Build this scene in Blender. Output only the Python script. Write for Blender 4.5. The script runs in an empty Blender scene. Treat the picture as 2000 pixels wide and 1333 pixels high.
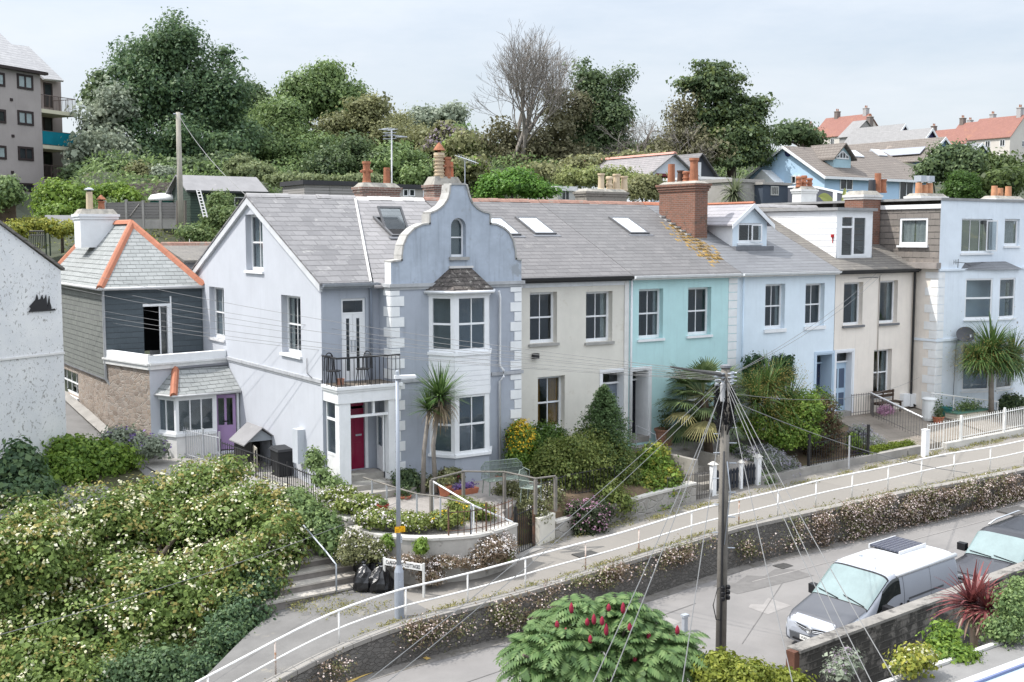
import bpy, math, random
import numpy as np
from mathutils import Vector, Matrix
from mathutils.geometry import tessellate_polygon
R_ = random.Random(7); RNG = np.random.default_rng(11)
SC = bpy.context.scene; COL = SC.collection
V = Vector
# ---------------------------------------------------------------- camera geometry
FPX = 2215.0; PIT = math.atan((666.5-462)/FPX); CP, SP = math.cos(PIT), math.sin(PIT)
RX = (.8292, -.5589); HX = (.5589, .8292)
CAM = V((-20.9286, -30.5124, 7.4))
def ray(px, py):
    a = (px-1000)/FPX; b = (666.5-py)/FPX; fw = CP+b*SP
    return V((a*RX[0]+fw*HX[0], a*RX[1]+fw*HX[1], -SP+b*CP))
def at(px, py, x=None, y=None, z=None, d=None):
    r = ray(px, py)
    if x is not None: t = (x-CAM.x)/r.x
    elif y is not None: t = (y-CAM.y)/r.y
    elif z is not None: t = (z-CAM.z)/r.z
    else: t = d
    return CAM+r*t
class Pl:
    """a plane frame: origin o, unit axes a, b, outward normal n = a x b"""
    def __init__(s, o, a, b=(0,0,1)):
        s.o=V(o); s.a=V(a).normalized(); s.b=V(b).normalized(); s.n=s.a.cross(s.b).normalized()
    def pt(s, u, v, w=0): return s.o+s.a*u+s.b*v+s.n*w
    def px(s, px, py):
        r=ray(px,py); t=(s.o-CAM).dot(s.n)/r.dot(s.n); q=CAM+r*t-s.o
        return q.dot(s.a), q.dot(s.b)
    def rect(s, x0, y0, x1, y1):
        xm,ym=(x0+x1)/2,(y0+y1)/2
        u0=s.px(x0,ym)[0]; u1=s.px(x1,ym)[0]; v0=s.px(xm,y1)[1]; v1=s.px(xm,y0)[1]
        return min(u0,u1),max(u0,u1),v0,v1
    def off(s, w): return Pl(s.o+s.n*w, s.a, s.b)
# ---------------------------------------------------------------- mesh builder
class MB:
    def __init__(s): s.v=[]; s.f=[]; s.bulk=[]
    def poly(s, pts):
        i=len(s.v); s.v+= [V(p) for p in pts]; s.f.append(tuple(range(i,i+len(pts)))); return s
    def hexa(s, p):   # 8 corners: bottom loop 0-3, top loop 4-7
        i=len(s.v); s.v+=[V(q) for q in p]
        for q in ((3,2,1,0),(4,5,6,7),(0,1,5,4),(1,2,6,5),(2,3,7,6),(3,0,4,7)): s.f.append(tuple(i+k for k in q))
        return s
    def box(s,x0,x1,y0,y1,z0,z1):
        return s.hexa([(x0,y0,z0),(x1,y0,z0),(x1,y1,z0),(x0,y1,z0),(x0,y0,z1),(x1,y0,z1),(x1,y1,z1),(x0,y1,z1)])
    def ob(s,P,u0,u1,v0,v1,w0,w1):
        return s.hexa([P.pt(u0,v0,w0),P.pt(u1,v0,w0),P.pt(u1,v0,w1),P.pt(u0,v0,w1),P.pt(u0,v1,w0),P.pt(u1,v1,w0),P.pt(u1,v1,w1),P.pt(u0,v1,w1)])
    def prism(s, pts, vec):
        vec=V(vec); n=len(pts); i=len(s.v); s.v+=[V(p) for p in pts]+[V(p)+vec for p in pts]
        s.f.append(tuple(i+k for k in reversed(range(n)))); s.f.append(tuple(i+n+k for k in range(n)))
        for k in range(n):
            j=(k+1)%n; s.f.append((i+k,i+j,i+n+j,i+n+k))
        return s
    def tube(s, pts, r0, r1=None, n=6, cap=True):
        r1=r0 if r1 is None else r1; pts=[V(p) for p in pts]; m=len(pts); i=len(s.v)
        for k,p in enumerate(pts):
            d=(pts[min(k+1,m-1)]-pts[max(k-1,0)]).normalized()
            e=d.cross(V((0,0,1)) if abs(d.z)<.95 else V((1,0,0))).normalized(); g=d.cross(e)
            r=r0+(r1-r0)*k/max(1,m-1)
            for q in range(n):
                t=2*math.pi*q/n; s.v.append(p+e*math.cos(t)*r+g*math.sin(t)*r)
        for k in range(m-1):
            for q in range(n):
                w=(q+1)%n; s.f.append((i+k*n+q,i+k*n+w,i+(k+1)*n+w,i+(k+1)*n+q))
        if cap: s.f.append(tuple(i+q for q in reversed(range(n)))); s.f.append(tuple(i+(m-1)*n+q for q in range(n)))
        return s
    def lathe(s, c, prof, n=14, axis=None):
        c=V(c); i=len(s.v); m=len(prof)
        for r,z in prof:
            for q in range(n):
                t=2*math.pi*q/n; p=V((r*math.cos(t),r*math.sin(t),z))
                if axis=='y': p=V((p.x,p.z,p.y))
                if axis=='x': p=V((p.z,p.x,p.y))
                s.v.append(c+p)
        for k in range(m-1):
            for q in range(n):
                w=(q+1)%n; s.f.append((i+k*n+q,i+k*n+w,i+(k+1)*n+w,i+(k+1)*n+q))
        s.f.append(tuple(i+q for q in reversed(range(n)))); s.f.append(tuple(i+(m-1)*n+q for q in range(n)))
        return s
    def quads(s, arr): s.bulk.append(np.asarray(arr,dtype=np.float64)); return s   # (N,4,3)
    def grid(s, g):   # list of rows of points
        i=len(s.v); m=len(g[0])
        for row in g: s.v+=[V(p) for p in row]
        for a in range(len(g)-1):
            for b in range(m-1): s.f.append((i+a*m+b,i+a*m+b+1,i+(a+1)*m+b+1,i+(a+1)*m+b))
        return s
    def build(s, name, mat, parent=None, smooth=False, org=None):
        me=bpy.data.meshes.new(name)
        o0=V(parent['_o']) if parent is not None else V(org if org is not None else (0,0,0))
        if s.bulk:
            A=np.concatenate([b.reshape(-1,3) for b in s.bulk]); k=len(s.v)
            vv=np.array([tuple(v) for v in s.v]).reshape(-1,3)
            A=np.concatenate([vv,A])-np.array(o0); nq=(len(A)-k)//4
            loops=[i for f in s.f for i in f]; tot=[len(f) for f in s.f]
            L=np.concatenate([np.array(loops,dtype=np.int32),np.arange(k,len(A),dtype=np.int32)])
            T=np.concatenate([np.array(tot,dtype=np.int32),np.full(nq,4,dtype=np.int32)])
            S=np.concatenate([[0],np.cumsum(T)[:-1]]).astype(np.int32)
            me.vertices.add(len(A)); me.vertices.foreach_set('co',A.astype(np.float32).ravel())
            me.loops.add(len(L)); me.loops.foreach_set('vertex_index',L)
            me.polygons.add(len(T)); me.polygons.foreach_set('loop_start',S); me.polygons.foreach_set('loop_total',T)
            me.update(calc_edges=True)
        else:
            me.from_pydata([tuple(v-o0) for v in s.v],[],s.f); me.update()
            uv=me.uv_layers.new(name='UVMap')
            for p in me.polygons:
                n=p.normal
                if abs(n.z)>.995: t=V((1,0,0)); b=V((0,1,0))
                else:
                    t=V((-n.y,n.x,0)).normalized(); b=n.cross(t)
                for li in p.loop_indices:
                    q=me.vertices[me.loops[li].vertex_index].co+o0
                    uv.data[li].uv=(q.dot(t),q.dot(b))
        if smooth:
            me.polygons.foreach_set('use_smooth',[True]*len(me.polygons))
        me.materials.append(mat)
        o=bpy.data.objects.new(name,me); COL.objects.link(o); o['_o']=tuple(o0)
        if parent is not None: o.parent=parent
        else: o.location=o0
        return o
    def base(s):
        P=[tuple(v) for v in s.v]; A=np.array(P).reshape(-1,3)
        if s.bulk: A=np.concatenate([A]+[b.reshape(-1,3) for b in s.bulk])
        lo,hi=A.min(0),A.max(0); return ((lo[0]+hi[0])/2,(lo[1]+hi[1])/2,lo[2])
def tag(o,label,cat,group=None):
    o['label']=label; o['category']=cat
    if group: o['group']=group
    return o
def thing(name,label,cat,loc=(0,0,0),group=None):
    o=bpy.data.objects.new(name,None); COL.objects.link(o); o.location=loc; o['_o']=tuple(loc); o.empty_display_size=.2
    return tag(o,label,cat,group)
def one(mb,name,mat,label,cat,group=None,smooth=False):
    return tag(mb.build(name,mat,None,smooth,mb.base()),label,cat,group)
def struct(mb,name,mat,kind='structure',smooth=False):
    o=mb.build(name,mat,None,smooth); o['kind']=kind; return o
def copy_tree(o,parent=None):
    c=o.copy(); COL.objects.link(c)
    if parent is not None: c.parent=parent
    for ch in list(o.children): copy_tree(ch,c)
    return c
def lerp(t,tab):
    if t<=tab[0][0]: return tab[0][1]
    for (a,b),(c,d) in zip(tab,tab[1:]):
        if t<=c: return b+(d-b)*(t-a)/(c-a)
    return tab[-1][1]
# ---------------------------------------------------------------- materials
MAT={}
class NT:
    def __init__(s,name):
        s.m=bpy.data.materials.new(name); s.m.use_nodes=True; s.t=s.m.node_tree; s.t.nodes.clear()
        s.out=s.n('ShaderNodeOutputMaterial')
    def n(s,kind,**kw):
        x=s.t.nodes.new(kind)
        for k,v in kw.items(): setattr(x,k,v)
        return x
    def set(s,sock,val):
        if hasattr(val,'is_linked') or hasattr(val,'links'): s.t.links.new(val,sock)
        elif isinstance(val,tuple) and len(val)==3 and sock.type=='RGBA': sock.default_value=(*val,1)
        else: sock.default_value=val
    def math(s,op,a,b=0,c=None,clamp=False):
        x=s.n('ShaderNodeMath',operation=op,use_clamp=clamp); s.set(x.inputs[0],a); s.set(x.inputs[1],b)
        if c is not None: s.set(x.inputs[2],c)
        return x.outputs[0]
    def mix(s,f,a,b,mode='MIX'):
        x=s.n('ShaderNodeMix',data_type='RGBA',blend_type=mode); s.set(x.inputs[0],f); s.set(x.inputs[6],a); s.set(x.inputs[7],b); return x.outputs[2]
    def noise(s,vec,scale,detail=4,rough=.6):
        x=s.n('ShaderNodeTexNoise'); s.set(x.inputs['Vector'],vec); x.inputs['Scale'].default_value=scale; x.inputs['Detail'].default_value=detail; x.inputs['Roughness'].default_value=rough; return x.outputs[0]
    def ramp(s,f,stops):
        x=s.n('ShaderNodeValToRGB'); s.set(x.inputs[0],f); e=x.color_ramp.elements
        while len(e)<len(stops): e.new(.5)
        for q,(p,c) in zip(e,stops): q.position=p; q.color=(*c,1) if len(c)==3 else c
        return x.outputs[0]
    def step(s,f,a,b):
        x=s.n('ShaderNodeMapRange',interpolation_type='SMOOTHSTEP'); s.set(x.inputs[0],f); x.inputs[1].default_value=a; x.inputs[2].default_value=b; return x.outputs[0]
    def pos(s): return s.n('ShaderNodeNewGeometry').outputs['Position']
    def mapv(s,vec,sc):
        x=s.n('ShaderNodeMapping'); s.set(x.inputs[0],vec); x.inputs[3].default_value=sc; return x.outputs[0]
    def bump(s,h,st=.3,dist=.02):
        x=s.n('ShaderNodeBump'); s.set(x.inputs['Height'],h); x.inputs['Strength'].default_value=st; x.inputs['Distance'].default_value=dist; return x.outputs[0]
    def pr(s,col,rough=.8,spec=.3,normal=None,metal=0,coat=0):
        b=s.n('ShaderNodeBsdfPrincipled'); s.set(b.inputs['Base Color'],col); s.set(b.inputs['Roughness'],rough); b.inputs['Specular IOR Level'].default_value=spec
        b.inputs['Metallic'].default_value=metal; b.inputs['Coat Weight'].default_value=coat; b.inputs['Coat Roughness'].default_value=.05
        if normal is not None: s.set(b.inputs['Normal'],normal)
        s.t.links.new(b.outputs[0],s.out.inputs[0]); return b
def mul(c,k): return tuple(min(1,x*k) for x in c)
def surf(name,col,rough=.85,var=.1,scale=1.2,streak=0,stain=None,sfrac=.6,bump=.15,bscale=40,spec=.3,metal=0,coat=0,stscale=1.5):
    """painted / mineral / metal surface: base colour, patchy variation, rain streaks, optional second-colour stains"""
    if name in MAT: return MAT[name]
    t=NT(name); p=t.pos(); n1=t.noise(p,scale,5,.65); n2=t.noise(p,scale*9,3)
    c=t.mix(t.step(n1,.3,.7),mul(col,1-var),mul(col,1+var)); c=t.mix(t.math('MULTIPLY',n2,.5),c,mul(col,1-var*1.2))
    if streak:
        st=t.noise(t.mapv(p,(7,7,.5)),1.0,4); c=t.mix(t.math('MULTIPLY',t.step(st,.5,.8),streak),c,mul(col,.45))
    if stain:
        sn=t.noise(p,stscale,6,.72); c=t.mix(t.math('MULTIPLY',t.step(sn,sfrac,sfrac+.12),.9),c,stain)
    t.pr(c,rough,spec,t.bump(t.noise(p,bscale,3),bump,.01) if bump else None,metal,coat)
    MAT[name]=t.m; return t.m
def tiles(name,c1,c2,mort,w,h,msize=.008,rough=.75,off=.5,lap=True,stain=None,sfrac=.62,stscale=1.2,bumpk=.6,var=.25,spec=.35,squash=1):
    """courses of slates, bricks or boards laid along each face's own level lines"""
    if name in MAT: return MAT[name]
    t=NT(name); uv=t.n('ShaderNodeUVMap').outputs[0]; b=t.n('ShaderNodeTexBrick'); t.set(b.inputs['Vector'],uv)
    b.inputs['Color1'].default_value=(*c1,1); b.inputs['Color2'].default_value=(*c2,1); b.inputs['Mortar'].default_value=(*(tuple(.6*x+.4*y for x,y in zip(c2,mort)) if lap else mort),1)
    b.inputs['Scale'].default_value=1; b.inputs['Mortar Size'].default_value=msize; b.inputs['Mortar Smooth'].default_value=.2; b.inputs['Brick Width'].default_value=w; b.inputs['Row Height'].default_value=h; b.offset=off; b.squash=squash
    p=t.pos(); n1=t.noise(p,.8,5,.7); n2=t.noise(p,14,3)
    c=t.mix(t.math('MULTIPLY',t.step(n1,.3,.75),.6),b.outputs[0],t.mix(.5,b.outputs[0],mul(c1,1+var)))
    c=t.mix(t.math('MULTIPLY',t.step(n2,.45,.8),.35),c,mul(c2,1-var))
    if stain:
        for st,sf,ss in (stain if isinstance(stain,list) else [(stain,sfrac,stscale)]):
            sn=t.noise(p,ss,7,.75); c=t.mix(t.math('MULTIPLY',t.step(sn,sf,sf+.1),.85),c,st)
    sx=t.n('ShaderNodeSeparateXYZ'); t.set(sx.inputs[0],uv)
    if lap:   # each course's edge and shadow painted as a dark line, broken by noise
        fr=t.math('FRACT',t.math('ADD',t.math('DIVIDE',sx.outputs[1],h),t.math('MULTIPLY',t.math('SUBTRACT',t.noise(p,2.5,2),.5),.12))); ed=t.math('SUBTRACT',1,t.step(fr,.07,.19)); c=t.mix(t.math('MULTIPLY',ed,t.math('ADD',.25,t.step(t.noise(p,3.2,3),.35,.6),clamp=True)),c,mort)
    hgt=t.math('SUBTRACT',1,b.outputs['Fac'])
    if lap: hgt=t.math('ADD',t.math('MULTIPLY',hgt,.5),t.math('SUBTRACT',1,t.math('FRACT',t.math('DIVIDE',sx.outputs[1],h))))
    hgt=t.math('ADD',hgt,t.math('MULTIPLY',n2,.35))
    t.pr(c,rough,spec,t.bump(hgt,bumpk,.02)); MAT[name]=t.m; return t.m
def rubble(name,cols,mort,scale=4,squash=1.8):
    if name in MAT: return MAT[name]
    t=NT(name); p=t.mapv(t.pos(),(1,1,squash)); dn=t.noise(p,3,3)
    vv=t.n('ShaderNodeVectorMath',operation='ADD'); t.set(vv.inputs[0],p); cx=t.n('ShaderNodeCombineXYZ'); 
    for i in range(3): t.set(cx.inputs[i],t.math('MULTIPLY',dn,.12))
    t.set(vv.inputs[1],cx.outputs[0])
    a=t.n('ShaderNodeTexVoronoi',feature='F1'); b=t.n('ShaderNodeTexVoronoi',feature='DISTANCE_TO_EDGE')
    for q in (a,b): t.set(q.inputs['Vector'],vv.outputs[0]); q.inputs['Scale'].default_value=scale
    sx=t.n('ShaderNodeSeparateColor'); t.set(sx.inputs[0],a.outputs['Color'])
    c=t.ramp(sx.outputs[0],[(i/(len(cols)-1),k) for i,k in enumerate(cols)])
    c=t.mix(t.math('MULTIPLY',t.noise(p,9,4),.7),c,mul(cols[0],.8)); e=t.step(b.outputs[0],.02,.09)
    c=t.mix(e,mort,c); t.pr(c,.9,.2,t.bump(t.math('ADD',e,t.math('MULTIPLY',t.noise(p,20,3),.5)),.8,.03)); MAT[name]=t.m; return t.m
def leafm(name,c1,c2,c3=None,trans=.35,gloss=.25,hue=.5):
    """leaves: every leaf its own shade, drifts of a second tone through the crown"""
    if name in MAT: return MAT[name]
    t=NT(name); g=t.n('ShaderNodeNewGeometry'); rnd=g.outputs['Random Per Island']; c3=c3 or mul(c1,.6)
    c=t.ramp(rnd,[(0,c3),(.45,c1),(1,c2)]); n=t.noise(g.outputs['Position'],hue,3,.6)
    c=t.mix(t.math('MULTIPLY',t.step(n,.4,.65),.55),c,t.mix(.5,c,c2))
    d=t.n('ShaderNodeBsdfPrincipled'); t.set(d.inputs['Base Color'],c); d.inputs['Roughness'].default_value=.5; d.inputs['Specular IOR Level'].default_value=gloss
    tr=t.n('ShaderNodeBsdfTranslucent'); t.set(tr.inputs[0],t.mix(.35,c,mul(c2,1.2))); mx=t.n('ShaderNodeMixShader'); mx.inputs[0].default_value=trans
    t.t.links.new(d.outputs[0],mx.inputs[1]); t.t.links.new(tr.outputs[0],mx.inputs[2]); t.t.links.new(mx.outputs[0],t.out.inputs[0]); MAT[name]=t.m; return t.m
def glassm(name='window_glass',tint=(.70,.74,.75),k=1.15):
    if name in MAT: return MAT[name]
    t=NT(name); p=t.pos(); nb=t.bump(t.noise(p,1.6,2),.25,.02)
    tr=t.n('ShaderNodeBsdfTransparent'); t.set(tr.inputs[0],tint); gl=t.n('ShaderNodeBsdfGlossy'); gl.inputs['Roughness'].default_value=.03; t.set(gl.inputs['Normal'],nb); gl.inputs[0].default_value=(.95,.97,1,1)
    ge=t.n('ShaderNodeNewGeometry'); dt=t.n('ShaderNodeVectorMath',operation='DOT_PRODUCT'); t.set(dt.inputs[0],ge.outputs['Normal']); t.set(dt.inputs[1],ge.outputs['Incoming'])
    c5=t.math('POWER',t.math('SUBTRACT',1,t.math('ABSOLUTE',dt.outputs['Value'])),5); mx=t.n('ShaderNodeMixShader'); t.set(mx.inputs[0],t.math('MULTIPLY',t.math('ADD',.045,t.math('MULTIPLY',c5,.9)),k,clamp=True))
    t.t.links.new(tr.outputs[0],mx.inputs[1]); t.t.links.new(gl.outputs[0],mx.inputs[2]); t.t.links.new(mx.outputs[0],t.out.inputs[0]); MAT[name]=t.m; return t.m
GLASS=glassm()
WHITE=surf('white_paint',(.80,.81,.82),.5,.05,3,streak=.12,bump=.05)
WOODW=surf('white_weathered',(.72,.71,.69),.7,.08,3,streak=.3,bump=.1)
DARK=surf('dark_interior',(.02,.02,.022),.9,.1)  # near-black colour stands for the darkness of unlit interiors
BLACKM=surf('black_iron',(.025,.025,.027),.5,.2,3,bump=.1,stain=(.10,.05,.03),sfrac=.7,stscale=5)
GREYM=surf('galvanised',(.42,.45,.49),.45,.08,2,metal=.3,bump=.05)
LEAD=surf('lead_grey',(.17,.175,.19),.6,.15,2)
SILLG=surf('sill_stone',(.36,.35,.33),.85,.15,4)
TERRA=surf('terracotta',(.46,.17,.10),.8,.2,3,stain=(.30,.20,.15),sfrac=.62,stscale=4)
ORANGE=surf('orange_ridge_tile',(.41,.165,.10),.75,.1,3,stain=(.5,.2,.13),stscale=4)
CURT=surf('curtain_cloth',(.78,.76,.72),.9,.12,6,bump=.2)
CONC=surf('concrete',(.32,.305,.285),.9,.15,1.5,streak=.25,stain=(.20,.19,.17),sfrac=.62,stscale=2.5,bump=.3)
# ---------------------------------------------------------------- walls and windows
def wall(house,name,P,outline,holes,mat,depth=.2):
    mb=MB(); loops=[outline]+holes; vs=[V((u,v,0)) for L in loops for u,v in L]
    pts=[P.pt(v.x,v.y) for v in vs]
    for tri in tessellate_polygon([[V((u,v,0)) for u,v in L] for L in loops]):
        a,b,c=tri
        if (pts[b]-pts[a]).cross(pts[c]-pts[a]).dot(P.n)<0: b,c=c,b
        mb.poly([pts[a],pts[b],pts[c]])
    for L in holes:
        for (u0,v0),(u1,v1) in zip(L,L[1:]+L[:1]): mb.poly([P.pt(u0,v0),P.pt(u1,v1),P.pt(u1,v1,-depth),P.pt(u0,v0,-depth)])
    return mb.build(name,mat,house)
def rl(r): u0,u1,v0,v1=r; return [(u0,v0),(u1,v0),(u1,v1),(u0,v1)]
def sash(house,P,r,back=.17,bars=1,meet=.5,fw=.085,sill=WHITE,sillh=.09,fmat=None,curtain=None,top=True,name='window',label=None,so=.07,rail=True,side='both'):
    """sash window in the hole r: frame with meeting rail and glazing bar, panes, sill, curtain"""
    u0,u1,v0,v1=r; fmat=fmat or WHITE; mb=MB(); b0=-back-.06; b1=-back
    mb.ob(P,u0,u0+fw,v0,v1,b0,b1).ob(P,u1-fw,u1,v0,v1,b0,b1).ob(P,u0+fw,u1-fw,v1-fw,v1,b0,b1).ob(P,u0+fw,u1-fw,v0,v0+fw*1.3,b0,b1)
    vm=v0+(v1-v0)*meet
    if rail: mb.ob(P,u0+fw,u1-fw,vm-.025,vm+.03,b0-.02,b1-.012)
    for k in range(bars):
        uc=u0+fw+(u1-u0-2*fw)*(k+1)/(bars+1); mb.ob(P,uc-.014,uc+.014,v0+fw*1.3,v1-fw,b0+.005,b1-.016)
    f=mb.build(name,fmat,house)
    if label: f['label']=label
    g=MB()
    segs=[(v0+fw*1.3,vm-.025),(vm+.03,v1-fw)] if rail else [(v0+fw*1.3,v1-fw)]
    for a,b in segs: g.ob(P,u0+fw,u1-fw,a,b,b0+.018,b0+.026)
    g.build('pane',GLASS,f)
    if sill is not None: MB().ob(P,u0-.06,u1+.06,v0-sillh,v0-.003,-back+.002,so).build('sill',sill,f)
    if curtain: curtain_(f,P,u0+fw,u1-fw,v0,v1,b0-.05,*curtain)
    return f
def curtain_(f,P,u0,u1,v0,v1,w,mat,parts):
    mb=MB()
    for a,b in parts:
        n=max(6,int((b-a)*16)); row=[]
        for k in range(n+1):
            u=u0+(u1-u0)*(a+(b-a)*k/n); row.append((u,.025*math.sin(k*2.2)))
        mb.grid([[P.pt(u,v0,w+d) for u,d in row],[P.pt(u,v1,w+d) for u,d in row]])
    mb.build('curtain',mat,f)
def tube_of(pts,r,n=6): return MB().tube(pts,r,n=n)
def quoins(house,P,corner_u,sgn,z0,z1,mat,h=.31,big=.42,small=.27,proud=.025,name='quoin_blocks',start=0):
    mb=MB(); z=z0; k=start
    while z<z1-.1:
        w=big if k%2 else small; a,b=sorted((corner_u,corner_u+sgn*w)); mb.ob(P,a,b,z+.012,min(z+h-.012,z1),0.0,proud); z+=h; k+=1
    return mb.build(name,mat,house)
def text_mesh(s,size,P,u,v,w,mat,parent,name='lettering',ext=.002,align='CENTER',ax=None):
    cu=bpy.data.curves.new('letters','FONT'); cu.body=s; cu.size=size; cu.align_x=align; cu.align_y='CENTER'; cu.extrude=ext
    ob=bpy.data.objects.new('letters',cu); COL.objects.link(ob); dg=bpy.context.evaluated_depsgraph_get(); dg.update()
    me=bpy.data.meshes.new_from_object(ob.evaluated_get(dg)); bpy.data.objects.remove(ob)
    o0=V(parent['_o']); 
    for x in me.vertices: x.co=P.pt(u+x.co.x,v+x.co.y,w+x.co.z)-o0
    me.name=name; me.materials.clear(); me.materials.append(mat); o=bpy.data.objects.new(name,me); COL.objects.link(o); o.parent=parent; o['_o']=tuple(o0); return o
# ================================================================ ground, road, path, steps, garden beds
ZP=[(-16,-2.6),(-11.9,-2.1),(-10.2,-1.9),(-8.4,-1.75),(-4.85,-1.62),(-.8,-1.45),(3.4,-1.3),(10.2,-1.05),(13.6,-.95),(17.4,-.85),(34,-.3)]
YR=[(-16,-9.6),(-14,-8.75),(-11.9,-7.95),(-10.2,-7.5),(-8.4,-7.3),(-4.85,-7.3),(-.8,-6.95),(3.4,-6.55),(10.2,-6.65),(13.6,-6.85),(17.4,-7.1),(34,-8)]
def zp(x): return lerp(x,ZP)
def smooth_lerp(x,tab,w=1.2): return sum(lerp(x+w*(k-2)/2,tab) for k in range(5))/5
def yr(x): return smooth_lerp(x,YR)
def yw(x): return yr(x)-lerp(x,[(-12,.33),(3,.35),(13,.95),(34,1.1)])
ZRT=[(-60,-3.4),(-16,-2.68),(-8,-2.55),(-2,-2.5),(4,-2.32),(34,-.97),(60,.2)]
def zr(x): return smooth_lerp(x,ZRT,2)
GY=[(-400,-30),(-90,-22),(-40,-8),(-24,-4.1),(-17,-3.9),(11,-3.6),(12.5,.2),(18,1.3),(24,4.2),(32,6.4),(38,7.7),(44,9.6),(50,11.3),(70,14),(120,18),(300,31),(900,40)]
def gz(x,y):
    z=lerp(y,GY)
    if y>20: z+=.055*max(0,min(x-8,70))*min(1,(y-20)/15)+ .25*math.sin(x*.21+y*.13)
    if y>15:
        l=(x-CAM.x)*RX[0]+(y-CAM.y)*RX[1]; h=(x-CAM.x)*HX[0]+(y-CAM.y)*HX[1]
        if h>50: z-=2.6*max(0,min(1,(-l/h-.37)/.03))*min(1,(h-50)/15)
    return z
GRASSM=surf('hill_grass',(.065,.075,.05),.95,.3,.3,stain=(.14,.13,.06),sfrac=.55,stscale=.25,bump=.5,bscale=8)
ASPH=None
def asphalt():
    t=NT('asphalt'); p=t.pos(); n=t.noise(p,.35,6,.65); n2=t.noise(p,55,3,.7); n3=t.noise(t.mapv(p,(.25,2.2,1)),1,4)
    c=t.mix(t.step(n,.35,.7),(.185,.177,.172),(.23,.219,.211)); c=t.mix(t.math('MULTIPLY',t.step(n3,.45,.75),.5),c,(.22,.21,.205)); c=t.mix(t.math('MULTIPLY',t.step(n2,.52,.72),.35),c,(.16,.155,.15))
    pt=t.noise(t.mapv(p,(.12,.5,1)),1,2); c=t.mix(t.math('MULTIPLY',t.step(pt,.56,.575),.35),c,(.23,.22,.215))
    t.pr(c,.9,.25,t.bump(n2,.35,.01)); return t.m
ASPH=asphalt()
PATHM=tiles('path_concrete',(.235,.218,.197),(.215,.20,.182),(.2,.185,.165),3.2,3.4,.02,.92,0,False,stain=[((.25,.23,.2),.58,.7),((.34,.30,.23),.64,1.6)],bumpk=.15,var=.08)
GRAVEL=surf('gravel',(.32,.295,.275),.95,.2,1,stain=(.24,.22,.2),sfrac=.5,stscale=26,bump=1.0,bscale=34)
SOIL=surf('garden_soil',(.14,.10,.065),.95,.25,3,stain=(.12,.16,.05),sfrac=.55,stscale=4,bump=.8,bscale=20)
PAVE=tiles('paving_slabs',(.26,.225,.19),(.22,.195,.165),(.16,.14,.11),.6,.45,.012,.9,.5,False,bumpk=.2)
OLDWALL=rubble('old_retaining_stone',[(.13,.122,.113),(.18,.168,.155),(.105,.10,.094),(.20,.185,.17)],(.115,.107,.098),6.5,1.9)
GWALL=surf('garden_wall_render',(.42,.40,.37),.95,.15,1.2,streak=.3,stain=(.17,.155,.14),sfrac=.55,stscale=1.3,bump=.4)
COPE=surf('wall_coping',(.58,.56,.52),.9,.12,2,stain=(.33,.31,.28),sfrac=.6,stscale=3,bump=.3)
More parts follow.
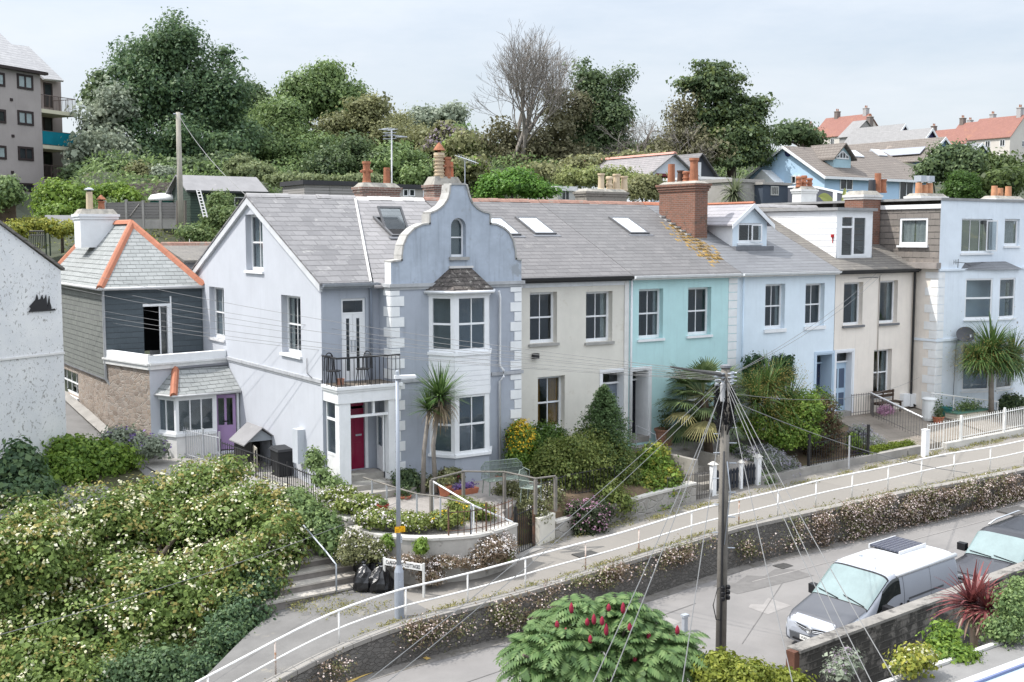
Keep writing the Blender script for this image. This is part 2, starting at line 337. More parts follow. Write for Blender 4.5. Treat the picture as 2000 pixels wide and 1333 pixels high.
def ground():
    t=NT('harbour_water'); p=t.pos(); n=t.noise(t.mapv(p,(.05,.2,1)),1,4); t.pr(t.mix(n,(.02,.045,.09),(.05,.09,.15)),.15,.5,t.bump(t.noise(p,.6,3),.3,.2)); struct(MB().grid([[(x,y,-20) for x in (-420,0,450)] for y in (-400,-70)]),'water',t.m)
    xs=[-420,-250,-150,-100]+list(range(-70,131,5))+[160,220,320,450]
    ys=[-400,-150,-90,-60,-40,-30,-24,-17,0,10.9,11,12.5]+list(range(14,52,3))+[56,62,70,80,95,120,160,220,300,500,900]
    m=MB().grid([[(x,y,gz(x,y)) for x in xs] for y in ys]); struct(m,'ground',GRASSM,smooth=False)
    xs=[-60,-40,-28,-20]+[-16+k*.5 for k in range(100)]+[40,60]
    def edge(x): return yw(x)+.1 if x>-16 else yw(-16)+(x+16)*.55
    struct(MB().grid([[(x,y(x),zr(x)+dz) for x in xs] for y,dz in ((lambda x:edge(x)-9.2-max(0,-14-x)*.4,-.03),(lambda x:edge(x)-5,.05),(lambda x:edge(x)-.9,.0),(edge,.015))]),'road',ASPH)
    gut=surf('road_gutter',(.21,.195,.18),.95,.2,2,stain=(.13,.12,.1),sfrac=.5,stscale=5,bump=.4)
    struct(MB().grid([[(x,yw(x)-w,zr(x)+dz) for x in xs if x>-16] for w,dz in ((.42,.013),(.0,.021))]),'road_gutter',gut)
    xp=[-16+k*.5 for k in range(101)]
    tar=surf('path_tarmac',(.165,.16,.155),.92,.14,1.2,stain=(.25,.23,.19),sfrac=.60,stscale=1.1,bump=.4)
    for nm,q,mt in (('footpath',[x for x in xp if x>=-7.5],PATHM),('tarmac_path',[x for x in xp if x<=-7.5],tar)): struct(MB().grid([[(x,yf(x),zp(x)) for x in q] for yf in ((lambda x:yw(x)+.12),(lambda x:yr(x)+1.6),(lambda x:-3.0 if x>-2 else lerp(x,[(-16,-8.95),(-13,-6.7),(-11.6,-5.3),(-10.4,-4.25),(-7.5,-3.9)])))]),nm,mt)
    # lane climbing past the slate-hung cottage
    lane=surf('lane_tarmac',(.20,.195,.19),.9,.15,1,bump=.3)
    L=[(-15.5,3,-.4),(-15.5,8,.2),(-15.2,13,.75),(-15,19,1.35),(-15,26,3)]
    struct(MB().grid([[(-18,y,z) for x,y,z in L],[(-10.4,y,z) for x,y,z in L]]),'lane',lane)
    struct(MB().grid([[(-10.62,y,z+.02) for y,z in ((8.3,.45),(10.4,.68),(13,.95),(18,1.35))],[(-10.95,y,z+.1) for y,z in ((8.3,.28),(10.4,.5),(13,.75),(18,1.25))]]),'lane_kerb',CONC)
    # level ground round the houses
    struct(MB().poly([(-7.0,-.9,-.02),(-.5,-.9,-.02),(-.5,11,-.02),(-7.0,11,-.02)]),'house_platform',CONC)
    struct(MB().grid([[(-10.4,-2.4,-.75),(-8.6,-2.4,-.75),(-7.05,-2.4,-.75)],[(-10.4,-1,-.3),(-8.6,-1,-.25),(-7.05,-1,-.2)],[(-10.4,2,-.1),(-8.6,2,-.06),(-7.05,2,-.05)],[(-10.6,9,0.05),(-8.6,9,0.05),(-7.05,9,0.05)]]),'side_path',CONC)
ground()
def bank():
    xs=[-24,-20,-17,-14,-12.5,-11.6,-10.9]; ys=[-9.5,-7,-5,-3,-1,1.5,4,7.5]; Z=[-3.7,-3.1,-2.65,-2.1,-1.2,-.6,-.25,.22]; sl=lambda x,y:.55*max(0,-11.6-x)*max(0,min(1,(4.5-y)/4))
    xr=lambda y:lerp(y,[(-9.5,-16.2),(-7,-13.2),(-5,-11.4),(-3,-10.85)])
    struct(MB().grid([[(x+10.9+xr(y),y,z-sl(x+10.9+xr(y),y)*(1 if y>-4 else .5)) for x in xs] for y,z in zip(ys,Z)]),'planted_bank',surf('bank_soil',(.06,.06,.03),.95,.3,2,bump=.8,bscale=12))
bank()
# yellow road line with its end bar
ylw=surf('yellow_road_paint',(.62,.43,.14),.8,.2,6,stain=(.34,.31,.28),sfrac=.58,stscale=9)
def road_line():
    m=MB(); pts=[(640,1352),(700,1322),(740,1306),(780,1291),(812,1281)]
    W=[at(px,py,z=-2.54) for px,py in pts]
    def put(p): return V((p.x,p.y,zr(p.x)+max(.024,lerp(yw(p.x)+.1-p.y,[(0,.016),(.9,0),(5,.05),(9.2,-.03)]))+.01))
    W=[put(p) for p in W]
    for a,b in zip(W,W[1:]):
        d=(b-a).normalized(); n=V((-d.y,d.x,0))*.06; m.poly([a-n,b-n,b+n,a+n])
    a=W[-1]; d=(W[-1]-W[-2]).normalized(); n=V((-d.y,d.x,0)); m.poly([a+d*.01+n*.1,a+d*.13+n*.1,a+d*.13-n*.42,a+d*.01-n*.42])
    struct(m,'road_marking',ylw)
road_line()
def road_detail():
    rz_=lambda x,y:zr(x)+lerp(yw(x)+.1-y,[(0,.016),(.9,0),(5,.05),(9.2,-.03)])
    P_=lambda px,py,dz:(lambda q:V((q.x,q.y,rz_(q.x,q.y)+dz)))(at(px,py,z=-2.45))
    dk=surf('tarmac_repair',(.155,.148,.143),.92,.15,3,bump=.4,bscale=60); lt=surf('tarmac_repair_pale',(.27,.255,.245),.92,.12,3,bump=.4,bscale=60)
    def strip(a,b,w,n,mt,dz,name):
        m=MB(); L=[[],[]]
        for k in range(n+1): f=k/n; p=P_(a[0]+(b[0]-a[0])*f,a[1]+(b[1]-a[1])*f,dz); L[0].append(p); L[1].append(V((p.x,p.y+w*(1+.2*math.sin(k*2.1)),rz_(p.x,p.y+w)+dz)))
        struct(m.grid(L),name,mt)
    strip((1440,1165),(1590,1135),.95,8,dk,.006,'road_patch'); strip((1120,1290),(1330,1215),.5,12,lt,.006,'road_patch'); strip((1500,1205),(1545,1190),.7,4,lt,.006,'road_patch')
    strip((1470,1143),(1995,1033),.045,30,lt,.009,'road_seam'); strip((900,1330),(1360,1180),.03,30,dk,.009,'road_seam'); strip((1450,1260),(1530,1145),.025,14,dk,.009,'road_seam')
    q=P_(1530,1115,.007); struct(MB().box(q.x-.25,q.x+.25,q.y-.2,q.y+.2,q.z-.02,q.z+.004),'road_drain',surf('drain_cover',(.06,.058,.056),.7,.2,9))
road_detail()
# retaining wall between path and road
def retaining():
    xs=[-15+k*.5 for k in range(97)]; body=MB(); t=thing('retaining_wall','long dark stone retaining wall holding the railed footpath above the road','wall',(0,-7,-2.5))
    R=random.Random(3); jit={x:R.uniform(-.04,.04) for x in xs}
    body.grid([[(x,yw(x)-.12+jit[x],zr(x)-.3) for x in xs],[(x,yw(x)-.05-jit[x]*.6,(zr(x)+zp(x))/2) for x in xs],[(x,yw(x)+jit[x]*.4,zp(x)+.02) for x in xs],[(x,yw(x)+.3,zp(x)+.02) for x in xs]])
    body.build('stonework',OLDWALL,t)
    c=MB(); h=.1
    for a,b in zip(xs,xs[1:]):
        z0,z1=zp(a)+.015,zp(b)+.015
        c.hexa([(a+.006,yw(a)-.03,z0),(b-.006,yw(b)-.03,z1),(b-.006,yw(b)+.26,z1),(a+.006,yw(a)+.26,z0),(a+.006,yw(a)-.03,z0+h),(b-.006,yw(b)-.03,z1+h),(b-.006,yw(b)+.26,z1+h),(a+.006,yw(a)+.26,z0+h)])
    c.build('coping',surf('kerb_coping',(.27,.255,.235),.95,.15,2,stain=(.22,.2,.18),sfrac=.55,stscale=2,bump=.4),t)
retaining()
# white two-rail handrail along the path edge
def handrail():
    t=thing('pedestrian_railing','long white two-rail pedestrian railing along the road edge of the footpath','railing',(0,-7,-1.5)); wp=surf('railing_white',(.80,.79,.77),.5,.05,4,stain=(.42,.22,.12),sfrac=.68,stscale=5,bump=.05)
    xs=[-13.9+k*.5 for k in range(90)]
    for h,r in ((.84,.026),(.42,.022)): MB().tube([(x,yr(x),zp(x)+h+.02*math.sin(x*1.1)) for x in xs],r,n=7).build('rail',wp,t,True)
    rust=surf('railing_rusty',(.60,.52,.47),.7,.15,4,stain=(.36,.17,.08),sfrac=.5,stscale=6)
    px=[-13.6,-11.9,-10.19,-8.35,-6.6,-4.85,-2.8,-.8,1.35,3.42,5.1,6.8,8.5,10.25,11.9,13.57,15.5,17.4,19.5,21.6,23.7,26]
    for k,x in enumerate(px): MB().tube([(x,yr(x),zp(x)-.02),(x,yr(x),zp(x)+.84)],.021,n=7).build('post',rust if k in (1,6,9,7) else wp,t,True)
handrail()
# concrete steps up from the path
def steps():
    t=thing('concrete_steps','flight of pale concrete steps climbing from the footpath beside the big bush','steps',(-9.3,-4,-1.8)); m=MB(); r=MB()
    tread=surf('step_tread',(.43,.40,.365),.95,.12,2,stain=(.33,.30,.26),sfrac=.58,stscale=4,bump=.3); riser=surf('step_riser',(.22,.20,.185),.95,.2,3,bump=.4)
    for k in range(6):
        y=-4.35+.36*k; z=-1.87+.19*k
        r.box(-10.9,-7.95+.02*k,y+.02,y+.6,z-.4,z+.14); m.box(-10.92,-7.93+.02*k,y,y+.42,z+.14,z+.19)
    r.build('riser',riser,t); m.build('tread',tread,t)
    a=at(605,1066,z=.1); hm=MB(); b=V((-8.75,-4.35,-1.0)); c=V((-8.75,-4.35,-1.86))
    hr=thing('step_handrail','bent grey tube handrail standing beside the concrete steps','handrail',tuple(c)); MB().tube([V((-9.0,-2.9,-.25)),V((-8.8,-3.9,-.78)),b+V((0,.08,.03)),b,c],.024,n=7).build('tube',GREYM,hr,True); MB().lathe(c,[(.05,0),(.05,.012)],10).build('foot_plate',GREYM,hr)
steps()
# front gardens: one bed / terrace each
def slab(name,pts,mat,th=.5):
    m=MB(); m.poly(pts); P=[V(p) for p in pts]
    for a,b in zip(P,P[1:]+P[:1]): m.poly([a,b,b-V((0,0,th)),a-V((0,0,th))][::-1])
    return struct(m,name,mat)
slab('gravel_garden',[(-7.5,-1.9,-.12),(-7.3,-3.3,-.5),(-6.5,-4.95,-.52),(-5.3,-5.35,-.52),(-3.9,-5.05,-.52),(-3.5,-4.2,-.4),(-2.6,-3.6,-.3),(-1.0,-2.6,-.12),(-.5,-.82,.0),(-5.25,-.78,.0),(-7.0,-.85,.0)],GRAVEL,1)
slab('garden_bed',[(-3.1,-4.0,-.75),(4.55,-3.35,-.75),(4.55,0,.02),(-.52,0,.02),(-1,-2.5,-.1),(-2.6,-3.6,-.3)],SOIL,1)
slab('paved_terrace',[(4.6,-1.15,.01),(9.75,-1.15,.01),(9.75,.3,.01),(4.6,.3,.01)],CONC,1.2)
slab('gravel_bed',[(6.15,-2.95,-.55),(9.75,-2.95,-.5),(9.75,-1.17,-.1),(6.15,-1.17,-.12)],GRAVEL,1)
def teal_steps():
    m=MB(); n=6
    for k in range(n): m.box(4.75,6.13,-3.4+.375*k,-1.15,-1.25+.2*k-.6,-1.25+.2*k+.15)
    m.box(6.13,6.27,-3.2,-1.18,-1.2,-.02); m.box(4.56,4.74,-3.4,-1.16,-1.3,.08)
    one(m,'garden_steps',surf('old_step',(.30,.28,.25),.95,.15,2,stain=(.17,.16,.14),sfrac=.55,stscale=3,bump=.3),'worn grey garden steps rising to the dark door of the turquoise house','steps')
teal_steps()
slab('planted_bed',[(9.8,-3.2,-.85),(15.25,-3.3,-.75),(15.25,.3,.1),(9.8,.3,.02)],SOIL,1)
slab('garden_yard',[(15.3,-3.3,-.72),(20.35,-3.6,-.55),(20.35,.2,.12),(15.3,.2,.1)],PAVE,1)
slab('front_yard',[(20.4,-3.7,-.5),(32,-4.1,-.25),(32,.2,.2),(20.4,.2,.15)],PAVE,1)
# garden walls
def gwall(name,pts,h0,label,mat=GWALL,th=.26,cope=True,ch=.07,cat='wall'):
    """pts: (x,y,z_top) polyline; h0: bottom z below top"""
    t=thing(name,label,cat,(pts[0][0],pts[0][1],pts[0][2]-h0)); m=MB(); c=MB(); P=[V(p) for p in pts]; N=[]
    for k in range(len(P)):
        d=(P[min(k+1,len(P)-1)]-P[max(k-1,0)]); d.z=0; d.normalize(); N.append(V((-d.y,d.x,0))*th/2)
    L=[]
    for k in range(len(P)-1):
        for mb,z0,z1,g in ((m,-h0,-ch if cope else 0,0),)+(((c,-ch,0,.03),) if cope else ()):
            a,b=P[k],P[k+1]; na=N[k]*(1+g*2/th); nb=N[k+1]*(1+g*2/th); u=lambda q,z:V((q.x,q.y,q.z+z))
            mb.hexa([u(a-na,z0),u(b-nb,z0),u(b+nb,z0),u(a+na,z0),u(a-na,z1),u(b-nb,z1),u(b+nb,z1),u(a+na,z1)])
    m.build('wall_body',mat,t)
    if cope: c.build('coping',COPE,t)
    return t
def arc(pts,n=5):
    P=[V(p) for p in pts]; P=[P[0]]+P+[P[-1]]; out=[]
    for k in range(1,len(P)-2):
        for j in range(n):
            t=j/n; a,b,c,d=P[k-1:k+3]; out.append(.5*((2*b)+(c-a)*t+(2*a-5*b+4*c-d)*t*t+(3*b-a-3*c+d)*t**3))
    return out+[P[-2]]
gwall('garden_wall',arc([(-7.62,-2.95,-.44),(-7.35,-4.0,-.45),(-6.6,-5.0,-.45),(-5.4,-5.5,-.45),(-4.6,-5.45,-.44),(-3.82,-5.2,-.42)]),1.5,'curved rendered garden wall with pale coping behind the street name sign')
gwall('garden_wall',[(-7.95,-1.35,-.2),(-7.72,-2.1,-.22),(-7.6,-2.9,-.24)],1.6,'short straight rendered wall with white coping above the concrete steps')
gwall('garden_wall',[(-2.35,-4.2,-.72),(-1.6,-3.95,-.70)],1.0,'stub of cream rendered wall beside the narrow iron garden gate',surf('cream_wall_render',(.66,.63,.56),.9,.08,2,streak=.15,stain=(.42,.4,.36),sfrac=.66),.24,False)
gwall('garden_wall',[(-1.58,-3.95,-.95),(.2,-3.7,-.85),(2.4,-3.55,-.72),(4.5,-3.42,-.62)],1.0,'patched grey rubble wall below the conifer and the yellow-green shrub',rubble('patched_rubble',[(.33,.31,.28),(.42,.4,.37),(.25,.235,.21)],(.36,.345,.32),3,1.3),.3,True)
gwall('garden_wall',[(7.75,-3.3,-.85),(10,-3.3,-.78),(12.6,-3.35,-.72),(15.2,-3.6,-.6)],.6,'low grey stone wall below the black hooped railing',CONC,.26,False)
gwall('garden_wall',[(15.25,-3.6,-.6),(16.1,-3.65,-.58)],.6,'low kerb wall at the end of the clipped box hedge',CONC,.26,False)
gwall('garden_wall',[(17.4,-3.75,-.62),(21,-3.95,-.5),(32,-4.4,-.05)],.6,'low concrete plinth wall carrying the white picket railing',COPE,.24,False)
# ================================================================ the terrace
RIDY,RIDZ,EY,EZ=5.5,8.75,-.22,6.05
K=(RIDZ-EZ)/(RIDY-EY); BY,BZ=11.3,6.15
def rz(y): return EZ+(y-EY)*K
PR=Pl((0,EY,EZ),(1,0,0),(0,1,K))          # front roof slope
P0=Pl((0,0,0),(1,0,0))
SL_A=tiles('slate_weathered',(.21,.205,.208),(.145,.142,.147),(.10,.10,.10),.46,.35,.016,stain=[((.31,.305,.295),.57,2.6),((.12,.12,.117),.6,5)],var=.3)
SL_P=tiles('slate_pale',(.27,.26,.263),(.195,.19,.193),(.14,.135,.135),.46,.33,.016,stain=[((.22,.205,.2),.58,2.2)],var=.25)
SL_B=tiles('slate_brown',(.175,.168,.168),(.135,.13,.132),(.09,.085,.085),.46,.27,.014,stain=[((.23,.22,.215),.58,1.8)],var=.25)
SL_L=tiles('slate_lichen',(.168,.163,.163),(.13,.127,.128),(.09,.085,.085),.46,.27,.014,stain=[((.225,.215,.21),.58,1.8)],var=.25)
SL_N=tiles('slate_new',(.175,.18,.19),(.145,.148,.158),(.09,.09,.095),.5,.25,.006,stain=[((.22,.225,.235),.62,1)],var=.15,spec=.45,rough=.6)
SL_O=tiles('slate_old',(.19,.175,.155),(.14,.13,.12),(.07,.065,.06),.4,.22,.012,stain=[((.28,.25,.2),.58,3)],var=.35)
RIDGE=surf('ridge_red_clay',(.32,.19,.15),.9,.25,4,stain=(.24,.22,.19),sfrac=.52,stscale=3)
RIDG2=surf('ridge_grey',(.34,.33,.33),.85,.15,3,stain=(.22,.21,.2),sfrac=.55,stscale=3)
RIDW=surf('ridge_mortar',(.62,.60,.58),.85,.1,4,stain=(.4,.38,.36),sfrac=.6,stscale=4)
GABLE=surf('gable_paint',(.515,.535,.58),.8,.05,.9,streak=.10,stain=(.33,.35,.39),sfrac=.705,stscale=2.2,bump=.12)
GREYF=surf('grey_blue_paint',(.385,.415,.47),.8,.07,1.2,streak=.25,stain=(.42,.47,.55),sfrac=.66,stscale=1.6,bump=.12)
DUTCH=surf('dutch_gable_paint',(.42,.47,.54),.85,.14,1.2,streak=.5,stain=(.30,.325,.35),sfrac=.54,stscale=1.5,bump=.2)
BEIGE=surf('beige_render',(.70,.67,.60),.9,.07,.9,streak=.08,stain=(.57,.52,.44),sfrac=.57,stscale=1.3,bump=.35,bscale=30)
TEAL=surf('turquoise_paint',(.50,.725,.73),.8,.06,1,streak=.2,bump=.15)
PALEB=surf('pale_blue_paint',(.71,.80,.87),.8,.05,1,streak=.12,bump=.12)
CREAM=surf('cream_paint',(.80,.735,.66),.85,.06,1,streak=.2,stain=(.62,.56,.49),sfrac=.68,stscale=1.4,bump=.2)
FARP=surf('far_pale_paint',(.73,.79,.85),.85,.06,1,streak=.14,bump=.2)
QWHITE=surf('quoin_white',(.80,.81,.81),.75,.06,3,streak=.12,stain=(.5,.48,.44),sfrac=.7,stscale=3)
BRICKC=tiles('chimney_brick',(.235,.105,.07),(.15,.08,.058),(.24,.2,.17),.225,.075,.010,.9,.5,False,stain=[((.38,.23,.06),.66,1.9),((.10,.085,.07),.55,3)],var=.3)
BRICKD=tiles('chimney_brick_dark',(.24,.13,.10),(.17,.12,.10),(.33,.31,.28),.225,.075,.011,.9,.5,False,stain=[((.36,.34,.3),.56,2.5)],var=.3)
POTC=surf('cream_pot',(.58,.47,.33),.8,.12,4,stain=(.35,.27,.18),sfrac=.62,stscale=5)
POTR=surf('clay_pot',(.36,.15,.085),.85,.2,5,stain=(.17,.09,.06),sfrac=.55,stscale=6)
GUTW=surf('gutter_white',(.72,.73,.74),.5,.08,3,streak=.2); GUTB=surf('gutter_black',(.03,.03,.032),.5,.1)
CURTW=surf('net_curtain',(.72,.72,.72),.9,.06,4); CURTO=surf('ochre_curtain',(.60,.30,.06),.9,.1,4); CURTT=surf('blind_grey',(.36,.40,.42),.8,.06,3)
def roof(house,x0,x1,mat,ridge=RIDGE,eave=EY,dz=0,label=None,rname='roof',back=True,lean=.06,t0=None,t1=None):
    t0=x0 if t0 is None else t0; t1=x1 if t1 is None else t1
    z0=rz(eave)+dz; m=MB(); zt=RIDZ+dz
    m.hexa([(x0,eave,z0-lean),(x1,eave,z0-lean),(t1,RIDY,zt-lean),(t0,RIDY,zt-lean),(x0,eave,z0),(x1,eave,z0),(t1,RIDY,zt),(t0,RIDY,zt)])
    x0,x1=t0,t1
    if back: m.hexa([(x0,RIDY,zt-lean),(x1,RIDY,zt-lean),(x1,BY,BZ-lean),(x0,BY,BZ-lean),(x0,RIDY,zt),(x1,RIDY,zt),(x1,BY,BZ),(x0,BY,BZ)])
    r=m.build(rname,mat,house); q=MB(); n=max(1,int((x1-x0)/.45)); R=random.Random(int(x0*10)+99); w=(x1-x0)/n
    for k in range(n):
        a,b=x0+k*w+.004,x0+(k+1)*w-.004; j=R.uniform(-.012,.012)
        q.prism([(a,RIDY-.16,zt-.065+j),(a,RIDY-.08,zt+.02+j),(a,RIDY,zt+.07+j),(a,RIDY+.08,zt+.02+j),(a,RIDY+.16,zt-.065+j)],(b-a,0,0))
    q.build('ridge_tiles',ridge,r); return r
def back_side(house,x0,x1,mat,right=True,y1=11.0):
    wall(house,'back_wall',Pl((x1,y1,0),(-1,0,0)),[(0,-.3),(x1-x0,-.3),(x1-x0,6.1),(0,6.1)],[],mat)
    if right: wall(house,'party_wall',Pl((x1-.02,0,0),(0,1,0)),[(0.02,-.3),(y1-.02,-.3),(y1-.02,BZ-.1),(RIDY,RIDZ-.1),(.02,rz(0)-.1)],[],mat)
    MB().box(x0+.05,x1-.05,.25,y1-.1,2.9,3.0).build('floor',surf('floorboards',(.16,.10,.06),.7,.2,3),house)
def skylight(house,px,py,w=.78,h=1.15,open_=0,label=None,blind=False):
    u,v=PR.px(px,py); f=MB(); o=.07
    for a,b,c,d in ((u-w/2,u-w/2+.07,v,v+h),(u+w/2-.07,u+w/2,v,v+h),(u-w/2+.07,u+w/2-.07,v,v+.07),(u-w/2+.07,u+w/2-.07,v+h-.1,v+h)): f.ob(PR,a,b,c,d,.003,o)
    fr=f.build('skylight',surf('skylight_frame',(.12,.12,.125),.5,.1),house)
    pane=surf('skylight_glass',(.55,.58,.62),.04,.03,1,bump=0,spec=1.0,coat=1.0)
    if open_:
        ang=math.radians(open_); c0=V(PR.pt(u,v+h*.5,o)); b2=(PR.b*math.cos(ang)+PR.n*math.sin(ang)).normalized()
        Q=Pl(c0-b2*(h*.5),PR.a,b2); s=MB().ob(Q,-w/2+.02,-w/2+.09,0,h,0,.05).ob(Q,w/2-.09,w/2-.02,0,h,0,.05).ob(Q,-w/2+.09,w/2-.09,0,.07,0,.05).ob(Q,-w/2+.09,w/2-.09,h-.07,h,0,.05).build('open_sash',surf('skylight_frame',(.12,.12,.125)),fr)
        MB().ob(Q,-w/2+.09,w/2-.09,.07,h-.07,.02,.028).build('pane',GLASS,fr); MB().ob(PR,u-w/2+.07,u+w/2-.07,v+.07,v+h-.1,.002,.01).build('opening_shade_sheet',DARK,fr)  # black sheet puts the shade inside the open skylight into colour
    else: MB().ob(PR,u-w/2+.07,u+w/2-.07,v+.07,v+h-.1,.01,o-.015).build('pane',pane,fr)
    MB().ob(PR,u-w/2-.12,u+w/2+.12,v-.16,v-.004,.002,.016).build('flashing',LEAD,fr)
    return fr
def pot(house,c,h,r,mat,style=0,name='chimney_pot'):
    x,y,z=c; pr=[(r*1.12,0),(r*1.15,.06),(r,.09),(r*.86,h*.75),(r*.9,h*.86),(r*1.1,h*.9),(r*1.08,h),(r*.75,h),(r*.75,h-.1)]
    if style==1: pr=[(r*1.1,0),(r*1.1,.08),(r*.9,.1),(r*.85,h*.3),(r*1.05,h*.36),(r*1.05,h*.46),(r*.85,h*.5),(r*.85,h*.75),(r*1.1,h*.8),(r*1.1,h*.92),(r*.9,h),(r*.7,h),(r*.7,h-.1)]
    if style==2: pr=[(r*.95,0),(r*.98,h*.02),(r*.86,h),(r*.68,h),(r*.68,h-.12)]
    p=MB().lathe(c,pr,14).build(name,mat,house,False)
    if style==3:
        m=MB()
        for k in range(4):
            a=k*math.pi/2+.5; d=V((math.cos(a),math.sin(a),-.25)); m.tube([V(c)+V((0,0,h*.62))+d*r*.6,V(c)+V((0,0,h*.62))+d*r*1.7],r*.42,r*.36,8)
        m.build('horn_vent',mat,p)
    if style==4:
        m=MB()
        for k in range(6): m.lathe((x,y,z+h*(.12+.14*k)),[(r*1.12,0),(r*1.2,.04),(r*1.0,.05)],12)
        m.build('louvre_ring',mat,p); MB().lathe((x,y,z+h+.1),[(r*1.25,0),(r*.8,.14),(.02,.3)],12).build('pot_cap',POTR,p); MB().lathe((x,y,z+h-.02),[(r*.3,0),(r*.3,.14)],8).build('cap_stem',POTR,p)
    return p
def chimney(house,x0,x1,y0,y1,z0,z1,mat,cap=.1,capmat=None,courses=2,name='chimney'):
    m=MB().box(x0,x1,y0,y1,z0,z1-.22); c=m.build(name,mat,house); q=MB()
    for k in range(courses): g=.04*(k+1); q.box(x0-g,x1+g,y0-g,y1+g,z1-.22+k*.1+.002,z1-.12+k*.1)
    q.build('corbel_course',capmat or mat,c); z=z1-.22+courses*.1
    g=.02; MB().hexa([(x0-g,y0-g,z+.002),(x1+g,y0-g,z+.002),(x1+g,y1+g,z+.002),(x0-g,y1+g,z+.002),(x0+.12,y0+.12,z+cap),(x1-.12,y0+.12,z+cap),(x1-.12,y1-.12,z+cap),(x0+.12,y1-.12,z+cap)]).build('flaunching',surf('flaunching',(.36,.34,.30),.95,.2,3,stain=(.22,.21,.19),sfrac=.5,stscale=4),c)
    return c,z+cap-.03
def downpipe(house,pts,mat,r=.04,name='downpipe'): return MB().tube(pts,r,n=8).build(name,mat,house,True)
def gutter(house,x0,x1,y,z,mat,h=.11):
    m=MB().box(x0,x1,y-.005,y+.12,z-.17,z-.02); m.build('fascia',WOODW if mat is GUTW else mat,house); m=MB()
    m.grid([[(x,y-.01-.11*math.sin(math.pi*(k/6)*.5+0.0)*1.0 if k<=3 else y-.12+.0,z-.02-.09*k/6) for k in range(0,1)] for x in (x0,x1)]) if False else None
    pr=[(y-.008,z-.03),(y-.008,z-.10),(y-.05,z-.125),(y-.1,z-.105),(y-.125,z-.03),(y-.11,z-.03),(y-.09,z-.09),(y-.05,z-.11),(y-.022,z-.09),(y-.022,z-.03)]
    MB().prism([(x0,a,b) for a,b in pr],(x1-x0,0,0)).build('gutter',mat,house)
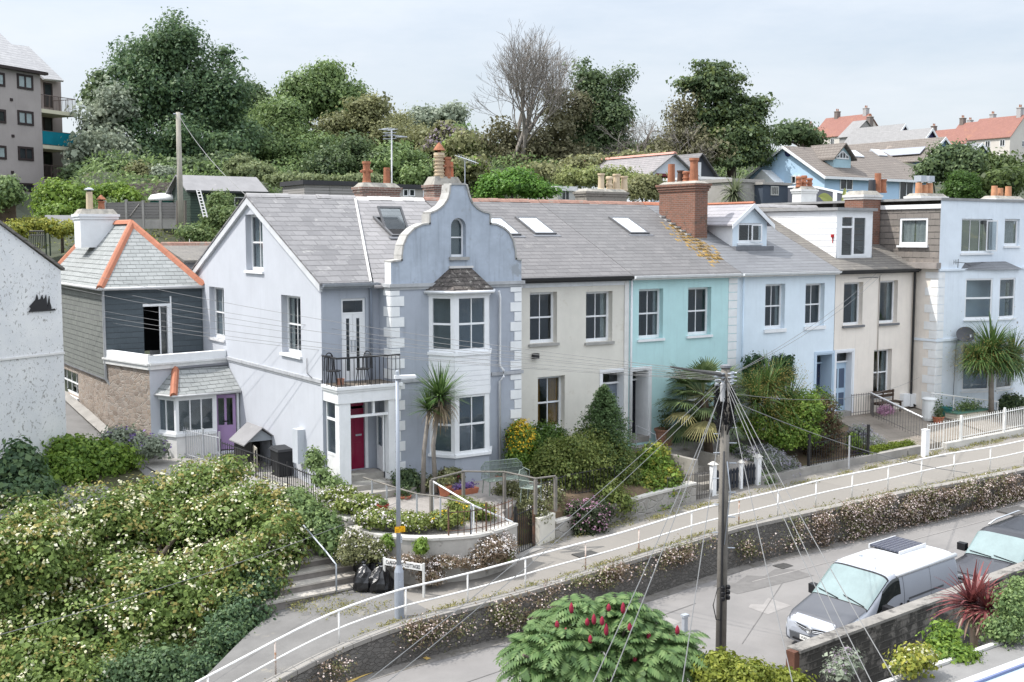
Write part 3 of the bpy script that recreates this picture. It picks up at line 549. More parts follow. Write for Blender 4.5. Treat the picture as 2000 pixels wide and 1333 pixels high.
# ---------------------------------------------------------------- grey gabled house
def grey_house():
    H=thing('grey_house','grey-blue end-of-terrace house with curved Dutch gable, white quoins and balcony over a crimson door','house',(-4,5,0))
    X0=-7.08; PG=Pl((X0,0,0),(0,-1,0))
    attic=PG.rect(480,419,513,529); w2=PG.rect(550,578,587.5,692); w1=PG.rect(409.5,561.5,438,661)
    wall(H,'gable_wall',PG,[(-11,-1),(0.0,-1),(0.0,rz(0)-.07),(-RIDY,RIDZ-.07),(-11,6.2)],[rl(attic),rl(w2),rl(w1)],GABLE,.25)
    sash(H,PG,attic,.2,curtain=(CURTT,[(0,.95)])); sash(H,PG,w2,.2,curtain=(CURT,[(0,.2),(.78,1)])); f=sash(H,PG,w1,.2,sill=surf('flaking_sill',(.62,.62,.63),.9,.1,3,stain=(.25,.24,.23),sfrac=.55,stscale=7),curtain=(CURTT,[(0,.97)]))
    # string course on gable and verge boards
    MB().ob(PG,-8.0,0,3.1,3.2,0,.05).ob(PG,-8.0,.0,3.04,3.1,0,.025).build('string_course',surf('string_course',(.42,.43,.45),.9,.1,3,streak=.4,stain=(.22,.2,.18),sfrac=.6,stscale=5),H)
    vb=MB()
    for (ya,za),(yb,zb) in (((-.12,rz(-.12)),(RIDY,RIDZ)),((RIDY,RIDZ),(BY,BZ))):
        vb.hexa([(X0-.1,ya,za-.3),(X0-.1,yb,zb-.3),(X0-.003,yb,zb-.3),(X0-.003,ya,za-.3),(X0-.1,ya,za-.075),(X0-.1,yb,zb-.075),(X0-.003,yb,zb-.075),(X0-.003,ya,za-.075)])
    vb.build('verge_board',surf('verge_paint',(.60,.61,.63),.8,.1,2,streak=.25),H)
    # front: recessed entrance wall
    xw0,xw1,yw_=-5.2,-.55,-.8
    fd=P0.rect(667.5,583,715,736); fd=(fd[0],fd[1],3.12,fd[3]); pd=(-6.42,-5.72,.42,2.75)
    wall(H,'entrance_wall',P0,[(X0,-.5),(xw0,-.5),(xw0,6.05),(X0,6.05)],[rl(fd),rl(pd)],GREYF,.15)
    # french door with top light
    u0,u1,v0,v1=fd; m=MB(); tl=v1-.42
    for a,b,c,d in ((u0,u0+.07,v0,v1),(u1-.07,u1,v0,v1),(u0+.07,u1-.07,v1-.07,v1),(u0+.07,u1-.07,tl-.05,tl)): m.ob(P0,a,b,c,d,-.12,-.06)
    fr=m.build('french_door',WHITE,H); m=MB(); um=(u0+u1)/2
    for a,b in ((u0+.07,um-.004),(um+.004,u1-.07)): m.ob(P0,a,a+.11,v0,tl-.05,-.11,-.07).ob(P0,b-.11,b,v0,tl-.05,-.11,-.07).ob(P0,a+.11,b-.11,v0,v0+.28,-.11,-.07).ob(P0,a+.11,b-.11,tl-.18,tl-.05,-.11,-.07)
    m.build('door_leaf',WHITE,fr); MB().ob(P0,u0+.1,um-.1,v0+.28,tl-.18,-.1,-.092).ob(P0,um+.1,u1-.1,v0+.28,tl-.18,-.1,-.092).ob(P0,u0+.07,u1-.07,tl,v1-.07,-.1,-.092).build('pane',GLASS,fr)
    for s in (-1,1): MB().ob(P0,um+s*.06-.012,um+s*.06+.012,v0+.85,v0+1.2,-.065,-.03).build('handle',GREYM,fr)
    # crimson front door
    u0,u1,v0,v1=pd; red=surf('crimson_door_paint',(.22,.005,.04),.35,.06,2,bump=.02,coat=.3)
    d=MB().ob(P0,u0,u1,v0,v1-.5,-.1,-.06).build('front_door',red,H); MB().ob(P0,u0,u1,v1-.42,v1,-.1,-.06).build('transom_panel',red,d)
    m=MB()
    for a,b,c,e in ((u0+.09,um-.9,0,0),): pass
    for a,b in ((.09,.31),(.39,.61)):
        for c,e in ((.2,.8),(1.0,1.75)): m.ob(P0,u0+a,u0+b,v0+c,v0+e,-.06,-.05)
    m.build('door_panel',red,d); MB().lathe(P0.pt(u0+.1,v0+1.12,-.06),[(.035,0),(.035,-.03),(.001,-.04)],12,'y').build('door_knob',GREYM,d); MB().lathe(P0.pt(u0+.1,v0+.72,-.06),[(.025,0),(.025,-.02),(.001,-.03)],12,'y').build('door_lock',GREYM,d); MB().ob(P0,u0+.42,u0+.62,v0+1.0,v0+1.05,-.06,-.045).build('letter_plate',GREYM,d)
    MB().ob(P0,u0-.1,u0-.003,v0,v1,-.05,.03).ob(P0,u1+.003,u1+.1,v0,v1,-.05,.03).ob(P0,u0-.1,u1+.1,v1+.003,v1+.1,-.05,.03).build('door_frame',WHITE,d)
    # porch: slab, pillars, side glazing, open inner door, steps
    ps=thing  # noqa
    yf=-1.02; sl=MB().box(X0+.02,-5.02,yf,-.002,2.6,3.0).build('porch_canopy',WHITE,H); MB().box(X0-.05,-4.98,yf-.07,-.004,3.0,3.09).box(X0-.02,-5.0,yf-.03,-.006,2.93,3.0).build('canopy_cornice',WHITE,sl)
    MB().box(X0+.04,-5.03,yf+.05,-.01,3.09,3.1).build('balcony_deck',surf('balcony_deck',(.2,.17,.14),.9,.2,4),sl)
    for xa,xb in ((X0+.06,X0+.42),(-5.42,-5.21)): MB().box(xa,xb,yf+.03,yf+.3,.0 if xa<-6 else .2,2.6).build('porch_pillar',WHITE,H)
    m=MB().box(X0+.1,X0+.16,-.72,-.66,.3,2.6).box(X0+.1,X0+.16,-.08,-.02,.3,2.6).box(X0+.1,X0+.16,-.66,-.08,1.0,1.08).box(X0+.1,X0+.16,-.66,-.08,2.05,2.12).box(X0+.1,X0+.16,-.66,-.08,.3,.4).box(X0+.11,X0+.15,-.66,-.08,.4,1.0)
    g=m.build('porch_side_light',WHITE,H); MB().box(X0+.125,X0+.135,-.66,-.08,1.08,2.6).build('pane',GLASS,g)
    MB().box(X0+.42,-5.42,yf+.1,yf+.18,2.15,2.22).box(-5.9,-5.84,yf+.1,yf+.18,2.22,2.6).build('porch_transom',WHITE,H)
    PD=Pl((-5.47,-.75,.42),(0.18,1,0)); m=MB()
    for a,b,c,e in ((0,.1,0,1.7),(.55,.65,0,1.7),(.1,.55,0,.15),(.1,.55,1.6,1.7),(.1,.55,.6,.72)): m.ob(PD,a,b,c,e,-.02,.02)
    m.ob(PD,.1,.55,.15,.6,-.01,.01); dd=m.build('porch_door',WHITE,H); MB().ob(PD,.1,.55,.72,1.6,-.004,.004).build('pane',GLASS,dd); MB().lathe(PD.pt(.58,.75,.03),[(.03,-.02),(.03,.03)],8,'x').build('door_knob',BLACKM,dd)
    st=surf('porch_step',(.33,.31,.28),.95,.15,3,stain=(.22,.2,.18),sfrac=.55,stscale=4,bump=.3)
    MB().box(X0+.43,-5.45,-.7,-.07,-.1,.41).build('door_step',st,H); MB().box(X0+.2,-5.25,-1.35,-.7,-.1,.22).build('door_step',st,H); MB().box(X0+.4,-4.95,-1.8,-1.35,-.15,.08).build('door_step',st,H)
    # balcony railing
    m=MB(); zt=3.92
    for a,b in (((X0,yf),(-5.05,yf)),((X0,yf),(X0,-.02))):
        m.tube([(a[0],a[1],zt),(b[0],b[1],zt)],.03,n=6); L=math.dist(a,b); n=int(L/.135)
        for k in range(n+1): x=a[0]+(b[0]-a[0])*k/n; y=a[1]+(b[1]-a[1])*k/n; m.tube([(x,y,3.09),(x,y,zt)],.011,n=5)
    m.build('balcony_railing',BLACKM,H)
    # wing: front, return wall, Dutch gable
    PW=Pl((0,yw_,0),(1,0,0)); out=[(765,556),(765,513.5),(785.3,510),(785.4,499),(788,480.5),(796,461.5),(809.6,448),(825,440.5),(840,438.6),(840,418),(853,413),(866,403.5),(874.5,391),(878.5,378),(880,361.8),(909,361.8),(911,368),(913.6,380.5),(920,397),(931,409),(944.7,415.8),(955.5,418),(955.5,438.6),(969,440),(982.5,446.7),(993,456),(1001,472),(1004.5,488.5),(1005.5,506),(1016,513),(1017.6,552)]
    O=[PW.px(*q) for q in out]; O[0]=(xw0,6.0); O[1]=(xw0,O[1][1]); O[-1]=(xw1,6.0); O[-2]=(xw1,O[1][1]); O[-3]=(O[-3][0],O[2][1])
    aw=PW.rect(880.5,426,909.5,502); au0,au1,av0,av1=aw; rr=(au1-au0)/2; arch=[(au0,av0),(au1,av0)]+[(au0+rr+rr*math.cos(t*math.pi/10),av1-rr+rr*math.sin(t*math.pi/10)) for t in range(11)]
    dg=wall(H,'dutch_gable',PW.off(.012),O,[arch],DUTCH,.25); m=MB()
    back=Pl((0,yw_+.38,0),(1,0,0)); bm=MB()
    for tri in tessellate_polygon([[V((u,v,0)) for u,v in O],[V((u,v,0)) for u,v in arch]]):
        al=[V((u,v,0)) for u,v in O+arch]; bm.poly([back.pt(al[i].x,al[i].y) for i in tri])
    for (a,b),(c,d2) in zip(O,O[1:]): bm.poly([PW.pt(a,b,.012),PW.pt(c,d2,.012),back.pt(c,d2),back.pt(a,b)])
    bm.build('gable_back',DUTCH,dg); cm=MB()
    for (a,b),(c,d2) in zip(O[1:-1],O[2:-1]):
        t=V((c-a,d2-b,0)).normalized(); n=V((-t.y,t.x,0))
        if n.y<0 and abs(n.y)>.2: n=-n
        p=lambda u,v,k,w:PW.pt(u+n.x*k,v+n.y*k,w)
        cm.hexa([p(a,b,0.002,.05),p(c,d2,0.002,.05),p(c,d2,.002,-.42),p(a,b,.002,-.42),p(a,b,.055,.05),p(c,d2,.055,.05),p(c,d2,.055,-.42),p(a,b,.055,-.42)])
    cm.build('gable_coping',surf('gable_coping',(.42,.41,.39),.95,.15,3,streak=.2,stain=(.25,.235,.21),sfrac=.55,stscale=4),dg)
    m=MB(); A2=[(au0+rr+(rr-.05)*math.cos(t*math.pi/10),av1-rr+(rr-.05)*math.sin(t*math.pi/10)) for t in range(11)]; B2=arch[2:]
    for k in range(10):
        q=[B2[k],B2[k+1],A2[k+1],A2[k]]; m.hexa([PW.pt(*q[0],-.2),PW.pt(*q[1],-.2),PW.pt(*q[2],-.2),PW.pt(*q[3],-.2),PW.pt(*q[0],-.16),PW.pt(*q[1],-.16),PW.pt(*q[2],-.16),PW.pt(*q[3],-.16)])
    m.ob(PW,au0,au0+.05,av0,av1-rr,-.2,-.16).ob(PW,au1-.05,au1,av0,av1-rr,-.2,-.16).ob(PW,au0+.05,au1-.05,av0,av0+.07,-.2,-.16).ob(PW,au0+.05,au1-.05,(av0+av1)/2-.02,(av0+av1)/2+.02,-.2,-.155)
    aw_=m.build('arched_window',WHITE,H); MB().prism([PW.pt(u,v,-.19) for u,v in [(au0+.03,av0+.03),(au1-.03,av0+.03)]+A2],(0,.008,0)).build('pane',GLASS,aw_); MB().prism([PW.pt(u,v,-.26) for u,v in [(au0,av0),(au1,av0)]+B2],(0,.02,0)).build('blind',CURTT,aw_)
    MB().ob(PW,au0-.08,au1+.08,av0-.1,av0-.004,.014,.1).build('sill',SILLG,aw_)
    wall(H,'wing_front',PW,[(xw0,-.5),(xw1,-.5),(xw1,5.98),(xw0,5.98)],[],GREYF); PL=Pl((xw0,0,0),(0,-1,0))
    wall(H,'wing_return',PL,[(0,-.5),(.8,-.5),(.8,5.98),(0,5.98)],[],GREYF); MB().box(xw0-.003,xw0+.32,yw_+.0,-.42,6.0,O[1][1]).build('gable_shoulder',QWHITE,H)
    MB().box(xw1-.3,xw1-.0,yw_+.02,-.002,-.5,6.0).build('wing_end',GREYF,H)
    q=MB().box(xw0-.08,xw1+.1,yw_-.08,-.3,5.9,6.0).box(xw0-.04,xw1+.05,yw_-.04,-.3,5.82,5.9); q.build('cornice',surf('cornice_stone',(.42,.43,.44),.9,.12,3,streak=.3,stain=(.27,.26,.25),sfrac=.6,stscale=4),H)
    
    for a,b in ((xw0-.05,-3.98),(-1.7,xw1+.06)): MB().box(a,b,yw_-.06,yw_-.001,3.04,3.14).build('string_course',surf('string_course',(.42,.43,.45)),H)
    quoins(H,PW,xw0,1,3.16,5.8,QWHITE); quoins(H,PW,xw0,1,.05,3.02,QWHITE); quoins(H,PW,xw1,-1,3.16,5.8,QWHITE,start=1); quoins(H,PW,xw1,-1,.05,3.02,QWHITE,start=0)
    quoins(H,PL,.8,-1,3.16,5.8,QWHITE,start=1,big=.45,small=.26); quoins(H,PL,.8,-1,.05,3.02,QWHITE,start=1,big=.45,small=.38)
    # canted bay
    bx=[(-3.93,yw_),(-3.45,-1.5),(-2.22,-1.5),(-1.74,yw_)]; PS=[]
    for (xa,ya),(xb,yb) in zip(bx,bx[1:]): PS.append((Pl((xa,ya,0),(xb-xa,yb-ya,0)),math.hypot(xb-xa,yb-ya)))
    bay=None; bm=MB(); W2=(MB(),MB()); P2=(MB(),MB()); sh=MB(); cu=MB(); bh=MB()
    for i,(P,L) in enumerate(PS):
        bm.ob(P,0,L,-.4,.72,-.12,0)
        for z0,z1 in ((.8,2.62),(3.92,5.62)):
            wm=W2[z0>2]; pm=P2[z0>2]; e=.13 if i!=1 else .16; wm.ob(P,.0,e,z0,z1,-.1,0).ob(P,L-e,L,z0,z1,-.1,0); wm.ob(P,e,L-e,z1-.08,z1,-.1,-.01).ob(P,e,L-e,z0,z0+.1,-.1,-.01); zm=(z0+z1)/2; wm.ob(P,e,L-e,zm-.03,zm+.03,-.1,-.02)
            if i==1: wm.ob(P,L/2-.015,L/2+.015,z0+.1,z1-.08,-.09,-.03)
            pm.ob(P,e,L-e,z0+.1,z1-.08,-.062,-.055)
            if z0<2 and i!=1: cu.ob(P,.1,L-.1,z0+.1,z1-.1,-.3,-.29) if False else None
        W2[0].ob(P,-.03,L+.03,.72,.8,-.1,.07).ob(P,-.01,L+.01,2.62,2.72,-.1,.03); W2[1].ob(P,-.03,L+.03,3.82,3.92,-.1,.06).ob(P,-.02,L+.02,5.62,5.76,-.1,.035)
        for k in range(7): sh.ob(P,-.005,L+.005,2.722+k*.157,2.722+(k+1)*.157-.012,-.1,.012+.012)
        sh.ob(P,0,L,2.722,3.82,-.1,.008)
    bay=bm.build('bay_window',GREYF,H); [(w.build('bay_frame',WHITE,bay),q.build('pane',GLASS,bay)) for w,q in zip(W2,P2)]; sh.build('shiplap_boards',WHITE,bay)
    for z in (3.3,.5): MB().poly([(x,y,z) for x,y in bx]).build('bay_floor',surf('floorboards',(.16,.10,.06)),bay)
    # mossy hipped bay roof
    e=[(-4.08,yw_-.013),(-3.53,-1.64),(-2.14,-1.64),(-1.59,yw_-.013)]; t0=PW.px(879,521)[0]; t1=PW.px(919,521)[0]; zt=6.45; ze=5.76; m=MB()
    T=[(t0,yw_-.013,zt),(t1,yw_-.013,zt)]; E3=[(x,y,ze) for x,y in e]
    m.poly([E3[0],E3[1],T[0]]); m.poly([E3[1],E3[2],T[1],T[0]]); m.poly([E3[2],E3[3],T[1]]); m.poly(E3[::-1])
    MOSS=tiles('mossy_slate',(.12,.105,.095),(.075,.065,.06),(.03,.028,.026),.3,.18,.016,.95,stain=[((.40,.37,.33),.55,4.5),((.03,.027,.023),.5,7)],bumpk=1)
    br=m.build('bay_roof',MOSS,bay); MB().tube([V(E3[0])+V((0,0,-.03)),V(E3[1])+V((0,0,-.03)),V(E3[2])+V((0,0,-.03)),V(E3[3])+V((0,0,-.03))],.05,n=8).build('bay_gutter',GUTW,bay,True); MB().box(t0-.05,t1+.05,yw_-.09,yw_-.014,zt-.02,zt+.05).build('lead_flashing',RIDW,bay)
    downpipe(H,[(-1.5,-.95,5.7),(-1.42,-.9,5.5),(-1.42,-.88,3.35),(-1.32,-.95,3.2),(-1.32,-.95,3.0),(-1.42,-.88,2.85),(-1.42,-.88,.1)],GUTW)
    downpipe(H,[(-5.62,-.07,6.0),(-5.5,-.07,5.8),(-5.5,-.07,3.1)],surf('pipe_grey',(.24,.27,.33)))
    gutter(H,X0-.05,-5.3,EY,rz(EY),surf('gutter_grey',(.30,.32,.35),.6,.15,3,streak=.3))
    # roof with a valley step, skylight, chimneys
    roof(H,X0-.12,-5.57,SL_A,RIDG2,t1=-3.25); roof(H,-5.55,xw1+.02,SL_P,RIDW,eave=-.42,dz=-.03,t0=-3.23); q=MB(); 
    q.tube([(-5.56,EY,rz(EY)+.01),(-3.3,RIDY-.15,RIDZ-.06)],.04,n=6); q.build('valley_mortar',RIDW,H)
    skylight(H,790,463,.95,1.5,30)
    c,z=chimney(H,.0-1.9,-.35,7.6,8.3,7.2,9.25,BRICKD,.16); pot(c,(-1.55,7.95,z),.82,.15,POTR,3); pot(c,(-.2-.5,7.95,z),.62,.14,POTR,2)
    c,z=chimney(H,.15+.95,2.3+.05,7.5,8.3,7.2,9.4,BRICKD,.32); pot(c,(1.5,7.8,z-.06),1.0,.19,POTC,4); pot(c,(1.83,7.75,z-.06),.85,.15,POTR,3); pot(c,(2.12,8.05,z-.12),.75,.16,surf('orange_pot',(.52,.17,.09),.8,.1,3),2)
    back_side(H,X0,xw1,GABLE)
    cab=MB().tube([PW.pt(-4.4,3.25,.03),(-5.6,-.3,4.4)],.006,n=4) if False else None
    MB().ob(PG,-1.7,-1.3,.5,1.55,.002,.25).build('meter_box',surf('meter_box',(.5,.53,.57),.7,.06,3),H)
    downpipe(H,[PG.pt(-.72-.3,3.75,.03),PG.pt(-1.02,3.3,.03),PG.pt(-.6,3.22,.07)],surf('cable_grey',(.2,.2,.21)),.012,'wall_cable')
    return H
GH=grey_house()
# ---------------------------------------------------------------- mid-terrace houses
def front(house,P,x0,x1,z0,z1,wins,doors,mat,sl,depth=.2):
    return wall(house,'front_wall',P,[(x0,z0),(x1,z0),(x1,z1),(x0,z1)],[rl(w) for w in wins+doors],mat,depth)
def recess_door(house,P,r,dmat,depth=.75,rev=WHITE,tl=.42,glaze=False,trim=True,label=None):
    u0,u1,v0,v1=r; m=MB(); dw=(u1-u0)-.0
    m.ob(P,u0+.002,u0+.05,v0,v1,-depth,.01).ob(P,u1-.05,u1-.002,v0,v1,-depth,.01).ob(P,u0+.05,u1-.05,v1-.05,v1-.002,-depth,.01)
    if trim: m.ob(P,u0-.09,u0-.002,v0,v1+.09,.002,.03).ob(P,u1+.002,u1+.09,v0,v1+.09,.002,.03).ob(P,u0-.002,u1+.002,v1+.002,v1+.09,.002,.03)
    m.ob(P,u0+.05,u1-.05,v1-tl-.06,v1-tl,-depth,-depth+.08); d=m.build('doorway',rev,house)
    lf=MB().ob(P,u0+.05,u1-.05,v0+.1,v1-tl-.06,-depth-.05,-depth).build('front_door',dmat,d)
    q=MB(); w=u1-u0-.1
    for a,b in ((.1,.44),(.56,.9)):
        for c,e in ((.3,.85),(1.05,1.85)): q.ob(P,u0+.05+a*w,u0+.05+b*w,v0+c,v0+e,-depth,-depth+.012)
    q.build('door_panel',surf('blue_door_glass',(.08,.11,.17),.2,.05) if glaze else dmat,d)
    MB().ob(P,u0+.05,u1-.05,v1-tl,v1-.05,-depth-.03,-depth-.02).build('fanlight',GLASS,d); MB().ob(P,u0,u1,v0-.1,v0+.1,-depth,.02).build('threshold',CONC,d)
    MB().box(0,0,0,0,0,0) if False else None
    if label: d['label']=label
    return d
def beige_house():
    x0,x1=-.53,4.54; H=thing('beige_house','narrow beige rendered terraced house with flat stone sills and one black wall lamp','house',(2,5,0)); B=P0
    wu1=B.rect(1035,571,1088,671); wu2=B.rect(1144.5,569.6,1196,668); wl=B.rect(1050.5,735.4,1103,840); dr=B.rect(1174.5,725.5,1219,870); dr=(dr[0],dr[1],.1,dr[3])
    front(H,B,x0,x1,-.6,6.02,[wu1,wu2,wl],[dr],BEIGE,None,.25)
    sash(H,B,wu1,.22,sill=SILLG); sash(H,B,wu2,.22,sill=SILLG,curtain=(CURT,[(.8,1)])); sash(H,B,wl,.22,sill=SILLG,curtain=(CURTO,[(0,.22),(.6,1)]))
    recess_door(H,B,dr,surf('grey_blue_door',(.16,.19,.23),.4,.05),.35)
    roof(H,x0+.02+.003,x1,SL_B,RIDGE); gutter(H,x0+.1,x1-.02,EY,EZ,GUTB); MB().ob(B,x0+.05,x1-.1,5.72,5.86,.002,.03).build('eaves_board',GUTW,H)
    back_side(H,x0,x1,BEIGE); skylight(H,996,461,.95,1.45); skylight(H,1066,459,.95,1.45)
    MB().ob(B,4.34,4.53,.4,5.85,.002,.05).build('party_pilaster',WOODW,H); downpipe(H,[(4.6,-.1,5.9),(4.6,-.1,.1)],GUTW)
    u,v=B.px(1042.5,695); MB().ob(B,u-.1,u+.12,v-.1,v+.08,.02,.16).build('wall_lamp',BLACKM,H)
    u,v=B.px(1180,745); MB().ob(B,4.2,4.26,v-.1,v,.002,.02)
    c,z=chimney(H,9.15-1.2,11.3-1.2,8.2,9.0,7.2,9.15,surf('stone_stack',(.27,.25,.22),.95,.2,3,stain=(.15,.14,.12),sfrac=.5,stscale=3,bump=.4),.12) if False else (None,0)
    return H
def teal_house():
    x0,x1=4.56,9.8; H=thing('turquoise_house','turquoise terraced house with a dark open doorway and lichen-streaked roof','house',(7,5,0)); B=P0
    wu1=B.rect(1247.7,564.5,1295,662); wu2=B.rect(1343.7,561.5,1388.8,655); dr=B.rect(1228.5,722,1268,862); dr=(max(dr[0],4.7),dr[1],.2,dr[3]); wl=B.rect(1340,740,1388,825)
    front(H,B,x0,x1,-.6,6.02,[wu1,wu2,wl],[dr],TEAL,None,.25)
    sash(H,B,wu1,.2,fw=.085,curtain=(CURTW,[(0,.16),(.86,1)])); sash(H,B,wu2,.2,fw=.085); sash(H,B,wl,.2,fw=.085,curtain=(CURTW,[(0,1)]))
    recess_door(H,B,dr,surf('black_door',(.012,.013,.02),.35,.05),.7)
    roof(H,x0+.003,x1,SL_L,RIDGE); gutter(H,x0+.05,x1-.02,EY,EZ,GUTW); back_side(H,x0,x1,TEAL); skylight(H,1250,458,.95,1.5)
    quoins(H,B,x1,-1,.05,5.85,QWHITE,h=.31,big=.44,small=.44)
    li=leafm  # orange lichen is growth on the slates, a mesh of thin crusts
    m=MB(); R=random.Random(5); LM=surf('orange_lichen',(.42,.25,.05),.95,.25,8,bump=.6)
    LS=tiles('slate_lichened',(.40,.245,.05),(.30,.19,.055),(.10,.085,.06),.46,.27,.012,stain=[((.21,.2,.2),.5,5)])
    for k in range(330):
        t=R.random(); px=1318+85*t+R.gauss(0,9); py=442+70*t+R.gauss(0,6)
        u,v=PR.px(px,py); v=round(v/.27)*.27; w=R.uniform(.03,.16); m.ob(PR,u-w/2,u+w/2,v+.006,v+.262*R.uniform(.5,1),.001,.005)
    m.build('lichen',LS,H)
    BX0,BX1=10.0,11.45
    c,z=chimney(H,9.95,10.62,2.5,4.6,7.0,at(1355,362,x=9.95).z,BRICKC,.1,BRICKC,3)
    for (px,h,r,s,mt) in ((1311,.78,.16,2,POTR),(1329,.5,.14,0,surf('dark_pot',(.10,.055,.04),.8,.2,4)),(1340,.45,.14,1,POTR),(1355,.95,.18,0,POTR)):
        q=at(px,358,x=10.28); pot(c,(10.28,min(max(q.y,2.7),4.4),z-.02),h,r,mt,s)
    m=MB(); 
    for k in range(7): y=1.55+k*.42; m.hexa([(9.25+.18*k*0+ (k*.05),y,rz(y)+.004)]*8) if False else None
    m=MB()
    for k in range(6): y=2.7+.3*k; m.box(9.72,9.94,y,y+.2,rz(y)+.02,rz(y)+.09)
    m.build('step_flashing',surf('lead_flash',(.45,.45,.44),.7,.1),H)
    # stone stack with cream pots behind the ridge
    c,z=chimney(H,9.15-.0-.0,11.4,8.4,9.2,7.0,9.35,surf('stone_stack',(.27,.25,.22),.95,.2,3,stain=(.15,.14,.12),sfrac=.5,stscale=3,bump=.4),.12)
    for px,h,r,s in ((1174,.74,.15,0),(1190,.62,.15,1),(1204,.74,.17,0),(1219,.66,.16,0)): q=at(px,375,y=8.8); pot(c,(q.x,8.8,z-.02),h,r,POTC,s)
    return H
def blue_house():
    x0,x1=9.82,15.28; H=thing('pale_blue_house','pale blue terraced house with a small gabled dormer in its smooth slate roof','house',(12.5,5,0)); B=P0
    wu1=B.rect(1494.5,555,1533,642.5); wu2=B.rect(1572.9,554,1610,637); wl=B.rect(1509,699,1543.5,780); dr=B.rect(1592.5,691,1625.5,800); dr=(dr[0],dr[1],.2,dr[3])
    front(H,B,x0,x1,-.6,6.02,[wu1,wu2,wl],[dr],PALEB,None,.25)
    for w in (wu1,wu2,wl): sash(H,B,w,.2,sillh=.14,curtain=((CURTW if w is wu1 else CURTT),[(0,.2),(.85,1)] if w is wu1 else [(0,.25)]))
    recess_door(H,B,dr,surf('navy_door',(.03,.04,.08),.4,.05),.6,surf('pale_blue_reveal',(.5,.62,.74),.6,.04))
    roof(H,x0+.003,x1,SL_N,ORANGE); gutter(H,x0+.05,x1-.0,EY,EZ,GUTW); back_side(H,x0,x1,PALEB); downpipe(H,[(x0+.22,-.1,5.95),(x0+.22,-.1,.1)],surf('pipe_pale',(.55,.66,.76)),.035)
    c,z=chimney(H,at(1556,380,y=10.4).x,at(1586,380,y=10.4).x,10.1,10.7,6.5,at(1570,370,y=10.4).z,surf('white_stack',(.72,.71,.69),.9,.1,2,streak=.2,stain=(.5,.48,.45),sfrac=.64,stscale=3),.16)
    for px,h in ((1560,.55),(1570,.62),(1581,.5)): q=at(px,370,y=10.4); pot(c,(q.x,10.4,z-.02),h,.15,POTR,1)
    # gabled dormer
    yd=1.75; PDm=Pl((0,yd,0),(1,0,0)); a0,a1,b0,_=PDm.rect(1431,405,1498,473); b0=rz(yd)-.02; ze=PDm.px(1420,434)[1]; zt=PDm.px(1470,402)[1]; am=(a0+a1)/2; W=WHITE
    wn=PDm.rect(1442,436,1486,472)
    dm=wall(H,'dormer',PDm,[(a0,b0),(a1,b0),(a1,ze),(am,zt),(a0,ze)],[rl((wn[0],wn[1],b0+.18,wn[3]))],PALEB,.1); wn=(wn[0],wn[1],b0+.18,wn[3])
    sash(dm,PDm,wn,.04,1,fw=.08,rail=False,sill=WHITE,name='window'); yb=EY+(ze-EZ)/K
    for x,s in ((a0,-1),(a1,1)): MB().poly([(x,yd,b0),(x,yd,ze),(x,yb,ze)]).build('dormer_cheek',WHITE,dm)
    yr_=EY+(zt-EZ)/K; m=MB(); o=.2; dzz=(zt-ze)/(am-a0)*.22
    for s,xe in ((-1,a0-.22),(1,a1+.22)):
        zz=ze-dzz; yb2=EY+(zz-EZ)/K; q=[(xe,yd-o,zz),(am,yd-o,zt+.03),(am,yr_+.02,zt+.03),(xe,yb2+.02,zz)]; m.hexa([(x,y,z) for x,y,z in q]+[(x,y,z+.06) for x,y,z in q])
    m.build('dormer_roof',tiles('dormer_slate',(.33,.32,.34),(.29,.28,.3),(.2,.2,.2),.5,.25,.005),dm); MB().tube([(am,yd-o-.01,zt+.1),(am,yr_,zt+.1)],.07,n=6).build('dormer_ridge',ORANGE,dm)
    m=MB()
    for s,xe in ((-1,a0-.22),(1,a1+.22)):
        zz=ze-dzz; m.hexa([(xe,yd-o-.03,zz-.12),(am,yd-o-.03,zt-.1),(am,yd-o-.002,zt-.1),(xe,yd-o-.002,zz-.12),(xe,yd-o-.03,zz+.06),(am,yd-o-.03,zt+.09),(am,yd-o-.002,zt+.09),(xe,yd-o-.002,zz+.06)])
    m.build('bargeboard',WHITE,dm); MB().box(a0-.1,a1+.1,yd-.3,yd-.01,rz(yd-.3)+.01,rz(yd)+.03).build('apron',LEAD,dm)
    # open casement
    Q=Pl(PDm.pt((wn[0]+wn[1])/2+.1,wn[2]+.05,.0),(.55,-.5,0)); h=wn[3]-wn[2]-.1; mm=MB().ob(Q,0,.06,0,h,0,.04).ob(Q,.36,.42,0,h,0,.04).ob(Q,.06,.36,0,.06,0,.04).ob(Q,.06,.36,h-.06,h,0,.04); s=mm.build('casement',WHITE,dm); MB().ob(Q,.06,.36,.06,h-.06,.015,.022).build('pane',GLASS,s)
    return H
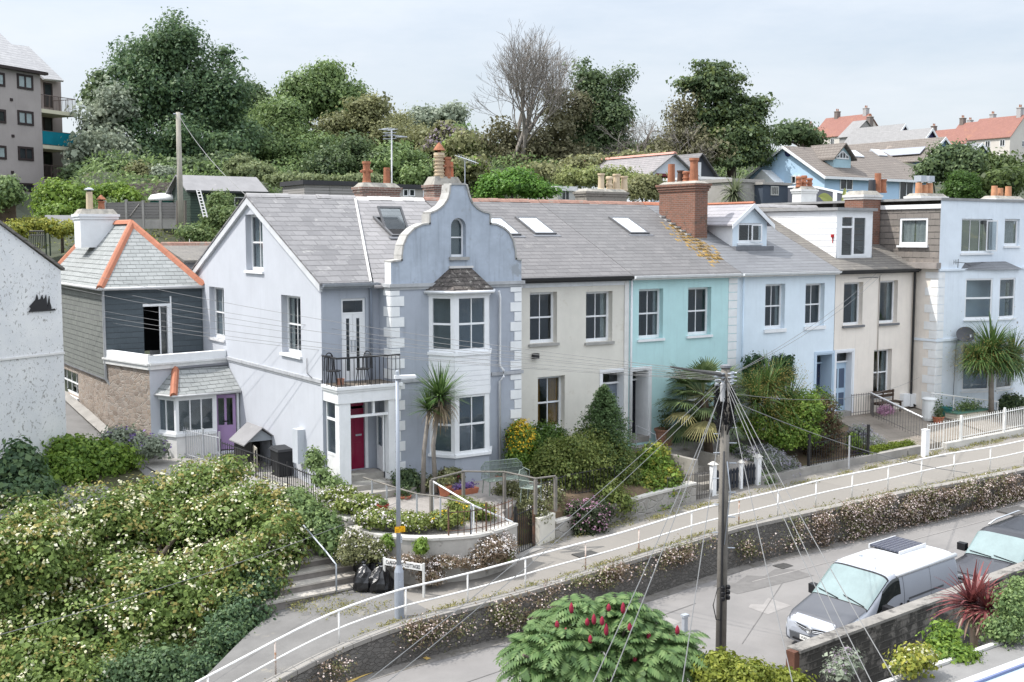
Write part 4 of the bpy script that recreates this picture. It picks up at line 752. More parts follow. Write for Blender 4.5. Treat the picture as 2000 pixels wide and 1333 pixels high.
def cream_house():
    x0,x1=15.3,20.36; H=thing('cream_house','cream terraced house with slate sills and a big white box dormer with a glazed door','house',(17.8,5,0)); B=P0; SG=surf('slate_sill',(.16,.165,.175),.6,.1)
    wu1=B.rect(1647.7,552,1685,635.7); wu2=B.rect(1718,548.5,1753,631.7); wl=B.rect(1706,683,1741,774); dr=B.rect(1631,687,1664,812); dr=(max(dr[0],15.42),dr[1],.15,dr[3])
    front(H,B,x0,x1,-.6,6.02,[wu1,wu2,wl],[dr],CREAM,None,.25)
    for w in (wu1,wu2): sash(H,B,w,.2,0,sill=SG,rail=False,fw=.08,so=.1,curtain=(CURTT,[(.75,1)]))
    sash(H,B,wl,.2,1,curtain=(CURTT,[(0,.15),(.8,1)]))
    recess_door(H,B,dr,surf('powder_blue_door',(.42,.55,.68),.5,.05),.3,surf('doorway_white',(.78,.8,.83),.5,.04),glaze=True)
    roof(H,x0+.003,x1,SL_O,RIDG2); gutter(H,x0+.02,x1-.05,EY,EZ,GUTB,.14); back_side(H,x0,x1,CREAM); downpipe(H,[(x1-.16,-.12,6.0),(x1-.16,-.1,5.8),(x1-.16,-.1,.3),(x1-.02,-.25,.15)],GUTB,.05)
    downpipe(H,[(18.0,-.03,5.75),(18.0,-.03,1.1)],surf('pipe_cream',(.5,.46,.41)),.02,'cable_pipe')
    downpipe(H,[(16.65,-.03,5.7),(17.4,-.03,5.72),(17.9,-.03,5.7)],surf('cable_grey',(.2,.2,.21)),.012,'wall_cable')
    # box dormer
    yd=.75; PD=Pl((0,yd,0),(1,0,0)); a0=PD.px(1634,460)[0]; a1=PD.px(1703,460)[0]; zt=PD.px(1668,412)[1]; b0=rz(yd)-.02; yb=EY+(zt-EZ)/K
    o=PD.rect(1641,421,1692,510); o=(o[0],o[1],b0+.08,o[3])
    D=wall(H,'box_dormer',PD,[(a0,b0),(a1,b0),(a1,zt),(a0,zt)],[rl(o)],WHITE,.08)
    for x,s in ((a0,-1),(a1,1)):
        n=8; cl=MB()
        for k in range(n):
            z0=b0+(zt-b0)*k/n; z1=b0+(zt-b0)*(k+1)/n-.012; y0=EY+(z0-EZ)/K; y1=EY+(z1-EZ)/K; xx=x+s*.02; cl.hexa([(x,yd,z0),(xx,yd,z0),(xx,y0,z0),(x,y0,z0),(x,yd,z1),(xx,yd,z1),(xx,y1,z1),(x,y1,z1)])
        cl.build('dormer_cheek',WHITE,D)
    MB().hexa([(a0-.15,yd-.15,zt),(a1+.15,yd-.15,zt),(a1+.15,yb,zt+.02),(a0-.15,yb,zt+.02),(a0-.15,yd-.15,zt+.12),(a1+.15,yd-.15,zt+.12),(a1+.15,yb+.1,zt+.14),(a0-.15,yb+.1,zt+.14)]).build('dormer_roof',surf('flat_roof_felt',(.30,.30,.30),.9,.15,2),D)
    u0,u1,v0,v1=o; um=u0+(u1-u0)*.48; m=MB()
    for a,b,c,e in ((u0,u0+.09,v0,v1),(um-.06,um+.06,v0,v1),(u1-.09,u1,v0,v1),(u0+.09,um-.06,v1-.08,v1),(um+.06,u1-.09,v1-.1,v1),(u0+.09,um-.06,v1-.52,v1-.44),(u0+.09,um-.06,v0,v0+.06),(um+.06,u1-.09,v0,v0+.1)): m.ob(PD,a,b,c,e,-.07,.01)
    g=m.build('glazed_door',WHITE,D); MB().ob(PD,u0+.09,u1-.09,v0,v1-.08,-.045,-.037).build('pane',GLASS,g)
    q=at(1631,404,y=5.2); MB().tube([q-V((0,0,.5)),at(1631,374,y=5.2)],.09,n=10).build('flue_pipe',WHITE,H,True)
    MB().tube([at(1626,475,x=a0-.04),at(1626,462,x=a0-.04)],.02,n=5).tube([at(1626,464,x=a0-.04),at(1626,458,x=a0-.04)],.07,n=8).build('red_cowl',surf('red_plastic',(.4,.02,.02),.5,.1),D)
    c,z=chimney(H,at(1686,395,y=1.9).x,20.36,1.9,2.9,7.0,at(1700,380,y=1.9).z,BRICKC,.18,surf('white_cap',(.66,.65,.63),.9,.1,3,stain=(.4,.38,.35),sfrac=.6,stscale=4),2)
    for px,h,r,s,mt in ((1703,.55,.17,2,surf('black_pot',(.05,.05,.055),.7,.1)),(1714,.85,.16,2,POTR),(1724,.6,.16,0,POTR)): q=at(px,372,y=2.4); pot(c,(q.x,2.4,z-.02),h,r,mt,s)
    return H
def far_house():
    x0,x1=20.42,31; yf=-1.1; F=Pl((0,yf,0),(1,0,0)); S=Pl((x0,0,0),(0,-1,0)); ZT=8.9
    H=thing('white_corner_house','tall bluish white house with toothed quoins and a slate-hung attic side wall','house',(25,4,0))
    a=F.rect(1878,428,1937.6,494); b=F.rect(1962,428,1990.8,480.4); w1=F.rect(1963,549,1986,629); g1=F.rect(2010,549,2040,629)
    front(H,F,x0,x1,-.6,ZT,[a,b,w1],[],FARP,None,.18)
    sash(H,F,a,.1,2,rail=False,fw=.06,curtain=(CURT,[(0,.12)])); sash(H,F,b,.1,0,rail=False,curtain=(CURT,[(0,1)])); sash(H,F,w1,.12,0,sill=SILLG)
    Q=Pl(F.pt(a[1]-.35,a[2]+.05,-.05),(.3,-.45,0)); h=a[3]-a[2]-.1; s=MB().ob(Q,0,.06,0,h,0,.04).ob(Q,.4,.46,0,h,0,.04).ob(Q,.06,.4,0,.06,0,.04).ob(Q,.06,.4,h-.06,h,0,.04).build('open_casement',WHITE,H); MB().ob(Q,.06,.4,.06,h-.06,.015,.022).build('pane',GLASS,s)
    sw=S.rect(1756.7,426,1812,479.5)
    wall(H,'side_wall',S,[(-3.1,6.3),(1.1,6.3),(1.1,8.75),(-3.1,8.55)],[rl(sw)],tiles('hung_slate',(.23,.205,.185),(.17,.155,.14),(.07,.065,.06),.42,.27,.012,.85,.5,True,stain=[((.31,.27,.23),.57,1.6),((.11,.10,.09),.6,2.5)],var=.3),.1)
    sash(H,S,sw,.02,0,rail=False,fw=.1,sill=WHITE,so=.1,curtain=(CURT,[(0,.47),(.53,1)]))
    wall(H,'side_return',S,[(-.0,-.6),(1.1,-.6),(1.1,6.3),(0,6.3)],[],CREAM); wall(H,'side_back',S,[(-10,5),(-3.1,5),(-3.1,8.5),(-10,8.5)],[],FARP)
    MB().box(x0-.06,x1,yf-.06,9,ZT,ZT+.1).build('flat_roof',surf('flat_roof_felt',(.30,.30,.30)),H); MB().ob(S,-3.1,1.14,8.56,8.74,.003,.06).build('parapet_band',WHITE,H)
    MB().ob(S,-.3,1.2,6.05,6.3,.002,.3).build('lead_ledge',surf('ledge_slab',(.30,.27,.25),.95,.15,3),H); MB().ob(F,x0-.05,x1,5.95,6.03,.002,.08).build('cornice',FARP,H); MB().ob(F,x0-.02,22.3,2.98,3.08,.002,.06).ob(S,0,1.12,2.98,3.08,.002,.05).build('string_course',FARP,H)
    quoins(H,F,x0,1,.1,2.95,QWHITE,h=.36,big=.42,small=.42); quoins(H,F,x0,1,3.1,5.9,QWHITE,h=.36,big=.42,small=.42); quoins(H,S,1.1,-1,.1,2.95,QWHITE,h=.36,big=.62,small=.36); quoins(H,S,1.1,-1,3.1,5.9,QWHITE,h=.36,big=.62,small=.36)
    # two-storey bay
    bx=[(F.px(1876,600)[0],yf),(F.px(1915,600)[0]+.2,yf-.62),(F.px(1955,600)[0]+.25,yf-.62),(F.px(1955,600)[0]+.85,yf)]; bm=MB(); W2=(MB(),MB()); P2=(MB(),MB())
    for i,(p,q) in enumerate(zip(bx,bx[1:])):
        P=Pl((*p,0),(q[0]-p[0],q[1]-p[1],0)); L=math.dist(p,q)
        for z0,z1 in ((-.4,.75),(2.75,3.85),(5.6,5.98)): bm.ob(P,0,L,z0,z1,-.15,0)
        for z0,z1 in ((.75,2.75),(3.85,5.6)):
            wm=W2[z0>2]; pm=P2[z0>2]; e=.2; bm.ob(P,0,e,z0,z1,-.15,0).ob(P,L-e,L,z0,z1,-.15,0); wm.ob(P,e,e+.07,z0,z1,-.12,-.03).ob(P,L-e-.07,L-e,z0,z1,-.12,-.03).ob(P,e+.07,L-e-.07,z0,z0+.1,-.12,-.03).ob(P,e+.07,L-e-.07,z1-.07,z1,-.12,-.03); zm=z0+(z1-z0)*.52; wm.ob(P,e+.07,L-e-.07,zm-.04,zm+.04,-.12,-.035); pm.ob(P,e+.07,L-e-.07,z0+.1,z1-.07,-.08,-.072); wm.ob(P,e-.05,L-e+.05,z0-.07,z0-.002,-.1,.06)
    B=bm.build('bay_window',FARP,H); [(w.build('bay_frame',WHITE,B),q.build('pane',GLASS,B)) for w,q in zip(W2,P2)]
    m=MB(); e=[(bx[0][0]-.1,yf-.003),(bx[1][0]-.05,yf-.78),(bx[2][0]+.05,yf-.78),(bx[3][0]+.1,yf-.003)]
    m.poly([(x,y,5.98) for x,y in e][::-1]); m.poly([(*e[0],5.98),(*e[1],5.98),(e[1][0]+.1,yf-.003,6.3),(e[0][0]+.3,yf-.003,6.28)]); m.poly([(*e[1],5.98),(*e[2],5.98),(e[2][0]-.1,yf-.003,6.3),(e[1][0]+.1,yf-.003,6.3)]); m.poly([(*e[2],5.98),(*e[3],5.98),(e[2][0]-.1,yf-.003,6.3)])
    m.build('bay_roof',SL_N,B)
    wall(H,'back_wall',Pl((x1,9,0),(-1,0,0)),[(0,0),(x1-x0,0),(x1-x0,ZT),(0,ZT)],[],FARP); MB().box(x0+.1,x1-.1,yf+.3,8.9,2.9,3.0).box(x0+.1,x1-.1,yf+.3,8.9,6.1,6.2).build('floor',surf('floorboards',(.16,.10,.06)),H)
    WC=surf('white_stack',(.72,.71,.69),.9,.1,2,streak=.2,stain=(.5,.48,.45),sfrac=.64,stscale=3)
    for px0,px1,y,pots,h in ((1783,1834,3.5,(1794,1806,1815),9.3),(1930,1984,3.5,(1942,1953,1969),9.3)):
        A=at(px0,400,y=y); Bq=at(px1,400,y=y); c,z=chimney(H,A.x,Bq.x,y-.4,y+.4,8.0,h,WC,.14,WC,2)
        for k,px in enumerate(pots): q=at(px,380,y=y); pot(c,(q.x,y,z-.02),.55 if k!=1 else .45,.17,surf('pale_clay_pot',(.5,.25,.14),.8,.15,4),2)
        if px0<1800:
            for px in (1797,1813): q=at(px,360,y=y); MB().box(q.x-.2,q.x+.2,y-.2,y+.2,z+.58,z+.86).build('pot_cowl',GREYM,c)
    dv=thing('satellite_dish','grey oval satellite dish bracketed to the bluish white house','dish',F.pt(20.9,3.35,.3)); q=F.pt(21.6,3.35,.4)
    return H
beige_house(); teal_house(); blue_house(); cream_house(); FH=far_house()
bpy.data.objects.remove(bpy.data.objects['satellite_dish'])
def dish():
    F=Pl((0,-1.1,0),(1,0,0)); u,v=F.px(1868,652); c=F.pt(u,v,.45); t=thing('satellite_dish','dark grey oval satellite dish bracketed to the bluish white house','dish',tuple(c))
    n=V((-.5,-.85,.25)).normalized(); a=n.cross(V((0,0,1))).normalized(); b=a.cross(n); m=MB(); g=[]
    for k in range(5): r=k/4; g.append([c+a*(.42*r*math.cos(q*math.pi/9))+b*(.33*r*math.sin(q*math.pi/9))-n*(.09*(1-r*r)) for q in range(19)])
    DM=surf('dish_grey',(.14,.14,.155),.6,.08); m.grid(g); m.grid([[p-n*.012 for p in row] for row in g]); m.build('reflector',DM,t,True)
    MB().tube([c-b*.3,c-b*.15+n*.45],.015).build('feed_arm',DM,t); MB().lathe(c-b*.15+n*.45,[(.04,-.05),(.04,.06)],8).build('receiver',GREYM,t); MB().tube([c-n*.1,c-n*.1-b*.2,F.pt(u,v-.25,0)],.02).build('bracket',DM,t)
    MB().tube([F.pt(u,v-.3,.02),F.pt(u-.05,v-1.5,.02),F.pt(u-.1,.4,.02)],.012,n=5).build('cable',surf('cable_grey',(.2,.2,.21)),t)
dish()
# ================================================================ slate-hung cottage, white gable, apartment block, houses up the hill
HS=tiles('hung_slate_green',(.185,.195,.18),(.15,.158,.15),(.07,.075,.07),.30,.19,.011,.8,.5,True,stain=[((.24,.25,.22),.6,1.5)],var=.2)
HS2=tiles('hung_slate_grey',(.085,.105,.12),(.07,.088,.10),(.05,.06,.068),.42,.2,.006,.75,.5,True,stain=[((.16,.18,.185),.64,3.2)],var=.15,bumpk=.3)
CSL=tiles('cottage_slate',(.295,.307,.303),(.235,.247,.243),(.08,.085,.085),.32,.21,.014,.75,.5,True,stain=[((.33,.34,.34),.6,1.8)],var=.2)
STONE=rubble('cottage_rubble',[(.33,.265,.215),(.43,.36,.31),(.25,.205,.175),(.47,.42,.38)],(.40,.36,.32),3.6,2.0)
def ridge_run(m,a,b,r=.15,step=.4):
    a,b=V(a),V(b); n=max(1,int((b-a).length/step)); 
    for k in range(n):
        p=a+(b-a)*(k/n); q=a+(b-a)*((k+.985)/n); d=(q-p).normalized(); s=d.cross(V((0,0,1))).normalized(); u=s.cross(d)
        m.prism([p-s*r-u*.07,p-s*r*.55+u*.05,p+u*.09,p+s*r*.55+u*.05,p+s*r-u*.07],q-p)
def cottage():
    H=thing('slate_hung_cottage','slate-hung cottage with orange hip tiles, white stack and rubble stone ground floor','house',(-9,13,0)); X0,X1,Y0=-10.57,-7.1,10.4; Y1=18.6
    F=Pl((0,Y0,0),(1,0,0)); S=Pl((X0,0,0),(0,-1,0))
    do=F.rect(281,595.8,333,690.5); do=(do[0],do[1],3.12,do[3]); wn=S.rect(112,724,149.5,769)
    wall(H,'slate_front',F,[(X0,2.9),(X1,2.9),(X1,5.62),(X0,5.62)],[rl(do)],HS2,.25)
    wall(H,'slate_side',S,[(-Y1,2.35),(-Y0,2.35),(-Y0,5.62),(-Y1,5.62)],[],HS)
    wall(H,'stone_side',S.off(-.06),[(-Y1,-.5),(-Y0,-.5),(-Y0,2.35),(-Y1,2.35)],[rl(wn)],STONE,.2)
    MB().box(X0-.03,X1,Y0-.03,Y1,2.33,2.37).build('slate_foot',LEAD,H)
    m=MB(); u0,u1,v0,v1=wn; P=S.off(-.06)
    f=sash(H,P,wn,.12,3,fw=.06,rail=True,meet=.5,sill=WHITE)
    # open doorway: white frame, one leaf folded back
    u0,u1,v0,v1=do; m=MB().ob(F,u0-.02,u1+.02,v1-.05,v1+.04,-.2,.02).ob(F,u1-.1,u1+.0,v0,v1-.05,-.2,.01).ob(F,u0+(u1-u0)*.62,u0+(u1-u0)*.67,v0,v1-.05,-.16,-.1).ob(F,u1+.0,u1+.05,v0,v1+.3,-.0,.03)
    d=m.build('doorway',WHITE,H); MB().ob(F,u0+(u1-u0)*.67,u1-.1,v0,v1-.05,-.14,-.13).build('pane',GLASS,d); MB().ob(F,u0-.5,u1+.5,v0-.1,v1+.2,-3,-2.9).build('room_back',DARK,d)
    # roof
    ze=5.62; xm=(X0+X1)/2-.02; ya=at(257,435,x=xm); za=ya.z; yb=at(190,433,x=xm).y; o=.22; e0,e1=X0-o,X1+.05
    A=V((xm,ya.y,za)); B=V((xm,yb,za)); c=[V((e0,Y0-o,ze)),V((e1,Y0-o,ze)),V((e1,Y1+o,ze)),V((e0,Y1+o,ze))]
    m=MB(); m.poly([c[0],c[1],A]); m.poly([c[3],c[0],A,B]); m.poly([c[1],c[2],B,A]); m.poly([c[2],c[3],B]); m.poly([c[0],c[3],c[2],c[1]])
    r=m.build('roof',CSL,H); q=MB(); up=V((0,0,.02)); ridge_run(q,c[0]+up,A+up); ridge_run(q,c[1]+up,A+up); ridge_run(q,A+up,B+up); ridge_run(q,c[3]+up,B+up); q.build('hip_tiles',ORANGE,r)
    for a,b in ((c[0],c[1]),(c[0],c[3])): MB().tube([a+V((0,0,-.05)),b+V((0,0,-.05))],.06,n=8).build('gutter',surf('gutter_pale',(.52,.52,.52),.6,.1,3,streak=.2),H,True)
    downpipe(H,[(X0-.1,Y0-.2,5.5),(X0-.07,Y0-.08,5.3),(X0-.07,Y0-.08,3.3),(X0-.07,Y0-.08,2.4),(X0+.1,Y0-.3,2.1),(X0+.1,Y0-.35,1.9),(X0+.16,Y0-.4,.5)],surf('pipe_grey2',(.40,.41,.42),.6,.1,2),.05)
    # white rendered stack
    WC=surf('stack_whitewash',(.74,.76,.78),.9,.06,2,streak=.1,stain=(.45,.44,.42),sfrac=.66,stscale=6)
    y=A.y+.0; sx0,sx1=xm-1.35,xm+.05; p=at(158,466,x=sx0); ys=p.y; c_,z=chimney(H,sx0,sx1,ys,ys+1.0,p.z-.35,at(160,418,x=sx0).z+.02,WC,.2,WC,2)
    for px,h,r_,mt,s in ((175,.75,.14,POTC,2),(198,.4,.13,POTR,0)):
        q=at(px,400,y=ys+.5); pt=pot(c_,(min(max(q.x,sx0+.3),sx1-.25),ys+.5,z-.05),h,r_,mt,s); 
        MB().lathe((min(max(q.x,sx0+.3),sx1-.25),ys+.5,z-.05+h+.06),[(.19,0),(.19,.03),(.05,.1)] if s==2 else [(.2,0),(.1,.1),(.02,.18)],12).build('pot_cap',GREYM if s==2 else POTR,pt); MB().lathe((min(max(q.x,sx0+.3),sx1-.25),ys+.5,z-.05+h-.1),[(.08,0),(.08,.17)],8).build('cap_stem',BLACKM,pt)
    return H
def terrace_wing():
    """flat-roofed ground-floor wing with white parapet, and the glazed porch in its corner"""
    H=thing('stone_wing','single-storey rubble stone wing with a white parapet roof terrace','house extension',(-9,9,0))
    A,B,C,D=V((-10.6,10.36,0)),V((-9.93,7.5,0)),V((-7.1,8.0,0)),V((-7.1,10.36,0))
    for nm,p,q,mt in (('stone_wall',A,B,STONE),('painted_wall',B,C,GABLE)):
        P=Pl(p,q-p); L=(q-p).length; m=MB().ob(P,0,L,-.5,2.95,-.25,0); m.build(nm,mt,H)
        MB().ob(P,-.06 if nm[0]=='s' else 0,L+.03,2.95,3.1,-.3,.07).ob(P,-.1 if nm[0]=='s' else 0,L+.05,3.1,3.16,-.3,.11).build('cornice',surf('cornice_white',(.70,.70,.69),.8,.1,3,streak=.3,stain=(.45,.44,.41),sfrac=.62,stscale=4),H)
        MB().ob(P,0,L-.01 if nm[0]=='s' else L,3.16,3.42,-.22,.03).build('parapet',WHITE,H)
    MB().poly([A+V((0,0,3.1)),B+V((0,0,3.1)),C+V((0,0,3.1)),D+V((0,0,3.1))]).build('terrace_deck',surf('terrace_deck',(.33,.33,.33),.9,.1,2),H)
    T=thing('glazed_porch','small glazed porch with slate lean-to roof, one orange hip tile run and a lilac door','porch',(-8.4,7.2,0))
    a,b,c=V((-9.72,7.72,0)),V((-9.3,6.78,0)),V((-7.11,6.78,0)); z1=2.05; wm=MB(); pm=MB(); lw=MB(); dk=None
    for i,(p,q) in enumerate(((a,b),(b,V((-7.95,6.78,0))))):
        P=Pl(p,q-p); L=(q-p).length; lw.ob(P,0,L,-.3,.72,-.12,0); e=.1
        wm.ob(P,-.02,L+.02,.72,.82,-.14,.05).ob(P,0,e,.82,z1,-.1,0).ob(P,L-e,L,.82,z1,-.1,0).ob(P,e,L-e,z1-.12,z1,-.1,0).ob(P,e,L-e,.82,.9,-.1,-.01)
        n=2 if i==0 else 3
        for k in range(1,n): wm.ob(P,e+(L-2*e)*k/n-.02,e+(L-2*e)*k/n+.02,.9,z1-.12,-.09,-.02)
        pm.ob(P,e,L-e,.9,z1-.12,-.06,-.05)
    lw.build('plinth_wall',surf('porch_plinth',(.72,.71,.70),.9,.06,3,stain=(.5,.48,.45),sfrac=.62,stscale=3),T); w=wm.build('window_frame',WHITE,T); pm.build('pane',GLASS,w)
    P=Pl(b,c-b); L=(c-b).length; MB().ob(P,L-.86,L-.8,0,z1,-.1,.01).ob(P,L-.08,L-.01,0,z1,-.1,.01).ob(P,0,L,z1+.002,z1+.12,-.12,.04).build('door_frame',WHITE,T)
    PU=surf('lilac_door_paint',(.40,.27,.47),.5,.05,2,bump=.03); Q=Pl(P.pt(L-.1,.1,-.08),(-.93,.38,0)); u1=.68
    d=MB().ob(Q,0,u1,0,.85,-.05,0).ob(Q,0,.1,.85,1.9,-.05,0).ob(Q,u1-.1,u1,.85,1.9,-.05,0).ob(Q,.3,.38,.85,1.9,-.05,0).ob(Q,.1,u1-.1,1.78,1.9,-.05,0).build('lilac_door',PU,T); MB().ob(Q,.1,.3,.85,1.78,-.03,-.02).ob(Q,.38,u1-.1,.85,1.78,-.03,-.02).build('pane',GLASS,d); MB().ob(Q,.25,.45,.95,1.0,-.06,.01).build('letter_plate',BLACKM,d)
    MB().ob(P,L-.8,L-.08,-.05,.06,-.2,.1).build('door_sill',WHITE,T); MB().box(-9.5,-7.15,7.55,7.6,0,2.2).build('porch_back',surf('porch_lining',(.60,.60,.61),.8,.05),T)
    ee=[V((-9.9,7.86,2.16)),V((-9.42,6.6,2.16)),V((-7.1,6.6,2.16))]; tp=[V((-9.02,7.62,2.93)),V((-7.1,7.92,2.93))]
    m=MB().poly([ee[0],ee[1],tp[0]]).poly([ee[1],ee[2],tp[1],tp[0]]).poly([ee[2],ee[1],ee[0],V((-7.1,7.9,2.16))]); r=m.build('porch_roof',CSL,T); q=MB(); ridge_run(q,ee[1]+V((0,0,.02)),tp[0]+V((0,0,.02)),.13); q.build('hip_tiles',ORANGE,r)
    MB().tube([e+V((0,0,-.05)) for e in ee],.045,n=7).build('gutter',surf('gutter_pale',(.52,.52,.52)),T,True); MB().tube([tp[0],tp[1]+V((0,-.03,.0))],.07,n=6).build('lead_flashing',LEAD,T)
cottage(); terrace_wing()
def white_gable():
    t=NT('roughcast_white'); p=t.pos(); n=t.noise(p,.9,5,.65); c=t.mix(t.step(n,.35,.7),(.66,.67,.68),(.75,.75,.745))
    d=t.noise(t.mapv(p,(1,1,1)),1.3,2); vv=t.n('ShaderNodeVectorMath',operation='ADD'); t.set(vv.inputs[0],p); cx=t.n('ShaderNodeCombineXYZ'); t.set(cx.inputs[0],t.math('MULTIPLY',d,.9)); t.set(cx.inputs[2],t.math('MULTIPLY',d,.6)); t.set(vv.inputs[1],cx.outputs[0])
    f=t.noise(t.mapv(vv.outputs[0],(15,15,9)),1,4,.6); g=t.noise(p,.55,3); c=t.mix(t.math('MULTIPLY',t.step(t.math('ADD',f,t.math('MULTIPLY',g,.16)),.675,.71),.7),c,(.23,.22,.20)); t.pr(c,.95,.2,t.bump(t.noise(p,34,3),.5,.02)); M=t.m
    e=V((.891,.454,0)); o=at(121,600,d=36); o.z=0; P=Pl(o,e); H=thing('white_gable_building','white roughcast gable end streaked with dark flecks and a black sailing ship ornament','building',tuple(o))
    sv=lambda px,py:P.px(px,py); s0,z0=sv(121.5,528); s1,z1=sv(0,438); k=(z1-z0)/(s1-s0); ap=s1-3.2; za=z0+k*(ap-s0)
    O=[(2*ap,-3),(0,-3),(0,z0),(ap,za),(2*ap,z0)]; wall(H,'gable_wall',P,O,[],M)
    Q=Pl(P.pt(0,0,-9),-e); wall(H,'rear_wall',Q,[(0,-3),(-2*ap,-3),(-2*ap,z0),(-ap,za),(0,z0)],[],M); wall(H,'side_wall',Pl(P.pt(0,0),(-P.n)),[(0,-3),(9,-3),(9,z0),(0,z0)],[],M)
    m=MB()
    for a,b in (((.1,z0-k*-.1*0-.0),(ap,za)),((ap,za),(2*ap-.1,z0))):
        q=[P.pt(a[0],a[1]-.02,.08),P.pt(b[0],b[1]-.02,.08),P.pt(b[0],b[1]-.02,-9.1),P.pt(a[0],a[1]-.02,-9.1)]; m.hexa(q+[x+V((0,0,.09)) for x in q])
    m.build('roof',SL_O,H); a=sv(0,703); b=sv(120,690); MB().ob(P,2*ap,0.02,b[1]-.03,b[1]+.03,.002,.04).build('moulding',WOODW,H)
    # black sheet-metal three-masted ship
    K=[(165,818),(325,808),(318,797),(300,800),(297,780),(290,760),(287,722),(281,760),(276,790),(272,760),(268,715),(262,735),(252,745),(245,716),(236,740),(222,745),(214,712),(206,745),(192,760),(170,785),(180,795)]
    pts=[sv(x/3.03,340+y/3.03) for x,y in K]; mb=MB(); A=[V((u,v,0)) for u,v in pts]
    for tri in tessellate_polygon([A]): mb.poly([P.pt(A[i].x,A[i].y,.05) for i in tri]); mb.poly([P.pt(A[i].x,A[i].y,.02) for i in tri][::-1])
    for q,r in zip(A,A[1:]+A[:1]): mb.poly([P.pt(q.x,q.y,.02),P.pt(r.x,r.y,.02),P.pt(r.x,r.y,.05),P.pt(q.x,q.y,.05)])
    mb.build('ship_ornament',BLACKM,H)
white_gable()
def shed(name,label,cat,x0,x1,y0,y1,z0,ze,zr,axis,wallm,roofm,o=.25,th=.09,parts=True):
    """small gabled building, ridge along axis"""
    H=thing(name,label,cat,((x0+x1)/2,(y0+y1)/2,z0)); m=MB()
    if axis=='y':
        xm=(x0+x1)/2; m.prism([(x0,y0,z0),(x1,y0,z0),(x1,y0,ze),(xm,y0,zr),(x0,y0,ze)],(0,y1-y0,0)); m.build('wall',wallm,H); m=MB(); k=(zr-ze)/(xm-x0)
        for a,b in ((x0-o,1),(x1+o,-1)): m.hexa([(a,y0-o,ze-k*o),(xm,y0-o,zr+.01),(xm,y1+o,zr+.01),(a,y1+o,ze-k*o),(a,y0-o,ze-k*o+th),(xm,y0-o,zr+th),(xm,y1+o,zr+th),(a,y1+o,ze-k*o+th)])
    else:
        ym=(y0+y1)/2; m.prism([(x0,y0,z0),(x0,y1,z0),(x0,y1,ze),(x0,ym,zr),(x0,y0,ze)],(x1-x0,0,0)); m.build('wall',wallm,H); m=MB(); k=(zr-ze)/(ym-y0)
        for a in (y0-o,y1+o): m.hexa([(x0-o,a,ze-k*o),(x1+o,a,ze-k*o),(x1+o,ym,zr+.01),(x0-o,ym,zr+.01),(x0-o,a,ze-k*o+th),(x1+o,a,ze-k*o+th),(x1+o,ym,zr+th),(x0-o,ym,zr+th)])
    m.build('roof',roofm,H); return H
def win(H,P,r,frame,depth=.05,bars=1,fw=.06,pane=None,name='window',rail=0):
    """surface-set window: proud frame, dark pane behind"""
    u0,u1,v0,v1=r; m=MB().ob(P,u0,u0+fw,v0,v1,.002,depth).ob(P,u1-fw,u1,v0,v1,.002,depth).ob(P,u0+fw,u1-fw,v0,v0+fw,.002,depth).ob(P,u0+fw,u1-fw,v1-fw,v1,.002,depth)
    for k in range(bars): c=u0+(u1-u0)*(k+1)/(bars+1); m.ob(P,c-fw*.4,c+fw*.4,v0+fw,v1-fw,.002,depth)
    if rail: m.ob(P,u0+fw,u1-fw,v0+(v1-v0)*rail-fw*.4,v0+(v1-v0)*rail+fw*.4,.002,depth-.005)
    f=m.build(name,frame,H); MB().ob(P,u0+fw,u1-fw,v0+fw,v1-fw,.002,.012).build('pane',pane or DGLASS,f); return f
DGLASS=surf('dark_window_glass',(.03,.035,.04),.06,.2,2,bump=0,spec=.5); BROWNF=surf('brown_frame',(.035,.025,.025),.6,.1); PGLASS=surf('curtained_glass',(.30,.36,.37),.15,.15,3,bump=0,spec=.5)
